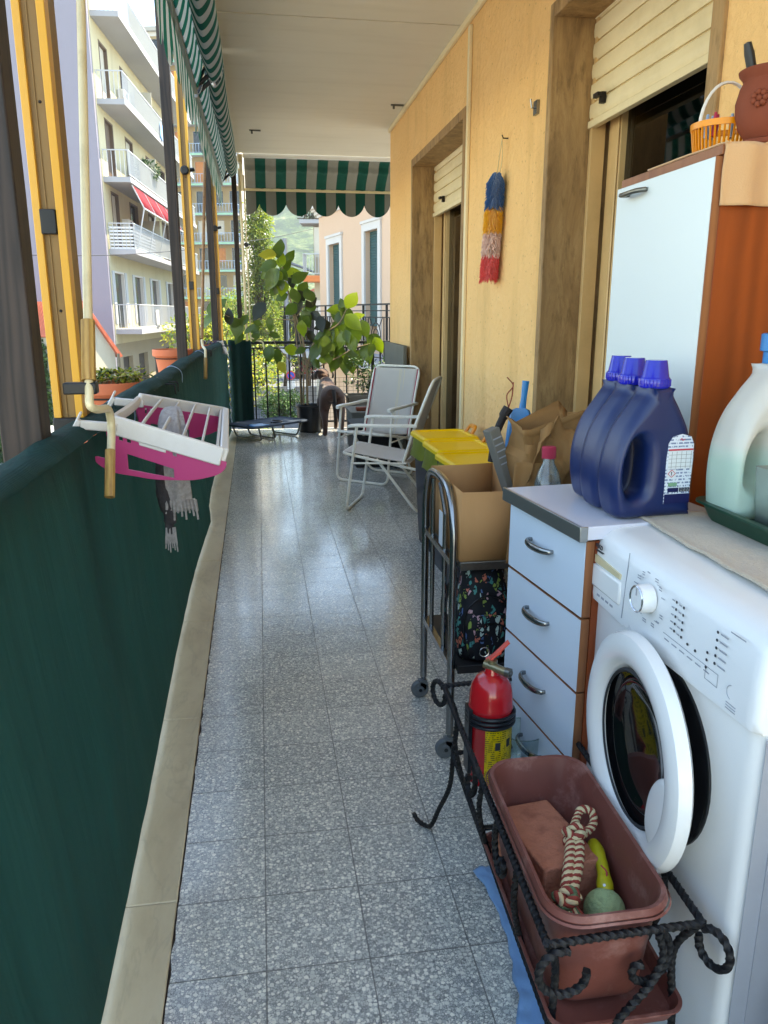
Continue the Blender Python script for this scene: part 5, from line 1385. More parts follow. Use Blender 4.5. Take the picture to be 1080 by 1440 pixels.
def knot(c, s_, n): return [Vector(c)+Vector((s_*math.cos(R(a))*(1+.25*math.cos(R(a*1.5))), s_*.75*math.sin(R(a)), s_*.7*math.sin(R(a*1.5)))) for a in range(0, 720, 40)]
rope(knot(kn1, .013, 0), .0035, .0042, 4, 40, rc, 'knot', rt)
rope(knot(kn2, .014, 0), .004, .0045, 4, 40, ['rope_cream', 'rope_red', 'rope_green', 'rope_red'], 'knot', rt)
m = MB()
for k in range(9):
    a = rr2.uniform(-.5, .5); m.m = k % 3; b0_ = kn2+Vector((.002*(k-4), -.008, 0)); m.tube(spline([b0_, b0_+Vector((.002*(k-4), -.014, -.006)), b0_+Vector((.003*(k-4), -.026, -.016))], 3), .0028, 5)
m.build('frayed_end', ['rope_cream', 'rope_green', 'rope_red'], rt)
yt = thing('squeaky_toy', 'yellow-green rubber dog toy wedged between rope toy and planter wall', 'dog toy', (.51, .95, .35))
a, b_ = at(834, 1185, 'z', .40), at(852, 1256, 'z', .385)
m = MB(); m.tube(spline([a, a.lerp(b_, .5)+Vector((.004, 0, .004)), b_]), [.009, .011, .012, .012, .011, .010, .010, .010, .010, .011, .013, .013, .009], 12); m.build('toy_body', 'toy_yellow', yt)
m = MB(); m.ball(b_+Vector((0, .006, .008)), .0055, 8); m.build('eye', 'label_white', yt); m = MB(); m.tube(spline([a.lerp(b_, .6)+Vector((.0, 0, .012)), a.lerp(b_, .75)+Vector((.006, 0, .013)), a.lerp(b_, .9)+Vector((0, 0, .012))]), .0015, 5); m.build('mouth_line', 'red_trim', yt)
m = MB(); bc = at(850, 1280, 'z', .365); m.ball(bc, .0315, 18); tag(m.build('ball', 'toy_green'), 'worn pale green tennis ball at the near end of the planter', 'ball')

# fire extinguisher
fe = thing('fire_extinguisher', 'small red fire extinguisher with yellow instruction label standing in the iron stand', 'fire extinguisher', (.449, 1.42, .275))
FC = Vector((.452, 1.432, .272))
m = MB(); m.lathe([(0, 0), (.040, 0), (.0455, .006), (.046, .012), (.046, .172), (.0475, .176), (.0475, .180), (.046, .184), (.0455, .205), (.041, .226), (.030, .243), (.016, .250), (.013, .262), (0, .262)], FC, 40); m.build('cylinder', 'extinguisher_red', fe)
m = MB(); lab = []
def labf(u, v): a = R(-118+118*u); return (FC.x+.0466*math.cos(a), FC.y+.0466*math.sin(a), FC.z+.012+.135*v+(.02 if u > .82 else 0)*v)
m.sheet(labf, 24, 6); lb = m.build('label', 'print_yellow', fe)
m = MB()
for u0, z0 in ((.22, .095), (.50, .098), (.76, .10)):
    m.sheet(lambda u, v: (FC.x+.0471*math.cos(R(-118+118*(u0+.12*u))), FC.y+.0471*math.sin(R(-118+118*(u0+.12*u))), FC.z+z0+.018*v), 4, 2)
m.sheet(lambda u, v: (FC.x+.0471*math.cos(R(-118+118*(.12+.6*u))), FC.y+.0471*math.sin(R(-118+118*(.12+.6*u))), FC.z+.02+.010*v), 10, 2)
m.build('pictogram', 'ink', lb)
m = MB()
for k, z in enumerate((.150, .160, .170)): m.tube(arc((FC.x, FC.y, FC.z+z-.004), .0495, -210, 20 if k < 2 else 10, 22, 'xy'), .0042, 8)
m.box(FC.x-.052, FC.x-.044, FC.y-.02, FC.y+.015, FC.z+.03, FC.z+.178); m.build('bracket_strap', 'black_plastic', fe)
m = MB(); m.tube([FC+Vector((0, 0, .258)), FC+Vector((0, 0, .280))], .011, 14); m.tube([FC+Vector((-.014, .008, .268)), FC+Vector((.022, -.026, .262))], .009, 14); vb = m.build('valve', 'brass', fe)
m = MB(); m.lathe([(0, 0), (.0105, 0), (.0105, .010), (.006, .011), (.006, .013), (0, .013)], FC+Vector((.022, -.026, .262)), 20, basis((0, 0, 0), (.6, .6, 0), (0, 0, 1)) @ Matrix.Identity(4)); m.build('gauge', 'tarnished', vb)
m = MB(); m.bar(FC+Vector((-.006, .004, .276)), FC+Vector((.034, .0, .318)), .014, .005); m.bar(FC+Vector((-.01, .006, .276)), FC+Vector((.02, .01, .292)), .014, .004); m.build('lever', 'lever_red', fe, bevel=.001)
m = MB(); m.tube(arc(FC+Vector((-.018, .0, .298)), .010, 0, 350, 20), .0012, 5); m.build('safety_pin', 'steel', fe)

m = MB(); GC = (.540, 1.475, .272)
m.lathe([(0, .0), (.040, 0), (.044, .004), (.050, .085)], GC, 40, caps=False); m.tube([(GC[0]+.050*math.cos(R(a)), GC[1]+.050*math.sin(R(a)), GC[2]+.086) for a in range(0, 360, 8)], .0016, 6, closed=True); tag(m.build('glass_jar', 'jar_glass'), 'low round clear glass container beside the fire extinguisher', 'jar')

# blue rag on the floor
def rag(u, v):
    x = .438+.19*v-.01*u+.022*math.sin(u*5)*(1-v); y = 1.47-.50*u; n = mnoise.noise(Vector((u*5, v*4, 3)))
    return (x+.012*mnoise.noise(Vector((u*8, v, 1))), y, .006+.016*max(0, n)+.010*abs(mnoise.noise(Vector((u*12, v*7, 2)))))
m = MB(); m.sheet(rag, 60, 26); tag(m.build('floor_rag', 'blue_rag', ang=80, solid=.003, soff=1), 'crumpled light blue rag on the floor under the plant stand', 'rag')
# dark laundry bag right of the washer
m = MB(); rings = []
for i in range(12):
    s_ = i/11; rings.append([p+Vector((.008*mnoise.noise(p*9), .008*mnoise.noise(p*9+Vector((3, 3, 3))), 0)) for p in rrect(.86, .60, .22*(1-.3*s_*s_), .155*(1-.25*s_), .05, .01+.58*s_, 6)])
m.loft(rings); tag(m.build('laundry_bag', 'navy_cloth', ang=80), 'dark navy cloth bag on the floor right of the washing machine', 'bag')
# ================================================================== FAR END OF THE BALCONY
def make_chair():
    c = thing('folding_chair', 'x', 'chair', (0, 0, 0), 'white folding armchairs on the balcony'); w = .225
    def loop(a, r=.0095, f=.05): 
        q = [Vector(p) for p in a]+[Vector((p[0], -p[1], p[2])) for p in reversed(a)]; mb = MB(); mb.tube(fillet(q, f, 6), r, 10); return mb
    loop([(.15, w, .555), (.225, w, .011)], f=.06).build('front_leg', 'chair_paint', c)
    loop([(.03, w-.03, .352), (-.235, w-.03, .011)], f=.06).build('rear_leg', 'chair_paint', c)
    loop([(-.23, w-.012, .295), (.245, w-.012, .385)], f=.04).build('seat_frame', 'chair_paint', c)
    bf = loop([(-.135, w-.022, .30), (-.215, w-.022, .56), (-.325, w-.022, .845)], f=.07).build('back_frame', 'chair_paint', c)
    for s_ in (-1, 1):
        m = MB(); m.loft([[Vector((x, s_*w+dy*wd, z+dz)) for dy, dz in ((-1, 0), (-.8, .009), (.8, .009), (1, 0), (.8, -.009), (-.8, -.009))] for x, z, wd in ((-.235, .572, .013), (-.17, .572, .016), (.0, .566, .018), (.14, .566, .024), (.19, .562, .022), (.205, .557, .012))]); m.build('armrest', 'chair_paint', c, ang=40)
        m = MB(); m.tube([(.188, s_*(w+.012), .325), (-.17, s_*(w+.0), .335)], .006, 8); m.build('side_brace', 'chair_paint', c)
    ww = w-.024
    m = MB(); m.sheet(lambda u, v: (-.19+.43*u, -ww+2*ww*v, .332+.062*u-.028*math.sin(PI*u)*math.sin(PI*v)**.5+.003*math.sin(v*9)), 16, 14); s1 = m.build('seat', 'chair_cloth', c, ang=80, solid=.003)
    ww -= .012
    m = MB(); m.sheet(lambda u, v: (-.148-.165*u-.02*math.sin(PI*v)*math.sin(PI*u), -ww+2*ww*v, .335+.495*u), 16, 14); s2 = m.build('backrest', 'chair_cloth', c, ang=80, solid=.003)
    m = MB()
    for s_ in (-1, 1): m.sheet(lambda u, v: (-.1435-.165*u, s_*(ww-.001+.008*v), .337+.49*u), 8, 1)
    m.build('red_edging', 'red_trim', s2, solid=.005)
    m = MB()
    for k in (-.012, .0, .03): m.sheet(lambda u, v: (-.1435-.165*u-.02*math.sin(PI*.5)*math.sin(PI*u)+.0015, .045+k+.004*v, .337+.485*u), 8, 1)
    m.build('woven_stripes', 'cream_metal', s2)
    return c
c1 = make_chair(); c2 = copy_tree(c1)
place(c1, (.80, 4.975, 0), R(159), 'front white folding chair, turned sideways beside the yellow bins')
place(c2, (.86, 5.87, 0), R(231), 'rear white folding chair with tall grey red-edged backrest facing the camera')

# dog cot
ct = thing('dog_cot', 'low folding dog cot with dark slate cloth and bent tube legs', 'dog bed', (.06, 8.10, 0))
T = TR(.045, 8.10, 0) @ RZ(41)
hl, hw_ = .385, .215
m = MB()
m.sheet(lambda u, v: T @ Vector((-hl+2*hl*u, -hw_+2*hw_*v, .150-.018*math.sin(PI*v)*math.sin(PI*u)+.003*math.sin(u*40)*math.sin(PI*v)+.006*mnoise.noise(Vector((u*6, v*4, 2))))), 40, 20); m.build('cloth', 'cot_cloth', ct, ang=80, solid=.006)
m = MB(); m.tube(fillet([T @ Vector(p) for p in ((-hl, -hw_, .15), (hl, -hw_, .15), (hl, hw_, .15), (-hl, hw_, .15))], .05, 6, True), .011, 8, closed=True); m.build('frame_tube', 'cot_cloth', ct)
for x in (-.30, -.12, .28):
    m = MB(); m.tube(fillet([T @ Vector(p) for p in ((x, -hw_+.01, .145), (x+.05*(1 if x < 0 else -1), -hw_+.02, .012), (x+.05*(1 if x < 0 else -1), hw_-.02, .012), (x, hw_-.01, .145))], .04, 5), .009, 8); m.build('leg', 'tarnished', ct)
m = MB(); m.sheet(lambda u, v: T @ Vector((-.28+.2*u, -.12+.14*v, .1465+.008*mnoise.noise(Vector((u*4, v*4, 1))))), 8, 8); tag(m.build('blue_cloth', 'blue_plastic', solid=.003), 'small blue cloth lying on the dog cot', 'cloth')
m = MB(); m.tube(spline([T @ Vector(p) for p in ((.0, -.06, .155), (.05, -.01, .17), (.13, .0, .157), (.16, -.05, .153), (.08, -.07, .153), (.0, -.06, .155))]), .008, 8); tag(m.build('collar', 'black_plastic'), 'black collar lying on the dog cot', 'collar')

# the dog, seen from behind
def skin(name, verts, edges, rads, mat, parent, sub=2, flat=None):
    me = bpy.data.meshes.new(name); me.from_pydata([Vector(v) for v in verts], edges, []); o = bpy.data.objects.new('tmpskin', me); COL.objects.link(o)
    md = o.modifiers.new('s', 'SKIN'); md.branch_smoothing = .5; o.modifiers.new('ss', 'SUBSURF').levels = sub
    if not me.skin_vertices: me.skin_vertices.new() if hasattr(me.skin_vertices, 'new') else None
    for i, r_ in enumerate(rads):
        sv = me.skin_vertices[0].data[i]; sv.radius = (r_, r_) if not isinstance(r_, tuple) else r_; sv.use_root = i == 0
    bpy.context.view_layer.update(); dg = bpy.context.evaluated_depsgraph_get(); ev = o.evaluated_get(dg); em = ev.to_mesh()
    mb = MB(); mb.add([v.co.copy() for v in em.vertices], [tuple(p.vertices) for p in em.polygons]); ev.to_mesh_clear(); bpy.data.objects.remove(o); bpy.data.meshes.remove(me)
    return mb.build(name, mat, parent, ang=180)
dg_ = thing('dog', 'brown short-haired dog standing with its back to us, looking out through the far railing', 'dog', (0, 0, 0))
V = [(0, .03, .43), (0, .10, .425), (0, .22, .415), (0, .34, .395), (0, .45, .41), (-.005, .53, .475), (-.02, .575, .535)]
Rr = [(.070, .076), (.100, .10), (.092, .095), (.118, .125), (.112, .115), (.085, .088), (.06, .06)]
E_ = [(i, i+1) for i in range(6)]
def add(path, rad, root):
    k = len(V)
    for p, r_ in zip(path, rad): V.append(p); Rr.append((r_, r_))
    E_.append((root, k)); E_.extend((k+i, k+i+1) for i in range(len(path)-1))
for s_ in (-1, 1):
    fwd = .0 if s_ > 0 else .02
    add([(s_*.062, .075, .37), (s_*.078, .13+fwd, .275), (s_*.080, .02+fwd, .155), (s_*.078, .035+fwd, .06), (s_*.080, .05+fwd, .026), (s_*.082, .085+fwd, .022)], [.088, .060, .030, .025, .027, .026], 1)
    add([(s_*.075, .44, .33), (s_*.078, .41, .235), (s_*.076, .43, .12), (s_*.076, .44, .045), (s_*.078, .47, .022)], [.055, .036, .024, .022, .024], 4)
skin('body', V, E_, Rr, 'dog_fur', dg_)
# head as one lofted form with muzzle, plus ears, tail, paws
m = MB(); hd = [((-.02, .535, .520), .045, .045), ((-.025, .565, .555), .072, .060), ((-.035, .605, .575), .075, .062), ((-.055, .645, .570), .062, .055), ((-.085, .675, .550), .044, .042), ((-.115, .700, .535), .038, .036), ((-.135, .715, .53), .026, .026)]
rings = []
for c_, a_, b_ in hd:
    d = Vector((-.45, .9, -.05)).normalized() if c_[1] > .56 else Vector((-.1, .8, .6)).normalized(); sd = d.cross(Vector((0, 0, 1))).normalized(); u_ = sd.cross(d)
    rings.append([Vector(c_)+sd*(a_*math.cos(2*PI*j/20))+u_*(b_*math.sin(2*PI*j/20)) for j in range(20)])
m.loft(rings); hdo = m.build('head', 'dog_fur', dg_, ang=80, sub=1)
for s_ in (-1, 1):
    m = MB(); b_ = Vector((-.02+s_*.055, .570, .600)); m.loft([[b_+Vector((s_*(ox+.01*k), oy+.012*k-.008, oz)) for k in (-1, 1)]+[b_+Vector((s_*(ox+.018*k), oy+.020*k, oz-.002)) for k in (1, -1)] for ox, oy, oz in ((0, 0, .012), (.024, .0, .002), (.038, .004, -.03), (.036, .012, -.06), (.03, .014, -.075))]); m.build('ear', 'dog_dark', hdo, ang=80, sub=1)
m = MB(); m.ball((-.142, .722, .532), .013, 8); m.build('nose', 'dog_dark', hdo)
m = MB()
for s_ in (-1, 1): m.ball((-.085+s_*.030, .640+s_*.012, .592), .007, 8)
m.build('eye', 'dog_dark', hdo)
m = MB(); m.tube(spline([(0, -.02, .455), (.004, -.055, .40), (.010, -.066, .30), (.008, -.058, .20), (.004, -.05, .145)]), [.022-.017*i/24 for i in range(25)], 10); m.build('tail', 'dog_dark', dg_)
place(dg_, (.72, 7.95, 0), R(2)); dg_.scale = (1.06,)*3

# big rubber plant
rp = thing('rubber_plant', 'tall branching rubber plant with large glossy leaves in front of the far railing', 'plant', (.50, 8.43, .0))
def PT(zx, zy, Y=8.43): return at(320+zx/4.5, 320+zy/4.5, 'y', Y)
m = MB()
stems = [([(505, 1120), (500, 900), (470, 680), (440, 590), (410, 500), (380, 390), (350, 260), (335, 190)], .013, .006),
         ([(480, 1120), (480, 850), (465, 740), (420, 560)], .010, .005), ([(465, 1120), (455, 900), (440, 760), (425, 620), (400, 480)], .008, .004),
         ([(500, 900), (540, 740), (620, 665), (700, 610), (740, 540), (770, 470)], .010, .004),
         ([(520, 915), (600, 870), (700, 820), (800, 765), (900, 735)], .008, .004),
         ([(470, 930), (400, 850), (330, 770), (270, 690), (210, 620)], .007, .003),
         ([(420, 585), (330, 580), (240, 578), (150, 585)], .006, .003), ([(440, 560), (480, 500), (510, 450)], .006, .003),
         ([(150, 585), (60, 575), (0, 560), (-60, 520)], .004, .003)]
rs_ = random.Random(3)
for pts, r0, r1 in stems:
    q = spline([PT(x, y, 8.43+.0*rs_.uniform(-.06, .06)) for x, y in pts], 6); n_ = len(q); m.tube(q, [r0+(r1-r0)*i/(n_-1) for i in range(n_)], 8)
m.build('stems', 'bark', rp)
LVX = [(370, 240, 80, 60, 0), (300, 215, 85, 200, 0), (240, 290, 80, 215, 0), (390, 430, 75, 230, 0), (480, 380, 80, 60, 0), (440, 350, 70, 320, 1), (400, 520, 80, 220, 0), (470, 520, 85, 310, 0), (530, 470, 75, 40, 2), (545, 600, 90, 250, 0), (480, 600, 80, 230, 0), (225, 560, 85, 60, 2), (175, 690, 70, 250, 0), (240, 660, 75, 300, 0), (70, 700, 70, 240, 0), (20, 640, 85, 260, 0), (710, 580, 90, 230, 0), (660, 580, 85, 190, 0), (820, 560, 80, 20, 1), (850, 720, 90, 300, 0), (790, 740, 95, 280, 0), (590, 780, 95, 240, 0), (640, 810, 90, 270, 0), (520, 740, 80, 230, 0), (710, 800, 95, 260, 0), (860, 850, 85, 300, 0), (600, 680, 90, 200, 0), (560, 650, 80, 30, 2), (340, 440, 70, 200, 0), (290, 440, 60, 250, 3)]
LV = LVX[::2]+[(322, 125, 112, 90, 0), (395, 182, 75, 60, 0), (250, 170, 90, 175, 3), (255, 245, 105, 200, 0), (340, 205, 75, 80, 1), (275, 328, 125, 228, 0), (320, 372, 90, 240, 0), (348, 385, 85, 262, 1), (420, 292, 110, 5, 1), (455, 312, 95, 35, 0), (300, 390, 80, 240, 0), (408, 345, 70, 260, 2), (425, 425, 90, 110, 0), (468, 432, 65, 300, 2), (514, 422, 95, 110, 0), (446, 488, 80, 270, 2), (500, 578, 95, 285, 0), (435, 572, 55, 270, 2), (522, 515, 90, 250, 0), (198, 530, 105, 235, 2), (160, 640, 70, 190, 0), (190, 600, 60, 330, 0), (266, 612, 75, 265, 0), (300, 682, 60, 0, 0), (315, 818, 85, 262, 0), (412, 775, 85, 355, 1), (345, 885, 70, 300, 3), (262, 800, 90, 262, 0), (786, 456, 105, 60, 1), (685, 520, 95, 180, 1), (730, 495, 80, 110, 0), (765, 560, 110, 320, 0), (795, 600, 115, 315, 1), (866, 642, 95, 290, 0), (818, 672, 95, 280, 0), (742, 650, 110, 275, 0), (690, 625, 90, 200, 0), (640, 700, 110, 240, 0), (612, 752, 120, 265, 0), (552, 790, 100, 240, 0), (562, 862, 60, 300, 0), (615, 832, 70, 0, 0), (677, 862, 95, 250, 0), (747, 862, 110, 270, 0), (786, 850, 115, 275, 0), (832, 825, 95, 290, 0), (882, 795, 110, 280, 0), (935, 722, 105, 325, 0), (955, 745, 90, 300, 1), (720, 715, 95, 250, 0), (700, 690, 100, 310, 1), (600, 620, 90, 200, 2), (470, 640, 80, 270, 1), (60, 640, 100, 265, 0), (48, 600, 70, 10, 0), (8, 560, 90, 100, 2), (-60, 560, 80, 240, 0), (-95, 505, 95, 85, 0), (-130, 590, 80, 225, 0), (-40, 480, 70, 45, 0), (585, 700, 80, 215, 0), (530, 690, 70, 300, 2), (650, 770, 85, 290, 0), (560, 560, 70, 330, 2), (590, 610, 90, 280, 2), (355, 300, 70, 300, 0), (320, 300, 60, 130, 1), (105, 590, 70, 250, 0), (130, 650, 60, 210, 0), (690, 560, 80, 150, 0), (755, 690, 80, 285, 0), (630, 660, 85, 330, 0), (910, 775, 70, 250, 0), (460, 780, 60, 200, 0), (575, 730, 85, 300, 0), (670, 745, 95, 265, 0)]
ml = MB(); mats = ['rubber_leaf', 'pale_leaf', 'dark_leaf', 'yellow_leaf']  # four tones set leaf by leaf: mid, paler, darker, yellow
vert = UP
for zx, zy, L, ang, k in LV:
    Y = 8.43+rs_.uniform(-.16, .14); c_ = PT(zx, zy, Y); s_ = 1/4.5/1090*8.5
    d = (RT*math.cos(R(ang))+vert*math.sin(R(ang))+FW*rs_.uniform(-.35, .35)).normalized()
    nrm = (-FW+Vector((rs_.uniform(-.5, .5), 0, rs_.uniform(-.1, .7)))).normalized(); ml.m = k; LL = L*s_*1.2
    leaf(ml, c_-d*LL/2, d, nrm, LL, LL*rs_.uniform(.58, .76), rs_.uniform(.05, .25), rs_.uniform(.05, .25), 8)
    ml.m = 0; ml.tube([c_-d*LL*.72, c_-d*LL*.48], .0025, 4)
ml.build('foliage', mats, rp, ang=60)
m = MB(); m.lathe([(0, 0), (.115, 0), (.12, .005), (.142, .262), (.152, .264), (.154, .285), (.150, .290), (.140, .288), (.134, .25), (.0, .245)], (.505, 8.43, 0), 36); po = m.build('pot', 'black_plastic', rp)
m = MB(); m.lathe([(0, .256), (.134, .252)], (.505, 8.43, 0), 24, caps=False); m.build('soil', 'soil', po)

# grey troughs, shrub and crates by the far wall end
t1 = thing('grey_trough', 'pale grey plant trough with a leafy dark shrub at the far railing', 'planter', (1.12, 8.2, 0))
m = MB(); cx, cy = 1.16, 8.26
m.loft([rrect(cx, cy, .24, .10, .015, .02), rrect(cx, cy, .27, .125, .015, .385), rrect(cx, cy, .285, .14, .015, .387), rrect(cx, cy, .285, .14, .015, .41), rrect(cx, cy, .262, .118, .012, .41), rrect(cx, cy, .255, .11, .012, .36)]); m.build('trough', 'grey_crate', t1)
sb = thing('shrub', 'small dark leafy shrub growing in the grey trough', 'shrub', (1.12, 8.26, .37))
rsh = random.Random(5); m = MB(); brs = []
for k in range(16):
    b_ = Vector((1.16+rsh.uniform(-.12, .12), 8.26+rsh.uniform(-.05, .05), .34)); e_ = b_+Vector((rsh.uniform(-.28, .22), rsh.uniform(-.08, .12), rsh.uniform(.18, .46))); mid_ = b_.lerp(e_, .5)+Vector((0, 0, .05)); q = spline([b_, mid_, e_], 5); m.tube(q, [.004-.0003*i for i in range(len(q))], 5); brs.append(q)
m.build('twigs', 'bark', sb)
m = MB()
for q in brs:
    for p in q[3:]:
        for _ in range(9):
            o_ = p+Vector((rsh.gauss(0, .022), rsh.gauss(0, .022), rsh.gauss(0, .022))); m.m = rsh.choice((0, 0, 1)); leaf(m, o_, (rsh.uniform(-1, 1), rsh.uniform(-1, 1), rsh.uniform(-.4, 1)), (rsh.uniform(-.5, .5), rsh.uniform(-1, 0), 1), .034, .017, .2, .1, 3)
m.build('foliage', ['shrub_leaf', 'dark_leaf'], sb, ang=80)
def crate(x0, x1, y0, y1, z1, mat, label, nm='storage_crate', cat='crate', lid=True, group=None):
    p = thing(nm, label, cat, ((x0+x1)/2, (y0+y1)/2, 0), group)
    cx, cy, hx, hy = (x0+x1)/2, (y0+y1)/2, (x1-x0)/2, (y1-y0)/2
    m = MB(); m.loft([rrect(cx, cy, hx*.93, hy*.95, .015, .003), rrect(cx, cy, hx*.97, hy*.97, .015, z1-.03), rrect(cx, cy, hx, hy, .015, z1-.03), rrect(cx, cy, hx, hy, .015, z1-.012)]); m.build('crate_wall', mat, p)
    m = MB(); m.loft([rrect(cx, cy, hx+.006, hy+.006, .018, z1-.0118), rrect(cx, cy, hx+.006, hy+.006, .018, z1-.002), rrect(cx, cy, hx-.02, hy-.02, .015, z1)]); m.build('crate_lid', mat, p)
    return p
crate(.74, 1.08, 6.28, 6.86, .34, 'dark_crate', 'black storage crate under the seat of the rear folding chair')
crate(.80, 1.20, 7.05, 7.55, .37, 'grey_crate', 'grey storage crate behind the rear folding chair')
m = MB(); m.box(.86, .99, 7.12, 7.22, .371, .40); tag(m.build('wooden_block', 'terracotta_brown', bevel=.004), 'small dark red block lying on the grey storage crate', 'block')
m = MB(); m.box(1.112, 1.142, 6.13, 7.09, .01, 1.0, ); tag(m.build('stone_slab', 'grey_stone', bevel=.004), 'grey stone slab leaning upright against the end of the stucco wall', 'slab')
m = MB(); m.box(1.06, 1.11, 6.20, 7.05, .0105, .06); tag(m.build('slab_support', 'dark_crate', bevel=.003), 'low dark wooden batten at the foot of the grey stone slab', 'batten')

# ================================================================== POTS ON THE RAIL
def ring_pot(c, r, h, mat, label, holder=True, seed=1):
    p = thing('flower_pot', label, 'flower pot', tuple(c), 'flower pots hung outside the railing')
    m = MB(); m.lathe([(0, -h), (r*.66, -h), (r*.68, -h+.01), (r*.86, -.055), (r*.965, -.052), (r, -.045), (r, -.008), (r*.985, 0), (r*.93, 0), (r*.91, -.02), (r*.88, -.03)], c, 44, caps=False); m.lathe([(0, -h), (r*.66, -h)], c, 30, caps=False); b_ = m.build('pot', mat, p)
    m = MB(); m.lathe([(1e-6, -.025), (r*.9, -.032)], c, 30, caps=False); m.build('soil', 'soil', b_)
    m = MB(); m.lathe([(r*.8, -h-.012), (r*.86, -h+.01), (r*.84, -h+.012), (r*.78, -h-.008)], c, 36, caps=False); m.lathe([(1e-6, -h-.01), (r*.8, -h-.012)], c, 30, caps=False); m.build('saucer', mat, p)
    if holder:
        m = MB(); m.tube([Vector(c)+Vector((r*.90*math.cos(R(a)), r*.90*math.sin(R(a)), -.066)) for a in range(0, 360, 10)], .004, 6, closed=True)
        for a in (-25, 25): 
            o_ = Vector(c)+Vector((r*.9*math.cos(R(a)), r*.9*math.sin(R(a)), -.066)); m.tube(fillet([o_, o_+Vector((.045, 0, .0)), o_+Vector((.045, 0, .055)), o_+Vector((.16, 0, .055)), o_+Vector((.16, 0, .01))], .012), .0035, 6)
        m.build('hanger', 'black_iron', p)
    return p
pc1 = at(153, 536, 'y', 3.6)
ring_pot(pc1, .158, .26, 'terracotta_light', 'large terracotta flower pot hung outside the railing near the camera')
pn = thing('potted_plant', 'yellow-green leafy plant with one pink bloom growing in the near terracotta pot', 'plant', tuple(pc1))
m = MB(); rpn = random.Random(8)
for k in range(24):
    a = rpn.uniform(0, 2*PI); b_ = pc1+Vector((.08*math.cos(a), .08*math.sin(a), -.03)); q = spline([b_, b_+Vector((.05*math.cos(a), .05*math.sin(a), rpn.uniform(.03, .06))), b_+Vector((rpn.uniform(-.12, .13), rpn.uniform(-.10, .12), rpn.uniform(.02, .085)))], 4)
    m.m = 2; m.tube(q, .0018, 4)
    for p_ in q[2:]:
        for _ in range(5): m.m = rpn.choice((0, 0, 1)); leaf(m, p_, (rpn.uniform(-1, 1), rpn.uniform(-1, 1), rpn.uniform(-.3, 1)), (0, 0, 1), .026, .013, .2, .1, 3)
m.build('foliage', ['yellow_leaf', 'shrub_leaf', 'bark'], pn, ang=80)
fl = at(113, 505, 'y', 3.6); m = MB(); m.tube(spline([pc1+Vector((-.05, 0, -.02)), pc1+Vector((-.10, 0, .05)), fl]), .0018, 4)
for k in range(26): 
    a = rpn.uniform(0, 2*PI); o_ = fl+Vector((rpn.gauss(0, .010), rpn.gauss(0, .010), rpn.gauss(0, .014))); leaf(m, o_, (math.cos(a), math.sin(a), .4), (0, 0, 1), .02, .018, .1, .1, 3)
m.build('bloom', 'pink_petal', pn, ang=80)
pc2 = Vector((-.655, 6.15, .985)); ring_pot(pc2, .15, .26, 'terracotta_light', 'pink terracotta flower pot outside the railing behind the second dark post', True)
pc3 = Vector((-.52, 7.6, .96)); ring_pot(pc3, .11, .16, 'terracotta', 'small terracotta pot of purple plants near the corner of the railing', True)
p3 = thing('potted_plant', 'low purple leaved plant spilling over the rail near the far corner', 'plant', tuple(pc3))
m = MB()
for k in range(90):
    b_ = pc3+Vector((rpn.uniform(-.07, .12), rpn.uniform(-.25, .28), rpn.uniform(-.01, .03))); leaf(m, b_, (rpn.uniform(-1, 1), rpn.uniform(-1, 1), rpn.uniform(0, 1)), (0, 0, 1), .055, .02, .3, .2, 4)
m.build('foliage', 'purple_leaf', p3, ang=80)
m = MB()
def bagf(u, v): return (-.385+.03*math.sin(u*9)+.05*v, 7.75+.12*u+.03*math.sin(v*5), .985-.12*v+.02*mnoise.noise(Vector((u*4, v*4, 2))))
m.sheet(bagf, 12, 12); tag(m.build('plastic_wrap', 'white_plastic', solid=.002), 'small white crumpled wrapping hanging over the net near the corner', 'wrapping')

# ================================================================== PINK HANGING DRIER
cd = thing('clothes_drier', 'pink and white plastic clothes drier frame hooked over the railing', 'clothes drier', (-.24, 2.2, .95))
Dn, Cn, Bn, An = at(158, 584, 'x', -.37), at(316, 631, 'z', .915), at(318, 574, 'z', .93), at(197, 554, 'x', -.37)
Nn = (Cn-Dn).cross(An-Dn).normalized(); Nn = Nn if Nn.z > 0 else -Nn
dz = -Nn*.022
def rail(p, q, w=.016, h=.048): 
    mb = MB(); mb.bar(p+dz, q+dz, w, h, up=Nn); return mb
for (p, q), w_ in zip(((Dn, Cn), (Cn, Bn), (Bn, An)), (.018, .022, .018)):
    m = rail(p, q, w_); m.build('rail', 'white_plastic', cd, bevel=.004)
m = MB(); m.tube(spline([Dn+dz, Dn.lerp(An, .35)+dz*1.6+Vector((-.015, 0, 0)), Dn.lerp(An, .7)+dz*1.2, An+dz]), .016, 8, flat=.6); m.build('rail', 'white_plastic', cd)
for k in (.24, .43, .62, .80):
    p, q = Dn.lerp(Cn, k), An.lerp(Bn, k); m = MB(); m.tube(spline([p-Nn*.02, p.lerp(q, .2)-Nn*.012, p.lerp(q, .5)-Nn*.006, p.lerp(q, .85)-Nn*.005, q-Nn*.006]), .0055, 8, flat=.7); m.build('hanging_bar', 'white_plastic', cd)
m = MB(); m.bar(Cn.lerp(Dn, .06)+dz*.5, Bn.lerp(An, .06)+dz*.5, .006, .012, up=Nn); m.build('hanging_bar', 'white_plastic', cd)
ex = (Cn-Dn).normalized(); Ld = (Cn-Dn).length
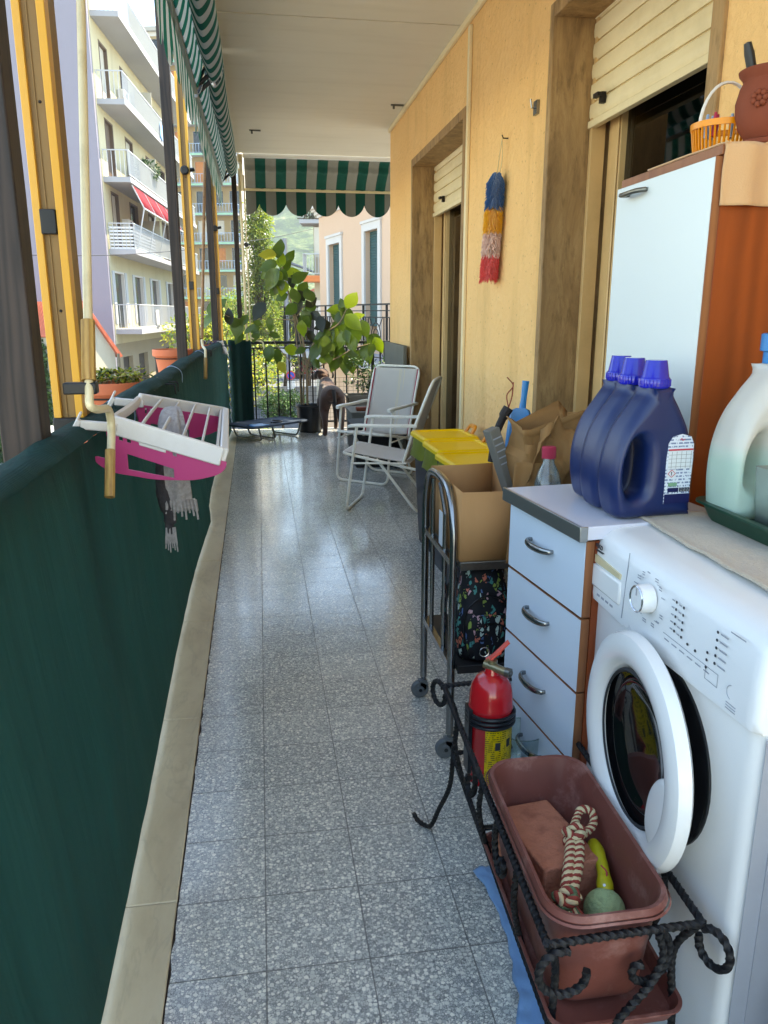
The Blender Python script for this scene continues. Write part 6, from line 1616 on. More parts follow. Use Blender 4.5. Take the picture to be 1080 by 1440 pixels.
def side_panel(D_, C_, off, nm='side_panel'):
    e = (C_-D_); Lx = e.length; e.normalize(); mb = MB()
    nn = e.cross(Vector((0, 0, -1))).normalized()
    o_ = D_+off
    outer = [(-.02, -.045, 1), (Lx+.004, -.045, 1), (Lx-.002, -.065), (Lx*.80, -.105), (Lx*.5, -.135), (Lx*.2, -.152), (-.045, -.150), (-.055, -.135), (-.03, -.128, 1), (-.0, -.125, 1), (-.015, -.09)]
    hole = [(.03, -.100, 1), (Lx*.52, -.104, 1), (Lx*.52, -.128, 1), (.03, -.140, 1)]
    h2 = [[(x, -.053, 1), (x+wx, -.053, 1), (x+wx, -.070, 1), (x, -.070, 1)] for x, wx in ((.012, .010), (.032, .010), (Lx*.52, .010))]
    m3 = Matrix((e, Vector((0, 0, 1)), nn)).transposed().to_4x4()
    mb.plate([outer, hole]+h2, .003, .001, TR(o_) @ m3, res=1); return mb.build(nm, 'pink_plastic', cd, ang=40), o_, m3, Lx
sp1, o_, m3, Lx = side_panel(Dn, Cn, Vector((0, 0, .012)))
m = MB(); T = TR(o_) @ m3; m.box(Lx*.22, Lx*.46, -.068, -.052, -.006, .004, T); m.build('slide_latch', 'white_plastic', cd, bevel=.002)
m = MB(); m.tube([T @ Vector((Lx*.40+.011*math.cos(R(a)), -.087+.009*math.sin(R(a)), .006)) for a in range(0, 360, 24)], .0016, 5, closed=True); m.build('wire_ring', 'black_iron', cd)
side_panel(An, Bn, Vector((0, 0, .012)))
m = MB(); eb = (Bn-An); m.bar(An.lerp(Bn, .35)-Nn*.055, An.lerp(Bn, .62)-Nn*.055, .006, .018, up=Nn); m.build('slide_latch', 'white_plastic', cd, bevel=.002)
for D_ in (Dn, An):   # white hooks reaching over the rail
    m = MB(); m.bar(D_+Vector((.01, -.005, -.03)), D_+Vector((-.075, -.012, -.02)), .020, .022); m.bar(D_+Vector((-.075, -.012, -.008)), D_+Vector((-.105, -.012, -.055)), .020, .014)
    m.bar(D_+Vector((-.070, -.012, .012)), D_+Vector((-.112, -.012, -.062)), .012, .006); m.build('rail_hook', 'white_plastic', cd, bevel=.003)
# scarf hanging through it
sc = thing('knitted_scarf', 'grey and black knitted scarf hanging over a bar of the pink drier', 'scarf', (-.27, 2.2, .9))
p, q = Dn.lerp(Cn, .43), An.lerp(Bn, .43); H = p.lerp(q, .45)
m = MB(); rings = []
hang = [(H+Vector((0, .06, .018)), .012, .012), (H+Vector((.0, .02, .014)), .028, .018), (H+Vector((.0, -.02, -.02)), .036, .026), (H+Vector((.006, -.04, -.07)), .042, .026), (H+Vector((.004, -.05, -.14)), .034, .022), (H+Vector((.008, -.05, -.19)), .036, .022), (H+Vector((.008, -.05, -.235)), .040, .020), (H+Vector((.010, -.05, -.262)), .034, .016), (H+Vector((.006, -.05, -.272)), .02, .01)]
for k, (c_, a_, b_) in enumerate(hang):
    rg = []
    for j in range(28):
        th_ = 2*PI*j/28; w_ = 1+.16*math.sin(th_*5+k*.4)+.10*mnoise.noise(Vector((math.cos(th_)*2, math.sin(th_)*2, k*.7))); rg.append(c_+Vector((a_*w_*math.cos(th_), b_*w_*math.sin(th_), .004*math.sin(th_*9) if k > 5 else 0)))
    rings.append(rg)
m.loft(rings); m.build('knit', 'knit_grey', sc, ang=60, sub=1)
m = MB()
base = H+Vector((-.026, -.055, -.12))
m.tube(spline([base, base+Vector((-.004, 0, -.07)), base+Vector((.002, 0, -.12)), base+Vector((.012, 0, -.16)), base+Vector((.008, 0, -.19)), base+Vector((.010, 0, -.215))]), [.018]*8+[.021]*8+[.018]*7+[.013]*8, 12, flat=.7); m.build('dark_tail', 'knit_dark', sc)
m = MB()
for k in range(9): b_ = H+Vector((-.022+.010*k, -.064+.003*(k % 2), -.235)); m.tube(spline([b_, b_+Vector((.002, -.002, -.018)), b_+Vector((-.002+.001*k, 0, -.038-.010*(k % 3)))]), [.0055]*9+[.003]*4, 6)
for k in range(6): b_ = base+Vector((.000+.0045*k, -.006+.003*(k % 2), -.195)); m.tube(spline([b_, b_+Vector((.001*(k-3), -.004, -.035)), b_+Vector((.002*(k-3), 0, -.062-.006*(k % 3)))]), [.0030]*9+[.002]*4, 6)
m.build('fringe', 'knit_grey', sc)
m = MB(); a = at(268, 703, 'x', -.335); m.tube(spline([a+Vector((-.03, 0, -.006)), a, a+Vector((.02, .002, .004))]), .004, 6); tag(m.build('cord_end', 'white_plastic'), 'short white cord end poking out of the green net below the drier', 'cord')

# ================================================================== OUTSIDE
G = -3.6
m = MB(); n_ = 60
m.add([(-900, -300, G-.02), (900, -300, G-.02), (900, 1500, G-.02), (-900, 1500, G-.02)], [(0, 1, 2, 3)]); struct(zero(m).build('ground', 'paving'))
m = zero(MB()); m.add([(-12.5, -20, G), (-5.6, -20, G), (-5.0, 30, G), (-3.2, 60, G), (-1, 120, G), (8, 120, G), (7, 60, G), (7.5, 38, G), (1.0, 31, G), (-.9, 24, G), (-1.3, -20, G)], [tuple(range(11))]); struct(m.build('road', 'asphalt'))
m = zero(MB()); m.add([(1.0, 30.9, G+.004), (30, 33, G+.004), (30, 42, G+.004), (7.4, 40, G+.004)], [(0, 1, 2, 3)]); struct(m.build('side_road', 'asphalt'))
m = zero(MB())
for k in range(7): m.box(-.4+1.0*k, .1+1.0*k, 46, 49.2, G+.004, G+.008)
for k in range(5): m.box(-2.6, -2.48, 6+8*k, 9.5+8*k, G+.004, G+.008)
struct(m.build('road_markings', 'road_paint'))
m = zero(MB()); m.box(-1.25, 3.4, -10, 12.5, G-.01, G+.12); m.box(7.6, 30, 44, 52, G-.01, G+.12); m.box(-5.55, -4.9, 27.6, 34, G-.01, G+.12); struct(m.build('pavement', 'paving', bevel=.02))

def facade(O, ang):
    """frame of a building front: t along the front, d outward, z up"""
    e = Vector((math.sin(R(ang)), math.cos(R(ang)), 0)); return e
def FM(O, e, n): return Matrix(((e.x, n.x, 0, O[0]), (e.y, n.y, 0, O[1]), (0, 0, 1, 0), (0, 0, 0, 1)))
def holed(mb, t0, t1, z0, z1, holes, d0, d1, T):
    ts = sorted({t0, t1, *[h[0] for h in holes], *[h[1] for h in holes]}); zs = sorted({z0, z1, *[h[2] for h in holes], *[h[3] for h in holes]})
    for a, b in zip(ts, ts[1:]):
        run_ = None
        for c, d in zip(zs, zs[1:]):
            inside = any(h[0] <= (a+b)/2 <= h[1] and h[2] <= (c+d)/2 <= h[3] for h in holes)
            if not inside: run_ = (run_[0], d) if run_ else (c, d)
            if inside or d == zs[-1]:
                if run_: mb.box(a, b, d0, d1, run_[0], run_[1], T)
                run_ = None
def railing_mb(mb, t0, t1, d0, d1, z, T, step=.14, h=1.0, ends=True, r=.022, closed_left=True):
    mb.box(t0, t1, d1-.04, d1, z+h-.04, z+h, T); mb.box(t0, t1, d1-.03, d1-.01, z+.07, z+.1, T)
    t = t0
    while t <= t1: mb.box(t, t+r, d1-.03, d1-.03+r, z+.1, z+h-.04, T); t += step
    if ends:
        for te in (t0, t1-.04):
            mb.box(te, te+.04, d0, d1-.04, z+h-.04, z+h, T); d = d0
            while d < d1-.05: mb.box(te+.005, te+.005+r, d, d+r, z, z+h-.04, T); d += step

# --- cream apartment block with the lilac gable
e1 = Vector((math.sin(R(4.1)), math.cos(R(4.1)), 0)); n1_ = Vector((e1.y, -e1.x, 0)); O1 = (-5.85, 34.0)
ab = thing('apartment_block', 'cream apartment block with lilac gable wall, long balconies and red awning strip', 'building', (-5.85, 34, G))
T = FM(O1, e1, n1_)
def tz(px, py, d=0, T_=None, O=O1, n=n1_, e=e1):
    dr_ = FW+RT*((px-540)/FPX)+UP*((720-py)/FPX); o3 = Vector((O[0], O[1], 0))+n*d; k = (o3-EYE).dot(n)/dr_.dot(n); p = EYE+dr_*k
    return (p-Vector((O[0], O[1], 0))).dot(e), p.z
SL = [12.05, 9.04, 6.25, 3.54, .40]
holes = []; LEN = 17.5
WPX = {1: [(138, 149, 62), (168, 178, 100), (214, 224, 150)], 2: [(147, 158, 178), (176, 186, 203), (205, 212, 225), (222, 231, 240)], 3: [(157, 167, 288), (183, 194, 302), (209, 217, 312), (228, 237, 322)], 4: [(161, 175, 395), (189, 201, 399), (213, 223, 402), (235, 243, 404)]}
for lv, ws in WPX.items():
    fl_ = SL[lv]+.22
    for a, b, y in ws:
        t0, t1 = tz(a, y)[0], tz(b, y)[0]; holes.append((t0, t1, fl_, fl_+2.3, lv))
gd = [(1.2, 3.0, G+.1, -.6), (4.2, 6.2, G+.1, -.6), (7.8, 9.4, G+.1, -.6), (11, 13, G+.1, -.6)]
m = MB(); holed(m, 0, LEN, .0, 12.6, [h[:4] for h in holes], -.3, 0, T); m.build('wall', 'cream_wall', ab)
m = MB(); holed(m, 0, LEN, G, -.003, gd, -.35, -.06, T); m.build('ground_floor_wall', 'garage_wall', ab)
m = MB(); m.box(-.25, -.002, -13, -.02, G, 13.4, T); m.box(-.25, LEN, -13, -12.7, G, 13.2, T); m.box(LEN-.2, LEN, -12.7, -.3, G, 13, T); gw = m.build('gable_wall', 'lilac_wall', ab)
m = MB(); m.box(-.02, LEN, -12.6, -.31, 12.3, 12.6, T); m.box(2, LEN, -12, -3.5, 12.6, 15.4, T); m.box(1.4, LEN+.6, -12.5, -2.9, 15.4, 15.65, T); m.build('roof', 'house_plaster', ab)
m = MB()
for h in gd: m.box(h[0], h[1], -.30, -.25, h[2], h[3], T)
m.build('garage_door', 'dark_door', ab)
rb = random.Random(12)
for i, (t0, t1, z0, z1, lv) in enumerate(holes):
    f = MB(); f.box(t0, t0+.07, -.20, .015, z0, z1, T); f.box(t1-.07, t1, -.20, .015, z0, z1, T); f.box(t0+.07, t1-.07, -.20, .015, z1-.07, z1, T); w = f.build('window', 'trim_white' if lv == 4 else 'brown_shutter', ab)
    f = MB(); f.box(t0+.07, t1-.07, -.15, -.12, z0, z1-.07, T); f.build('pane', rb.choice(['brown_shutter', 'brown_shutter', 'dark_pane', 'pale_curtain']) if lv < 4 else 'dark_pane', w)
    if lv == 4:
        f = MB(); f.box(t0-.38, t0-.01, .004, .045, z0+.2, z1, T); f.build('shutter', 'white_rail', w); f = MB(); f.box(t1+.01, t1+.38, .004, .045, z0+.2, z1, T); f.build('shutter', 'white_rail', w)
for lv, z in enumerate(SL):
    m = MB(); m.box(.10, LEN, .002, 1.05, z, z+.2, T); sl = m.build('balcony', 'balcony_slab', ab)
    m = MB(); railing_mb(m, .12, LEN-.1, .04, 1.03, z+.2, T, .16); m.build('railing', 'white_rail', sl)
    m = MB(); m.box(2.2 if lv < 3 else 4.5, LEN-.2, .985, .995, z+.26, z+1.12, T); m.box(6.1, 6.16, .05, .95, z+.2, z+1.9 if lv in (1, 2, 3) else z+.9, T)
    if lv < 4: m.build('balcony_screen', 'house_plaster', sl)
m = MB()
for k in range(7): m.box(.16, 6.0, .985, .993, 3.74+.13*k, 3.74+.13*k+.07, T); m.box(.125, .132, .06, .98, 3.74+.13*k, 3.74+.13*k+.07, T)
m.build('striped_screen', 'striped_screen', ab)
for t_, z in ((3.6, 9.9), (6.7, 7.3), (2.6, 4.6), (9.6, 4.4)):
    m = MB(); m.box(t_, t_+.8, .01, .32, z, z+.55, T); q_ = m.build('air_conditioner', 'trim_white', ab, bevel=.02); m = MB(); m.lathe([(0, 0), (.2, 0), (.2, .02), (0, .02)], T @ Vector((t_+.35, .33, z+.27)), 20, basis((0, 0, 0), e1, (0, 0, 1))); m.build('fan_grille', 'dark_pane', q_)
for t_, z, mt in ((7.2, 9.95, 'blue_rag'), (8.1, 9.9, 'trim_white'), (10.2, 7.2, 'red_trim'), (3.2, 1.35, 'trim_white'), (8.6, 4.45, 'blue_rag')):
    m = MB(); m.sheet(lambda u, v: T @ Vector((t_+.7*u, 1.06+.03*math.sin(u*6), z-.75*v+.03*math.sin(u*9))), 6, 4); m.build('laundry', mt, ab, solid=.01)
for k in range(4):
    a = .55+2.3*k; m = MB()
    m.add([T @ Vector(p) for p in ((a, 1.0, 6.20), (a+2.15, 1.0, 6.20), (a+2.15, 1.42, 5.35), (a, 1.42, 5.35))], [(0, 1, 2, 3)]); m.build('red_awning', 'red_awning', ab, solid=.02)
m = MB()
for k in range(5): a = .5+2.3*k; m.bar(T @ Vector((a, 1.42, 5.33)), T @ Vector((a, 1.05, 3.8)), .04); m.bar(T @ Vector((a, 1.42, 5.33)), T @ Vector((a, 1.0, 6.2)), .04)
m.bar(T @ Vector((.5, 1.42, 5.33)), T @ Vector((9.8, 1.42, 5.33)), .05); m.build('awning_frame', 'white_rail', ab)
bs2 = thing('balcony_plant', 'green shrub in a planter on the third floor balcony of the cream block', 'plant', tuple(T @ Vector((5.2, .8, 6.45))))
m = MB(); leaf_cloud(m, T @ Vector((5.2, .75, 7.5)), (.5, .7, .45), 260, .22, .1, rb); m.build('foliage', 'tree_leaf_c', bs2); m = MB(); m.box(4.6, 5.8, .5, .9, 6.46, 6.85, T); m.build('pot', 'terracotta', bs2)

# --- far white block
fb = thing('apartment_tower', 'distant tall white and ochre apartment tower with green-edged balconies', 'building', (-5, 90, G))
O2 = (-12.5, 92.0); e2 = Vector((math.cos(R(-14)), math.sin(R(-14)), 0)); n2_ = Vector((e2.y, -e2.x, 0)); T = FM(O2, e2, n2_)
FLR = [z*1.125 for z in (-2.4, .1, 2.55, 5.05, 7.55, 10.15, 12.75, 15.35, 17.95, 20.5, 23.1)]
W2 = 11.5
holes = []
for z in FLR:
    for k, t in enumerate((.8, 2.6, 4.6, 6.6, 8.6, 10.2)): holes.append((t, t+(1.1 if k % 2 else .9), z+.2 if k % 2 else z+.9, z+2.35))
m = MB(); holed(m, 0, W2, G, 29, holes, -.3, 0, T); m.box(0, W2, -12, -11.7, G, 29, T); m.box(W2-.25, W2, -11.7, -.3, G, 29, T); m.box(0, .25, -11.7, -.3, G, 29, T); m.build('wall', 'white_wall', fb)
for z in FLR:
    for a, b in ((4.2, 6.4), (8.2, 10.0)): m = MB(); holed(m, a, b, z+.1, z+2.6, [(h[0]-.001, h[1]+.001, h[2]-.001, h[3]+.001) for h in holes], .003, .03, T); m.build('ochre_panel', 'yellow_wall', fb)
m = MB(); m.box(-.4, W2+.4, -12.3, .4, 29, 29.4, T); m.build('roof', 'concrete', fb)
for i, (t0, t1, z0, z1) in enumerate(holes):
    if i >= 66: break
    f = MB(); f.box(t0, t1, -.22, -.16, z0, z1, T); f.box((t0+t1)/2-.04, (t0+t1)/2+.04, -.159, -.13, z0, z1, T); f.build('window', rb.choice(['orange_shutter', 'dark_pane', 'pale_curtain', 'pale_curtain', 'dark_pane']), fb)
for z in FLR:
    for a, b in ((-.3, 3.6), (4.3, W2-.3)):
        m = MB(); m.box(a, b, .035, 1.2, z-.12, z+.04, T); s_ = m.build('balcony', 'balcony_slab', fb); m = MB(); m.box(a-.01, b+.01, 1.201, 1.22, z-.16, z+.05, T); m.build('green_edge', 'green_edge', s_)
        m = MB(); railing_mb(m, a, b, .1, 1.19, z+.04, T, .32, .95, r=.03); m.build('railing', 'blue_rail', s_)

# --- pink building
O3 = (2.86, 16.9); an = -12.3; e3 = Vector((math.sin(R(an)), math.cos(R(an)), 0)); n3_ = Vector((-e3.y, e3.x, 0)); T = FM(O3, e3, n3_)
pk = thing('pink_building', 'low pink building with white cornice, white window trims and dark teal roller shutters', 'building', (3, 19, G))
def tq(px, py, d=0): return tz(px, py, d, None, O3, n3_, e3)
LP = tq(450, 400)[0]
wn_ = []
for (xa, xb, yt, yb) in ((463, 479, 345, 520), (514, 533, 326, 470)):
    t1_, zt_ = tq(xa, yt); t0_, _ = tq(xb, yt); _, zb_ = tq(xa, yb); wn_.append((t0_, t1_, zb_, tq(xa, yt)[1]))
wn_ = [(wn_[0][0], wn_[0][1], .45, wn_[0][3]), (wn_[1][0], wn_[1][1], .45, wn_[1][3])]
m = MB(); holed(m, -6, LP, G, 4.0, wn_, -.35, 0, T); m.box(LP-.3, LP, -6, -.351, G, 4.0, T); m.box(-6, -5.7, -6, -.351, G, 4, T); m.build('wall', 'pink_wall', pk)
zc_ = tq(450, 306)[1]
m = MB()
for k, (dd, za, zb) in enumerate(((.05, 0, .07), (.10, .072, .15), (.17, .152, .20), (.24, .202, .27))): m.box(-6, LP+dd, .003, dd, zc_+za, zc_+zb, T)
m.build('cornice', 'trim_white', pk)
m = MB(); m.box(-6, LP, -6, -.0, zc_+.28, zc_+.5, T); m.build('roof', 'trim_white', pk)
for k, (t0, t1, z0, z1) in enumerate(wn_):
    m = MB(); w_ = .17; m.box(t0-w_, t0-.002, .003, .045, z0, z1+w_, T); m.box(t1+.002, t1+w_, .003, .045, z0, z1+w_, T); m.box(t0-.002, t1+.002, .003, .045, z1+.002, z1+w_, T); m.box(t0-w_-.03, t1+w_+.03, .003, .07, z1+w_+.001, z1+w_+.06, T); wo = m.build('window', 'trim_white', pk)
    sh_ = MB(); z = 1.35 if k == 0 else .95
    while z < z1: sh_.box(t0+.0, t1-.0, -.13, -.105, z, min(z+.052, z1), T); sh_.box(t0+.0, t1-.0, -.137, -.131, z+.04, min(z+.062, z1), T); z += .06
    sh_.build('roller_shutter', 'teal_shutter', wo)
    g_ = MB(); g_.box(t0, t1, -.33, -.31, z0, z1, T); g_.build('pane', 'pale_curtain', wo)
    g_ = MB(); g_.box(t0, t0+.05, -.30, -.28, z0, 1.4, T); g_.box((t0+t1)/2-.03, (t0+t1)/2+.03, -.30, -.28, z0, 1.4, T); g_.box(t1-.05, t1, -.30, -.28, z0, 1.4, T); g_.build('frame', 'trim_white', wo)
m = MB(); m.box(-5, LP+.2, .004, 1.15, .18, .34, T); bs3 = m.build('balcony', 'balcony_slab', pk)
m = MB(); zr = 1.42; dr3 = 1.1
m.box(-5, LP+.15, dr3-.02, dr3+.02, zr-.03, zr, T); m.box(-5, LP+.15, dr3-.01, dr3+.01, zr-.14, zr-.12, T); m.box(-5, LP+.15, dr3-.01, dr3+.01, zr-.26, zr-.24, T); m.box(-5, LP+.15, dr3-.01, dr3+.01, .42, .44, T)
t = -4.9
kk = 0
while t < LP+.15:
    ph = kk % 9
    if ph in (0, 1, 7, 8): m.box(t-.009, t+.009, dr3-.009, dr3+.009, .34, zr-.24, T)
    if ph == 4:
        for rr_ in (.14, .25): m.tube([T @ Vector((t+rr_*math.cos(R(a)), dr3, .82+rr_*math.sin(R(a)))) for a in range(0, 360, 20)], .010, 5, closed=True)
        for sx, sz in ((1, 1), (1, -1), (-1, 1), (-1, -1)): m.bar(T @ Vector((t+sx*.175, dr3, .82+sz*.175)), T @ Vector((t+sx*.36, dr3, .82+sz*.36)), .012)
        m.box(t-.008, t+.008, dr3-.008, dr3+.008, 1.08, zr-.24, T)
    if ph == 0: m.box(t-.018, t+.018, dr3-.018, dr3+.018, .34, zr, T)
    t += .14; kk += 1
m.box(LP+.13, LP+.15, .02, dr3, zr-.03, zr, T)
for k in range(8): m.box(LP+.13, LP+.15, .05+.13*k, .065+.13*k, .34, zr, T)
m.build('railing', 'black_iron', bs3)

# --- older house behind the pink one
oh = thing('vine_house', 'narrow old house behind the pink building with vine trellis, curtained balcony and orange slab edge', 'building', (4, 34, G))
O4 = (2.15, 36.0); e4 = Vector((.985, -.17, 0)).normalized(); n4_ = Vector((e4.y, -e4.x, 0)); T = FM(O4, e4, n4_)
m = MB(); m.box(.35, 8, -8, 0, G, 5.6, T); m.build('wall', 'house_plaster', oh)
m = MB(); m.box(.0, 6, .003, 1.3, 2.55, 2.8, T); s_ = m.build('balcony', 'orange_slab', oh); m = MB(); railing_mb(m, .0, 6, .05, 1.28, 2.8, T, .13, .9); m.build('railing', 'white_rail', s_)
m = MB(); m.box(.5, 6, 1.15, 1.2, 3.55, 4.75, T); m.build('curtain', 'pale_curtain', oh)
m = MB(); m.box(-.1, 6, .003, 1.35, 4.9, 5.05, T); m.build('balcony', 'balcony_slab', oh)
rv = random.Random(21); m = MB()
for k in range(60):
    a = T @ Vector((rv.uniform(-.2, 1.2), rv.uniform(.2, 1.3), rv.uniform(5.0, 6.2))); m.tube(spline([a, a+Vector((rv.uniform(-.3, .3), 0, .4)), a+Vector((rv.uniform(-.3, .3), 0, .9))], 3), .02, 4)
for k in range(6): m.bar(T @ Vector((-.2, 1.2, 5.1+.35*k)), T @ Vector((3, 1.2, 5.1+.35*k)), .03)
m.build('trellis', 'tree_bark', oh); m = MB(); leaf_cloud(m, T @ Vector((.6, .9, 5.9)), (.9, .6, .9), 420, .14, .08, rv, 0); m.build('vine_leaves', 'dark_leaf', oh)
m = MB(); m.box(.2, 1.0, .05, .1, -.2, 1.8, T); m.box(1.3, 2.4, .05, .1, -.2, 1.2, T); m.build('shop_board', 'trim_white', oh)

# --- low tiled house
lh = thing('tiled_house', 'low plastered house with a red tiled pitched roof below the lilac gable', 'building', (-7, 26, G))
n5 = Vector((.6, -.8, 0)); e5 = Vector((.8, .6, 0)); P0 = at(117, 430, 'y', 26); O5 = (P0.x, P0.y)
def t5(px, py): return tz(px, py, 0, None, O5, n5, e5)
A_, Ap, B_ = t5(101, 470), t5(117, 430), t5(163, 497); T = FM(O5, e5, n5)
m = MB()
for nm, poly in (('g', [(A_[0], G), (B_[0], G), (B_[0], B_[1]), (Ap[0], Ap[1]), (A_[0], A_[1])]),): m.prism(poly, 9, lambda u, v, w: T @ Vector((u, -w-.05, v)))
m.build('wall', 'house_plaster', lh)
def slab(a, b, over=.18):
    u = Vector((b[0]-a[0], b[1]-a[1])); u.normalize(); nn = Vector((-u.y, u.x)); nn = nn if nn.y > 0 else -nn
    ext = Vector(b)+u*over; return [(a[0], a[1]+.02), (ext.x, ext.y+.02), (ext.x+nn.x*.12, ext.y+nn.y*.12), (a[0], a[1]+.14)]
m = MB()
for a, b in ((Ap, A_), (Ap, B_)): m.prism(slab(a, b), 9.2, lambda u, v, w: T @ Vector((u, .08-w, v)))
u = Vector((A_[0]-Ap[0], A_[1]-Ap[1])); 
for k in range(46):   # rows of curved tiles on the slope we see
    w = .05+.2*k
    for a, b in ((Ap, A_), (Ap, B_)):
        m.tube([T @ Vector((a[0], .08-w-.06, a[1]+.13)), T @ Vector((b[0]+(b[0]-a[0])*.06, .08-w-.06, b[1]+(b[1]-a[1])*.06+.13))], .07, 6)
m.build('roof', 'roof_tiles', lh)
m = MB(); m.tube([T @ Vector((B_[0]+.05, .05, B_[1])), T @ Vector((B_[0]+.05, .05, G))], .05, 8); m.build('downpipe', 'tarnished', lh)

# --- far houses around, so that the street is not empty
def block(nm, label, x0, x1, y0, y1, z1, mat, cols, seed, faces=('S',)):
    b = thing(nm, label, 'building', ((x0+x1)/2, (y0+y1)/2, G)); r_ = random.Random(seed)
    T = FM((x0, y0), Vector((1, 0, 0)), Vector((0, -1, 0))); hs = []
    z = G+3.4
    while z+2.2 < z1:
        for k in range(cols): t = (x1-x0)*(k+.5)/cols; hs.append((t-.5, t+.5, z, z+1.6))
        z += 3.0
    m = MB(); holed(m, 0, x1-x0, G, z1, hs, -.3, 0, T); m.box(0, x1-x0, -(y1-y0), -(y1-y0)+.3, G, z1, T); m.box(0, .3, -(y1-y0)+.3, -.3, G, z1, T); m.box(x1-x0-.3, x1-x0, -(y1-y0)+.3, -.3, G, z1, T); m.build('wall', mat, b)
    m = MB(); m.box(-.3, x1-x0+.3, -(y1-y0)-.3, .3, z1, z1+.3, T); m.build('roof', 'roof_tiles', b)
    for h in hs[:40]: m = MB(); m.box(h[0], h[1], -.2, -.15, h[2], h[3], T); m.build('window', r_.choice(['dark_pane', 'brown_shutter', 'teal_shutter']), b)
block('town_house', 'small cream town house at the end of the street behind the parked cars', 6, 16, 84, 96, 3.4, 'cream_wall', 5, 1)
block('town_house', 'small white town house beyond the trees at the end of the street', 17, 30, 70, 84, 5.0, 'white_wall', 5, 2)

# low street wall, lamp post with sign
m = MB(); m.bar((-1.0, 40.5, G), (-1.0, 40.5, G+.01), .1)
sw = MB(); 
sw.box(-1.6, 6.8, 43.0, 43.25, G, G+.85); sw.box(-1.65, 6.85, 42.96, 43.29, G+.851, G+.93); tag(sw.build('street_wall', 'trim_white'), 'low white wall along the far side of the street', 'wall')
lp = thing('street_lamp', 'grey street lamp post with two flat wing-like lamp heads and a road sign', 'street lamp', (1.35, 36, G))
LX = at(407, 560, 'y', 36).x
m = MB(); m.tube([(LX, 36, G), (LX, 36, 4.4)], .10, 12); m.build('post', 'lamp_post_grey', lp)
m = MB(); 
for s_, x2 in ((-1, 367), (1, 441)):
    q = at(x2, 387, 'y', 36); m.loft([[Vector((LX, 35.6, 3.42)), Vector((LX, 36.4, 3.42)), Vector((LX, 36.4, 3.5)), Vector((LX, 35.6, 3.5))], [Vector((q.x, 35.7, 2.98)), Vector((q.x, 36.3, 2.98)), Vector((q.x, 36.3, 3.04)), Vector((q.x, 35.7, 3.04))]])
m.build('lamp_head', 'parasol_cloth', lp)
sz = at(409, 528, 'y', 35.8); T = RX(90)
sg = MB(); sg.m = 0; sg.lathe([(0, 0), (.20, 0), (.20, .02), (0, .02)], (sz.x, 35.86, sz.z), 28, T); sg.m = 1; sg.lathe([(0, .021), (.155, .021)], (sz.x, 35.86, sz.z), 28, T, caps=False)
sg.m = 0; sg.bar((sz.x-.11, 35.835, sz.z+.11), (sz.x+.11, 35.835, sz.z-.11), .008, .045, up=(.7, 0, .7)); sign = sg.build('no_parking_sign', ['sign_red', 'sign_blue'], lp)
m = MB(); m.box(sz.x-.17, sz.x+.17, 35.84, 35.86, sz.z-.62, sz.z-.26); m.build('plate', 'sign_white', lp)

# cars
def make_car(nm, body, label):
    c = thing(nm, label, 'car', (0, 0, 0), 'cars parked along the street'); hw_, L_ = .88, 4.2
    prof = [(-2.1, .35), (-2.12, .62), (-2.05, .88), (-1.85, .98), (-1.62, 1.36), (-1.2, 1.49), (0, 1.52), (.55, 1.42), (1.15, 1.02), (1.85, .88), (2.08, .70), (2.12, .45), (2.05, .30), (1.75, .28)]
    low = [(1.70, .42), (1.55, .60), (1.35, .66), (1.15, .60), (1.0, .42), (.98, .28), (-.98, .28), (-1.0, .42), (-1.15, .60), (-1.35, .66), (-1.55, .60), (-1.70, .42), (-1.75, .30)]
    pr = prof+low
    def sect(w, ins): return [Vector((w*(1-.16*max(0, z-.95)/.55), y*(1-ins), z-ins*.3)) for y, z in pr]
    m = MB(); m.loft([sect(-hw_, .02), sect(-hw_+.06, 0), sect(0, -.005), sect(hw_-.06, 0), sect(hw_, .02)]); b = m.build('body', body, c, ang=30)
    m = MB()
    for s_ in (-1, 1): m.prism([(-1.5, 1.02), (-1.25, 1.36), (-.2, 1.40), (.45, 1.35), (.95, 1.03)], .01, lambda u, v, w: (s_*(hw_*(1-.16*max(0, v-.95)/.55)+.003), u, v))
    m.add([(-.66, -1.885, 1.02), (.66, -1.885, 1.02), (.58, -1.67, 1.34), (-.58, -1.67, 1.34)], [(0, 1, 2, 3)]); m.add([(-.66, 1.10, 1.07), (.66, 1.10, 1.07), (.58, .62, 1.41), (-.58, .62, 1.41)], [(0, 1, 2, 3)]); m.build('windows', 'dark_pane', c)
    for x in (-.80, .80):
        for y in (-1.35, 1.35):
            m = MB(); m.lathe([(0, -.1), (.30, -.1), (.33, -.06), (.33, .06), (.30, .1), (0, .1)], (x, y, .33), 24, RY(90)); w = m.build('wheel', 'rubber', c); m = MB(); m.lathe([(0, -.105), (.19, -.105), (.19, .105), (0, .105)], (x, y, .33), 18, RY(90)); m.build('rim', 'aluminium', w)
    for s_ in (-1, 1):
        m = MB(); m.box(s_*.62-.2, s_*.62+.2, -2.135, -2.06, .74, .86); m.build('tail_light', 'tail_light', c, bevel=.01); m = MB(); m.box(s_*.62-.2, s_*.62+.2, 2.04, 2.11, .64, .76); m.build('headlight', 'label_white', c, bevel=.01)
    m = MB(); m.box(-.26, .26, -2.145, -2.12, .5, .6); m.build('number_plate', 'sign_white', c)
    return c
ca = make_car('parked_car', 'car_white', 'white car at the lower left, half hidden by the broad dark post'); ca.scale = (1, 1, 1); place(ca, (-6.25, 24.9, G), R(4))
cb_ = make_car('parked_car', 'car_dark', 'dark teal car parked far down the street, seen between the railing bars'); place(cb_, (-.7, 56.5, G), R(-6))
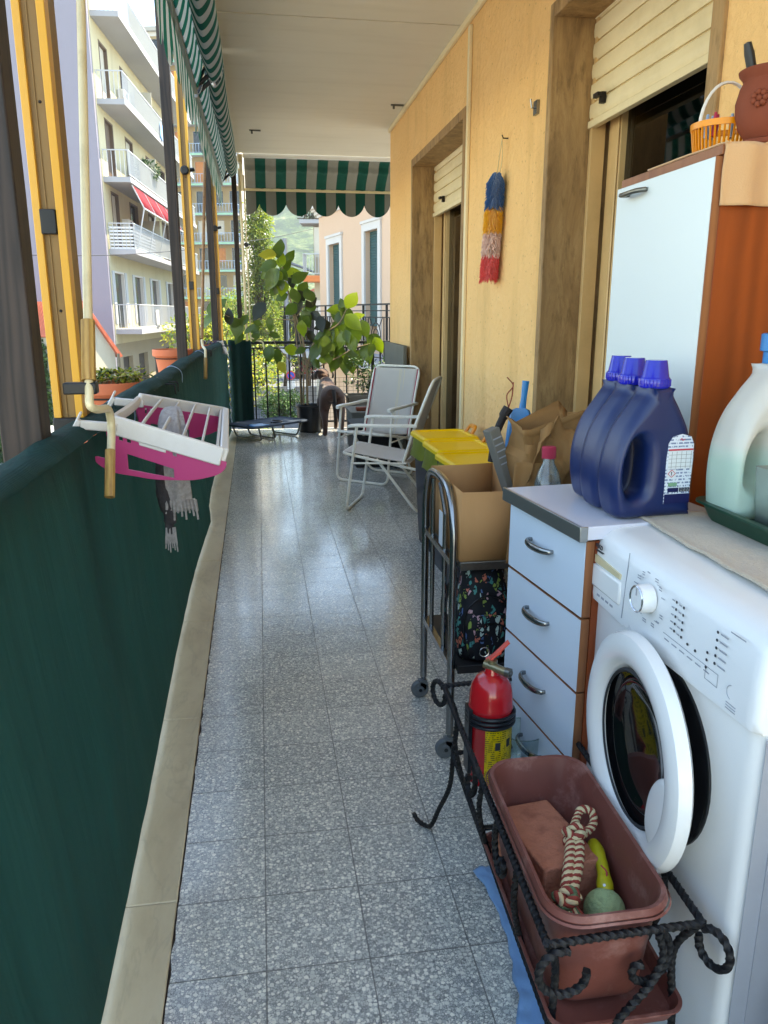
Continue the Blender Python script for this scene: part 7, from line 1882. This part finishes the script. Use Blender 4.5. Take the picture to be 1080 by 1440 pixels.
cc_ = make_car('parked_car', 'car_white', 'white car parked behind the dark teal one far down the street'); place(cc_, (.9, 66, G), R(-4))
cd_ = make_car('parked_car', 'car_red', 'small red car parked farthest down the street at right'); place(cd_, (3.6, 62, G), R(8))
cc_['label'] = 'white car parked far down the street beyond the teal one'

# overhead wires
m = MB(); m.tube(spline([at(-20, 358, 'y', 20), at(150, 359, 'y', 23), at(262, 352, 'y', 27)], 8), .012, 5); tag(m.build('overhead_wire', 'ink'), 'thin dark cable crossing in front of the lilac gable', 'cable')
m = MB(); m.tube(spline([at(345, 340, 'y', 38), at(390, 333, 'y', 40), at(440, 322, 'y', 42)], 8), .014, 5); tag(m.build('overhead_wire', 'ink'), 'thin cable crossing the sky above the rubber plant', 'cable')
m = MB(); pp = [at(p[0], p[1], 'y', 30) for p in ((125, 1), (225, -70))]

# trees
def tree(nm, label, base, top, rad, mats, seed, n=2600, L=.22, clumps=26, trunk=.16, cat='tree', group=None, conic=False):
    t = thing(nm, label, cat, tuple(base), group); r_ = random.Random(seed); base = Vector(base); H_ = top-base.z
    m = MB(); m.tube(spline([base, base+Vector((r_.uniform(-.2, .2), r_.uniform(-.2, .2), H_*.35)), base+Vector((r_.uniform(-.3, .3), 0, H_*.8))], 6), [trunk*(1-.055*i) for i in range(13)], 8)
    cl_ = []
    for k in range(clumps):
        s_ = r_.random(); 
        if conic: z = base.z+H_*(.15+.83*s_); rr_ = rad*(1.02-s_)**.8
        else: z = base.z+H_*(.35+.6*s_); rr_ = rad*math.sin(PI*(.12+.8*s_))**.6
        a = r_.uniform(0, 2*PI); d = rr_*r_.uniform(.25, .95); c_ = Vector((base.x+d*math.cos(a), base.y+d*math.sin(a), z)); cl_.append(c_)
        s0 = base+Vector((0, 0, max(.3, (z-base.z)*.62))); q = spline([s0, s0.lerp(c_, .5)+Vector((0, 0, .15)), c_], 3); m.tube(q, [trunk*.38*(1-.12*i) for i in range(len(q))], 5)
    m.build('trunk', 'tree_bark', t)
    m = MB()
    for c_ in cl_:
        k_ = r_.uniform(.55, 1.1); rc_ = rad*.38*k_; leaf_cloud(m, c_, (rc_, rc_, rc_*(.75 if not conic else .9)), n//clumps, L, L*.5, r_, .15, range(len(mats)))
    m.build('crown', mats, t, ang=180); return t
def gp(px, Y): p = at(px, 440, 'y', Y); return (p.x, Y, G)
tree('conifer', 'tall yellowish green feathery tree just right of the cream tube, behind the rubber plant', gp(366, 46), 7.4, 1.9, ['tree_leaf_b', 'tree_leaf_a', 'tree_leaf_b'], 1, 16000, .17, 90, .12, conic=True)
tree('street_tree', 'green street tree to the right of the yellowish conifer', gp(398, 52), 3.4, 2.6, ['tree_leaf_a', 'tree_leaf_b'], 2, 5000, .2, 34)
tree('street_tree', 'dark green street tree low beside the lamp post', gp(416, 60), 2.6, 3.0, ['tree_leaf_c', 'tree_leaf_a'], 3, 4500, .24, 30)
tree('street_tree', 'bright green tree seen between the thin posts at the far corner', gp(300, 27), 1.2, 2.2, ['tree_leaf_b', 'yellow_leaf', 'tree_leaf_a'], 4, 6000, .14, 34)
tree('street_tree', 'dark tree behind the left end of the pink building railing', gp(432, 50), 1.8, 2.4, ['tree_leaf_c'], 5, 3500, .2, 24)
tree('street_tree', 'leafy tree in front of the lower floors of the distant tower', gp(334, 58), 3.2, 2.6, ['tree_leaf_a', 'tree_leaf_b'], 6, 4500, .2, 30)
tree('street_shrub', 'round dark shrub below the railing near the road sign', gp(394, 33), -1.9, 1.0, ['hedge_leaf', 'shrub_leaf'], 7, 3600, .12, 26, .06, 'shrub')
tree('street_shrub', 'small leafy shrub below the railing at the left of the round one', gp(362, 26), -2.6, .8, ['hedge_leaf', 'tree_leaf_b'], 8, 2600, .1, 22, .05, 'shrub')
hg = thing('hedge', 'tall clipped green hedge behind the white car at the left edge', 'hedge', (-9, 27, G)); rh = random.Random(9)
m = MB(); hx0, hx1, hy0, hy1, hz = -12.2, -6.95, 27.3, 29, .20
for _ in range(15000):
    f = rh.random(); 
    if f < .62: p_ = Vector((rh.uniform(hx0, hx1), hy0+rh.gauss(0, .10), rh.uniform(G, hz)))
    elif f < .82: p_ = Vector((hx1+rh.gauss(0, .10), rh.uniform(hy0, hy1), rh.uniform(G, hz)))
    else: p_ = Vector((rh.uniform(hx0, hx1), rh.uniform(hy0, hy1), hz+rh.gauss(0, .10)))
    m.m = rh.choice((0, 0, 1)); leaf(m, p_, (rh.uniform(-1, 1), rh.uniform(-1, .2), rh.uniform(-.3, 1)), (0, -1, .5), .16, .09, .1, .1, 2)
m.build('foliage', ['hedge_leaf', 'tree_leaf_a'], hg, ang=180)
m = MB(); m.box(hx0+.1, hx1-.15, hy0+.15, hy1-.1, G, hz-.12); m.build('inner_branches', 'hedge_leaf', hg)

# hills
m = zero(MB())
def hill(u, v):
    x = -500+1250*u; y = 330+800*v
    r_ = 80*math.exp(-((x-130)/150)**2)+74*math.exp(-((x-20)/120)**2)*.8+60*math.exp(-((x+220)/200)**2)+55*math.exp(-((x-430)/220)**2)
    z = G-3+(r_+14*mnoise.fractal(Vector((x*.012, y*.012, 1)), 1, 2, 5))*min(1, v*2.6)**1.2*(1 if v < .9 else max(0, (1-v)*10))
    return (x, y, z)
m.sheet(hill, 150, 60); struct(m.build('hills', 'hill_cover', ang=180))
hr = random.Random(31)
for i, (px, py, Y) in enumerate(((407, 338, 520), (428, 357, 480), (414, 352, 500), (386, 345, 560), (436, 340, 540))):
    c_ = at(px, py, 'y', Y); b = thing('hillside_house', ['pale hillside house high on the left of the far ridge', 'cream hillside house lowest on the right', 'small white hillside house in the middle of the slope', 'hillside house leftmost below the ridge', 'hillside house at the right near the vine trellis'][i], 'house', tuple(c_), 'houses on the hillside')
    m = MB(); m.box(c_.x-5, c_.x+5, c_.y-4, c_.y+4, c_.z-14, c_.z+3); m.build('wall', 'house_plaster', b)
    m = MB(); m.prism([(-5.4, 3), (5.4, 3), (0, 5)], 9, lambda u, v, w: (c_.x+u, c_.y-4.5+w, c_.z+v)); m.build('roof', 'roof_tiles', b)

# the house front, slab above and awnings stand a little farther out: same picture, true spacing to the chairs
KS = 1.064
for o in list(COL.objects):
    if o.parent is None and o.name.split('.')[0] in ('house_wall', 'french_window', 'ceiling', 'ceiling_bracket', 'side_awning', 'end_awning', 'feather_duster'):
        o.location = EYE+(o.location-EYE)*KS; o.scale = (KS, KS, KS)

# ================================================================== AIR, LIGHT, CAMERA
t = NT('haze_air'); pv = t.n('ShaderNodeVolumePrincipled'); pv.inputs['Color'].default_value = (.78, .86, 1, 1); pv.inputs['Density'].default_value = .00045; pv.inputs['Anisotropy'].default_value = .2
t.l(pv.outputs[0], t.out.inputs['Volume']); M['haze_air'] = t.m
if HAZE:
    m = zero(MB()); m.box(-950, 950, -350, 1550, G-8, 125); hz_ = m.build('haze', 'haze_air'); hz_['kind'] = 'stuff'

w = bpy.data.worlds.new('World'); scene.world = w; w.use_nodes = True; nt = w.node_tree; nt.nodes.clear()
sky = nt.nodes.new('ShaderNodeTexSky'); sky.sky_type = 'NISHITA'; sky.sun_disc = False
SUN_EL, SUN_AZ = 61, 80         # degrees; azimuth from +Y towards +X
sky.sun_elevation = R(SUN_EL); sky.sun_rotation = R(SUN_AZ); sky.air_density = 1.0; sky.dust_density = .05; sky.ozone_density = 2.6
bg = nt.nodes.new('ShaderNodeBackground'); bg.inputs[1].default_value = .13; ow = nt.nodes.new('ShaderNodeOutputWorld')
nt.links.new(sky.outputs[0], bg.inputs[0]); nt.links.new(bg.outputs[0], ow.inputs[0])
sd = bpy.data.lights.new('sun', 'SUN'); sd.energy = 2.6; sd.angle = R(.53); sd.color = (1, .94, .84); so = bpy.data.objects.new('sun', sd); COL.objects.link(so)
dv_ = Vector((math.sin(R(SUN_AZ))*math.cos(R(SUN_EL)), math.cos(R(SUN_AZ))*math.cos(R(SUN_EL)), math.sin(R(SUN_EL)))); so.rotation_euler = dv_.to_track_quat('Z', 'Y').to_euler(); so.location = dv_*30

cd2 = bpy.data.cameras.new('camera'); cam = bpy.data.objects.new('camera', cd2); COL.objects.link(cam); scene.camera = cam
cd2.sensor_fit = 'VERTICAL'; cd2.sensor_height = 36; cd2.lens = FPX/1440*36; cd2.clip_start = .05; cd2.clip_end = 3000
cam.matrix_world = Matrix((RT, UP, -FW)).transposed().to_4x4(); cam.location = EYE
vs_ = scene.view_settings; vs_.view_transform = 'Standard'; vs_.look = 'None'; vs_.exposure = EXPO; vs_.gamma = 1
vs_.use_white_balance = True; vs_.white_balance_temperature = 8300; vs_.white_balance_tint = 6
scene.cycles.max_bounces = 10; scene.cycles.diffuse_bounces = 6; scene.cycles.glossy_bounces = 4; scene.cycles.transparent_max_bounces = 12; scene.cycles.volume_bounces = 0
scene.cycles.sample_clamp_indirect = 8
scene.cycles.use_denoising = True
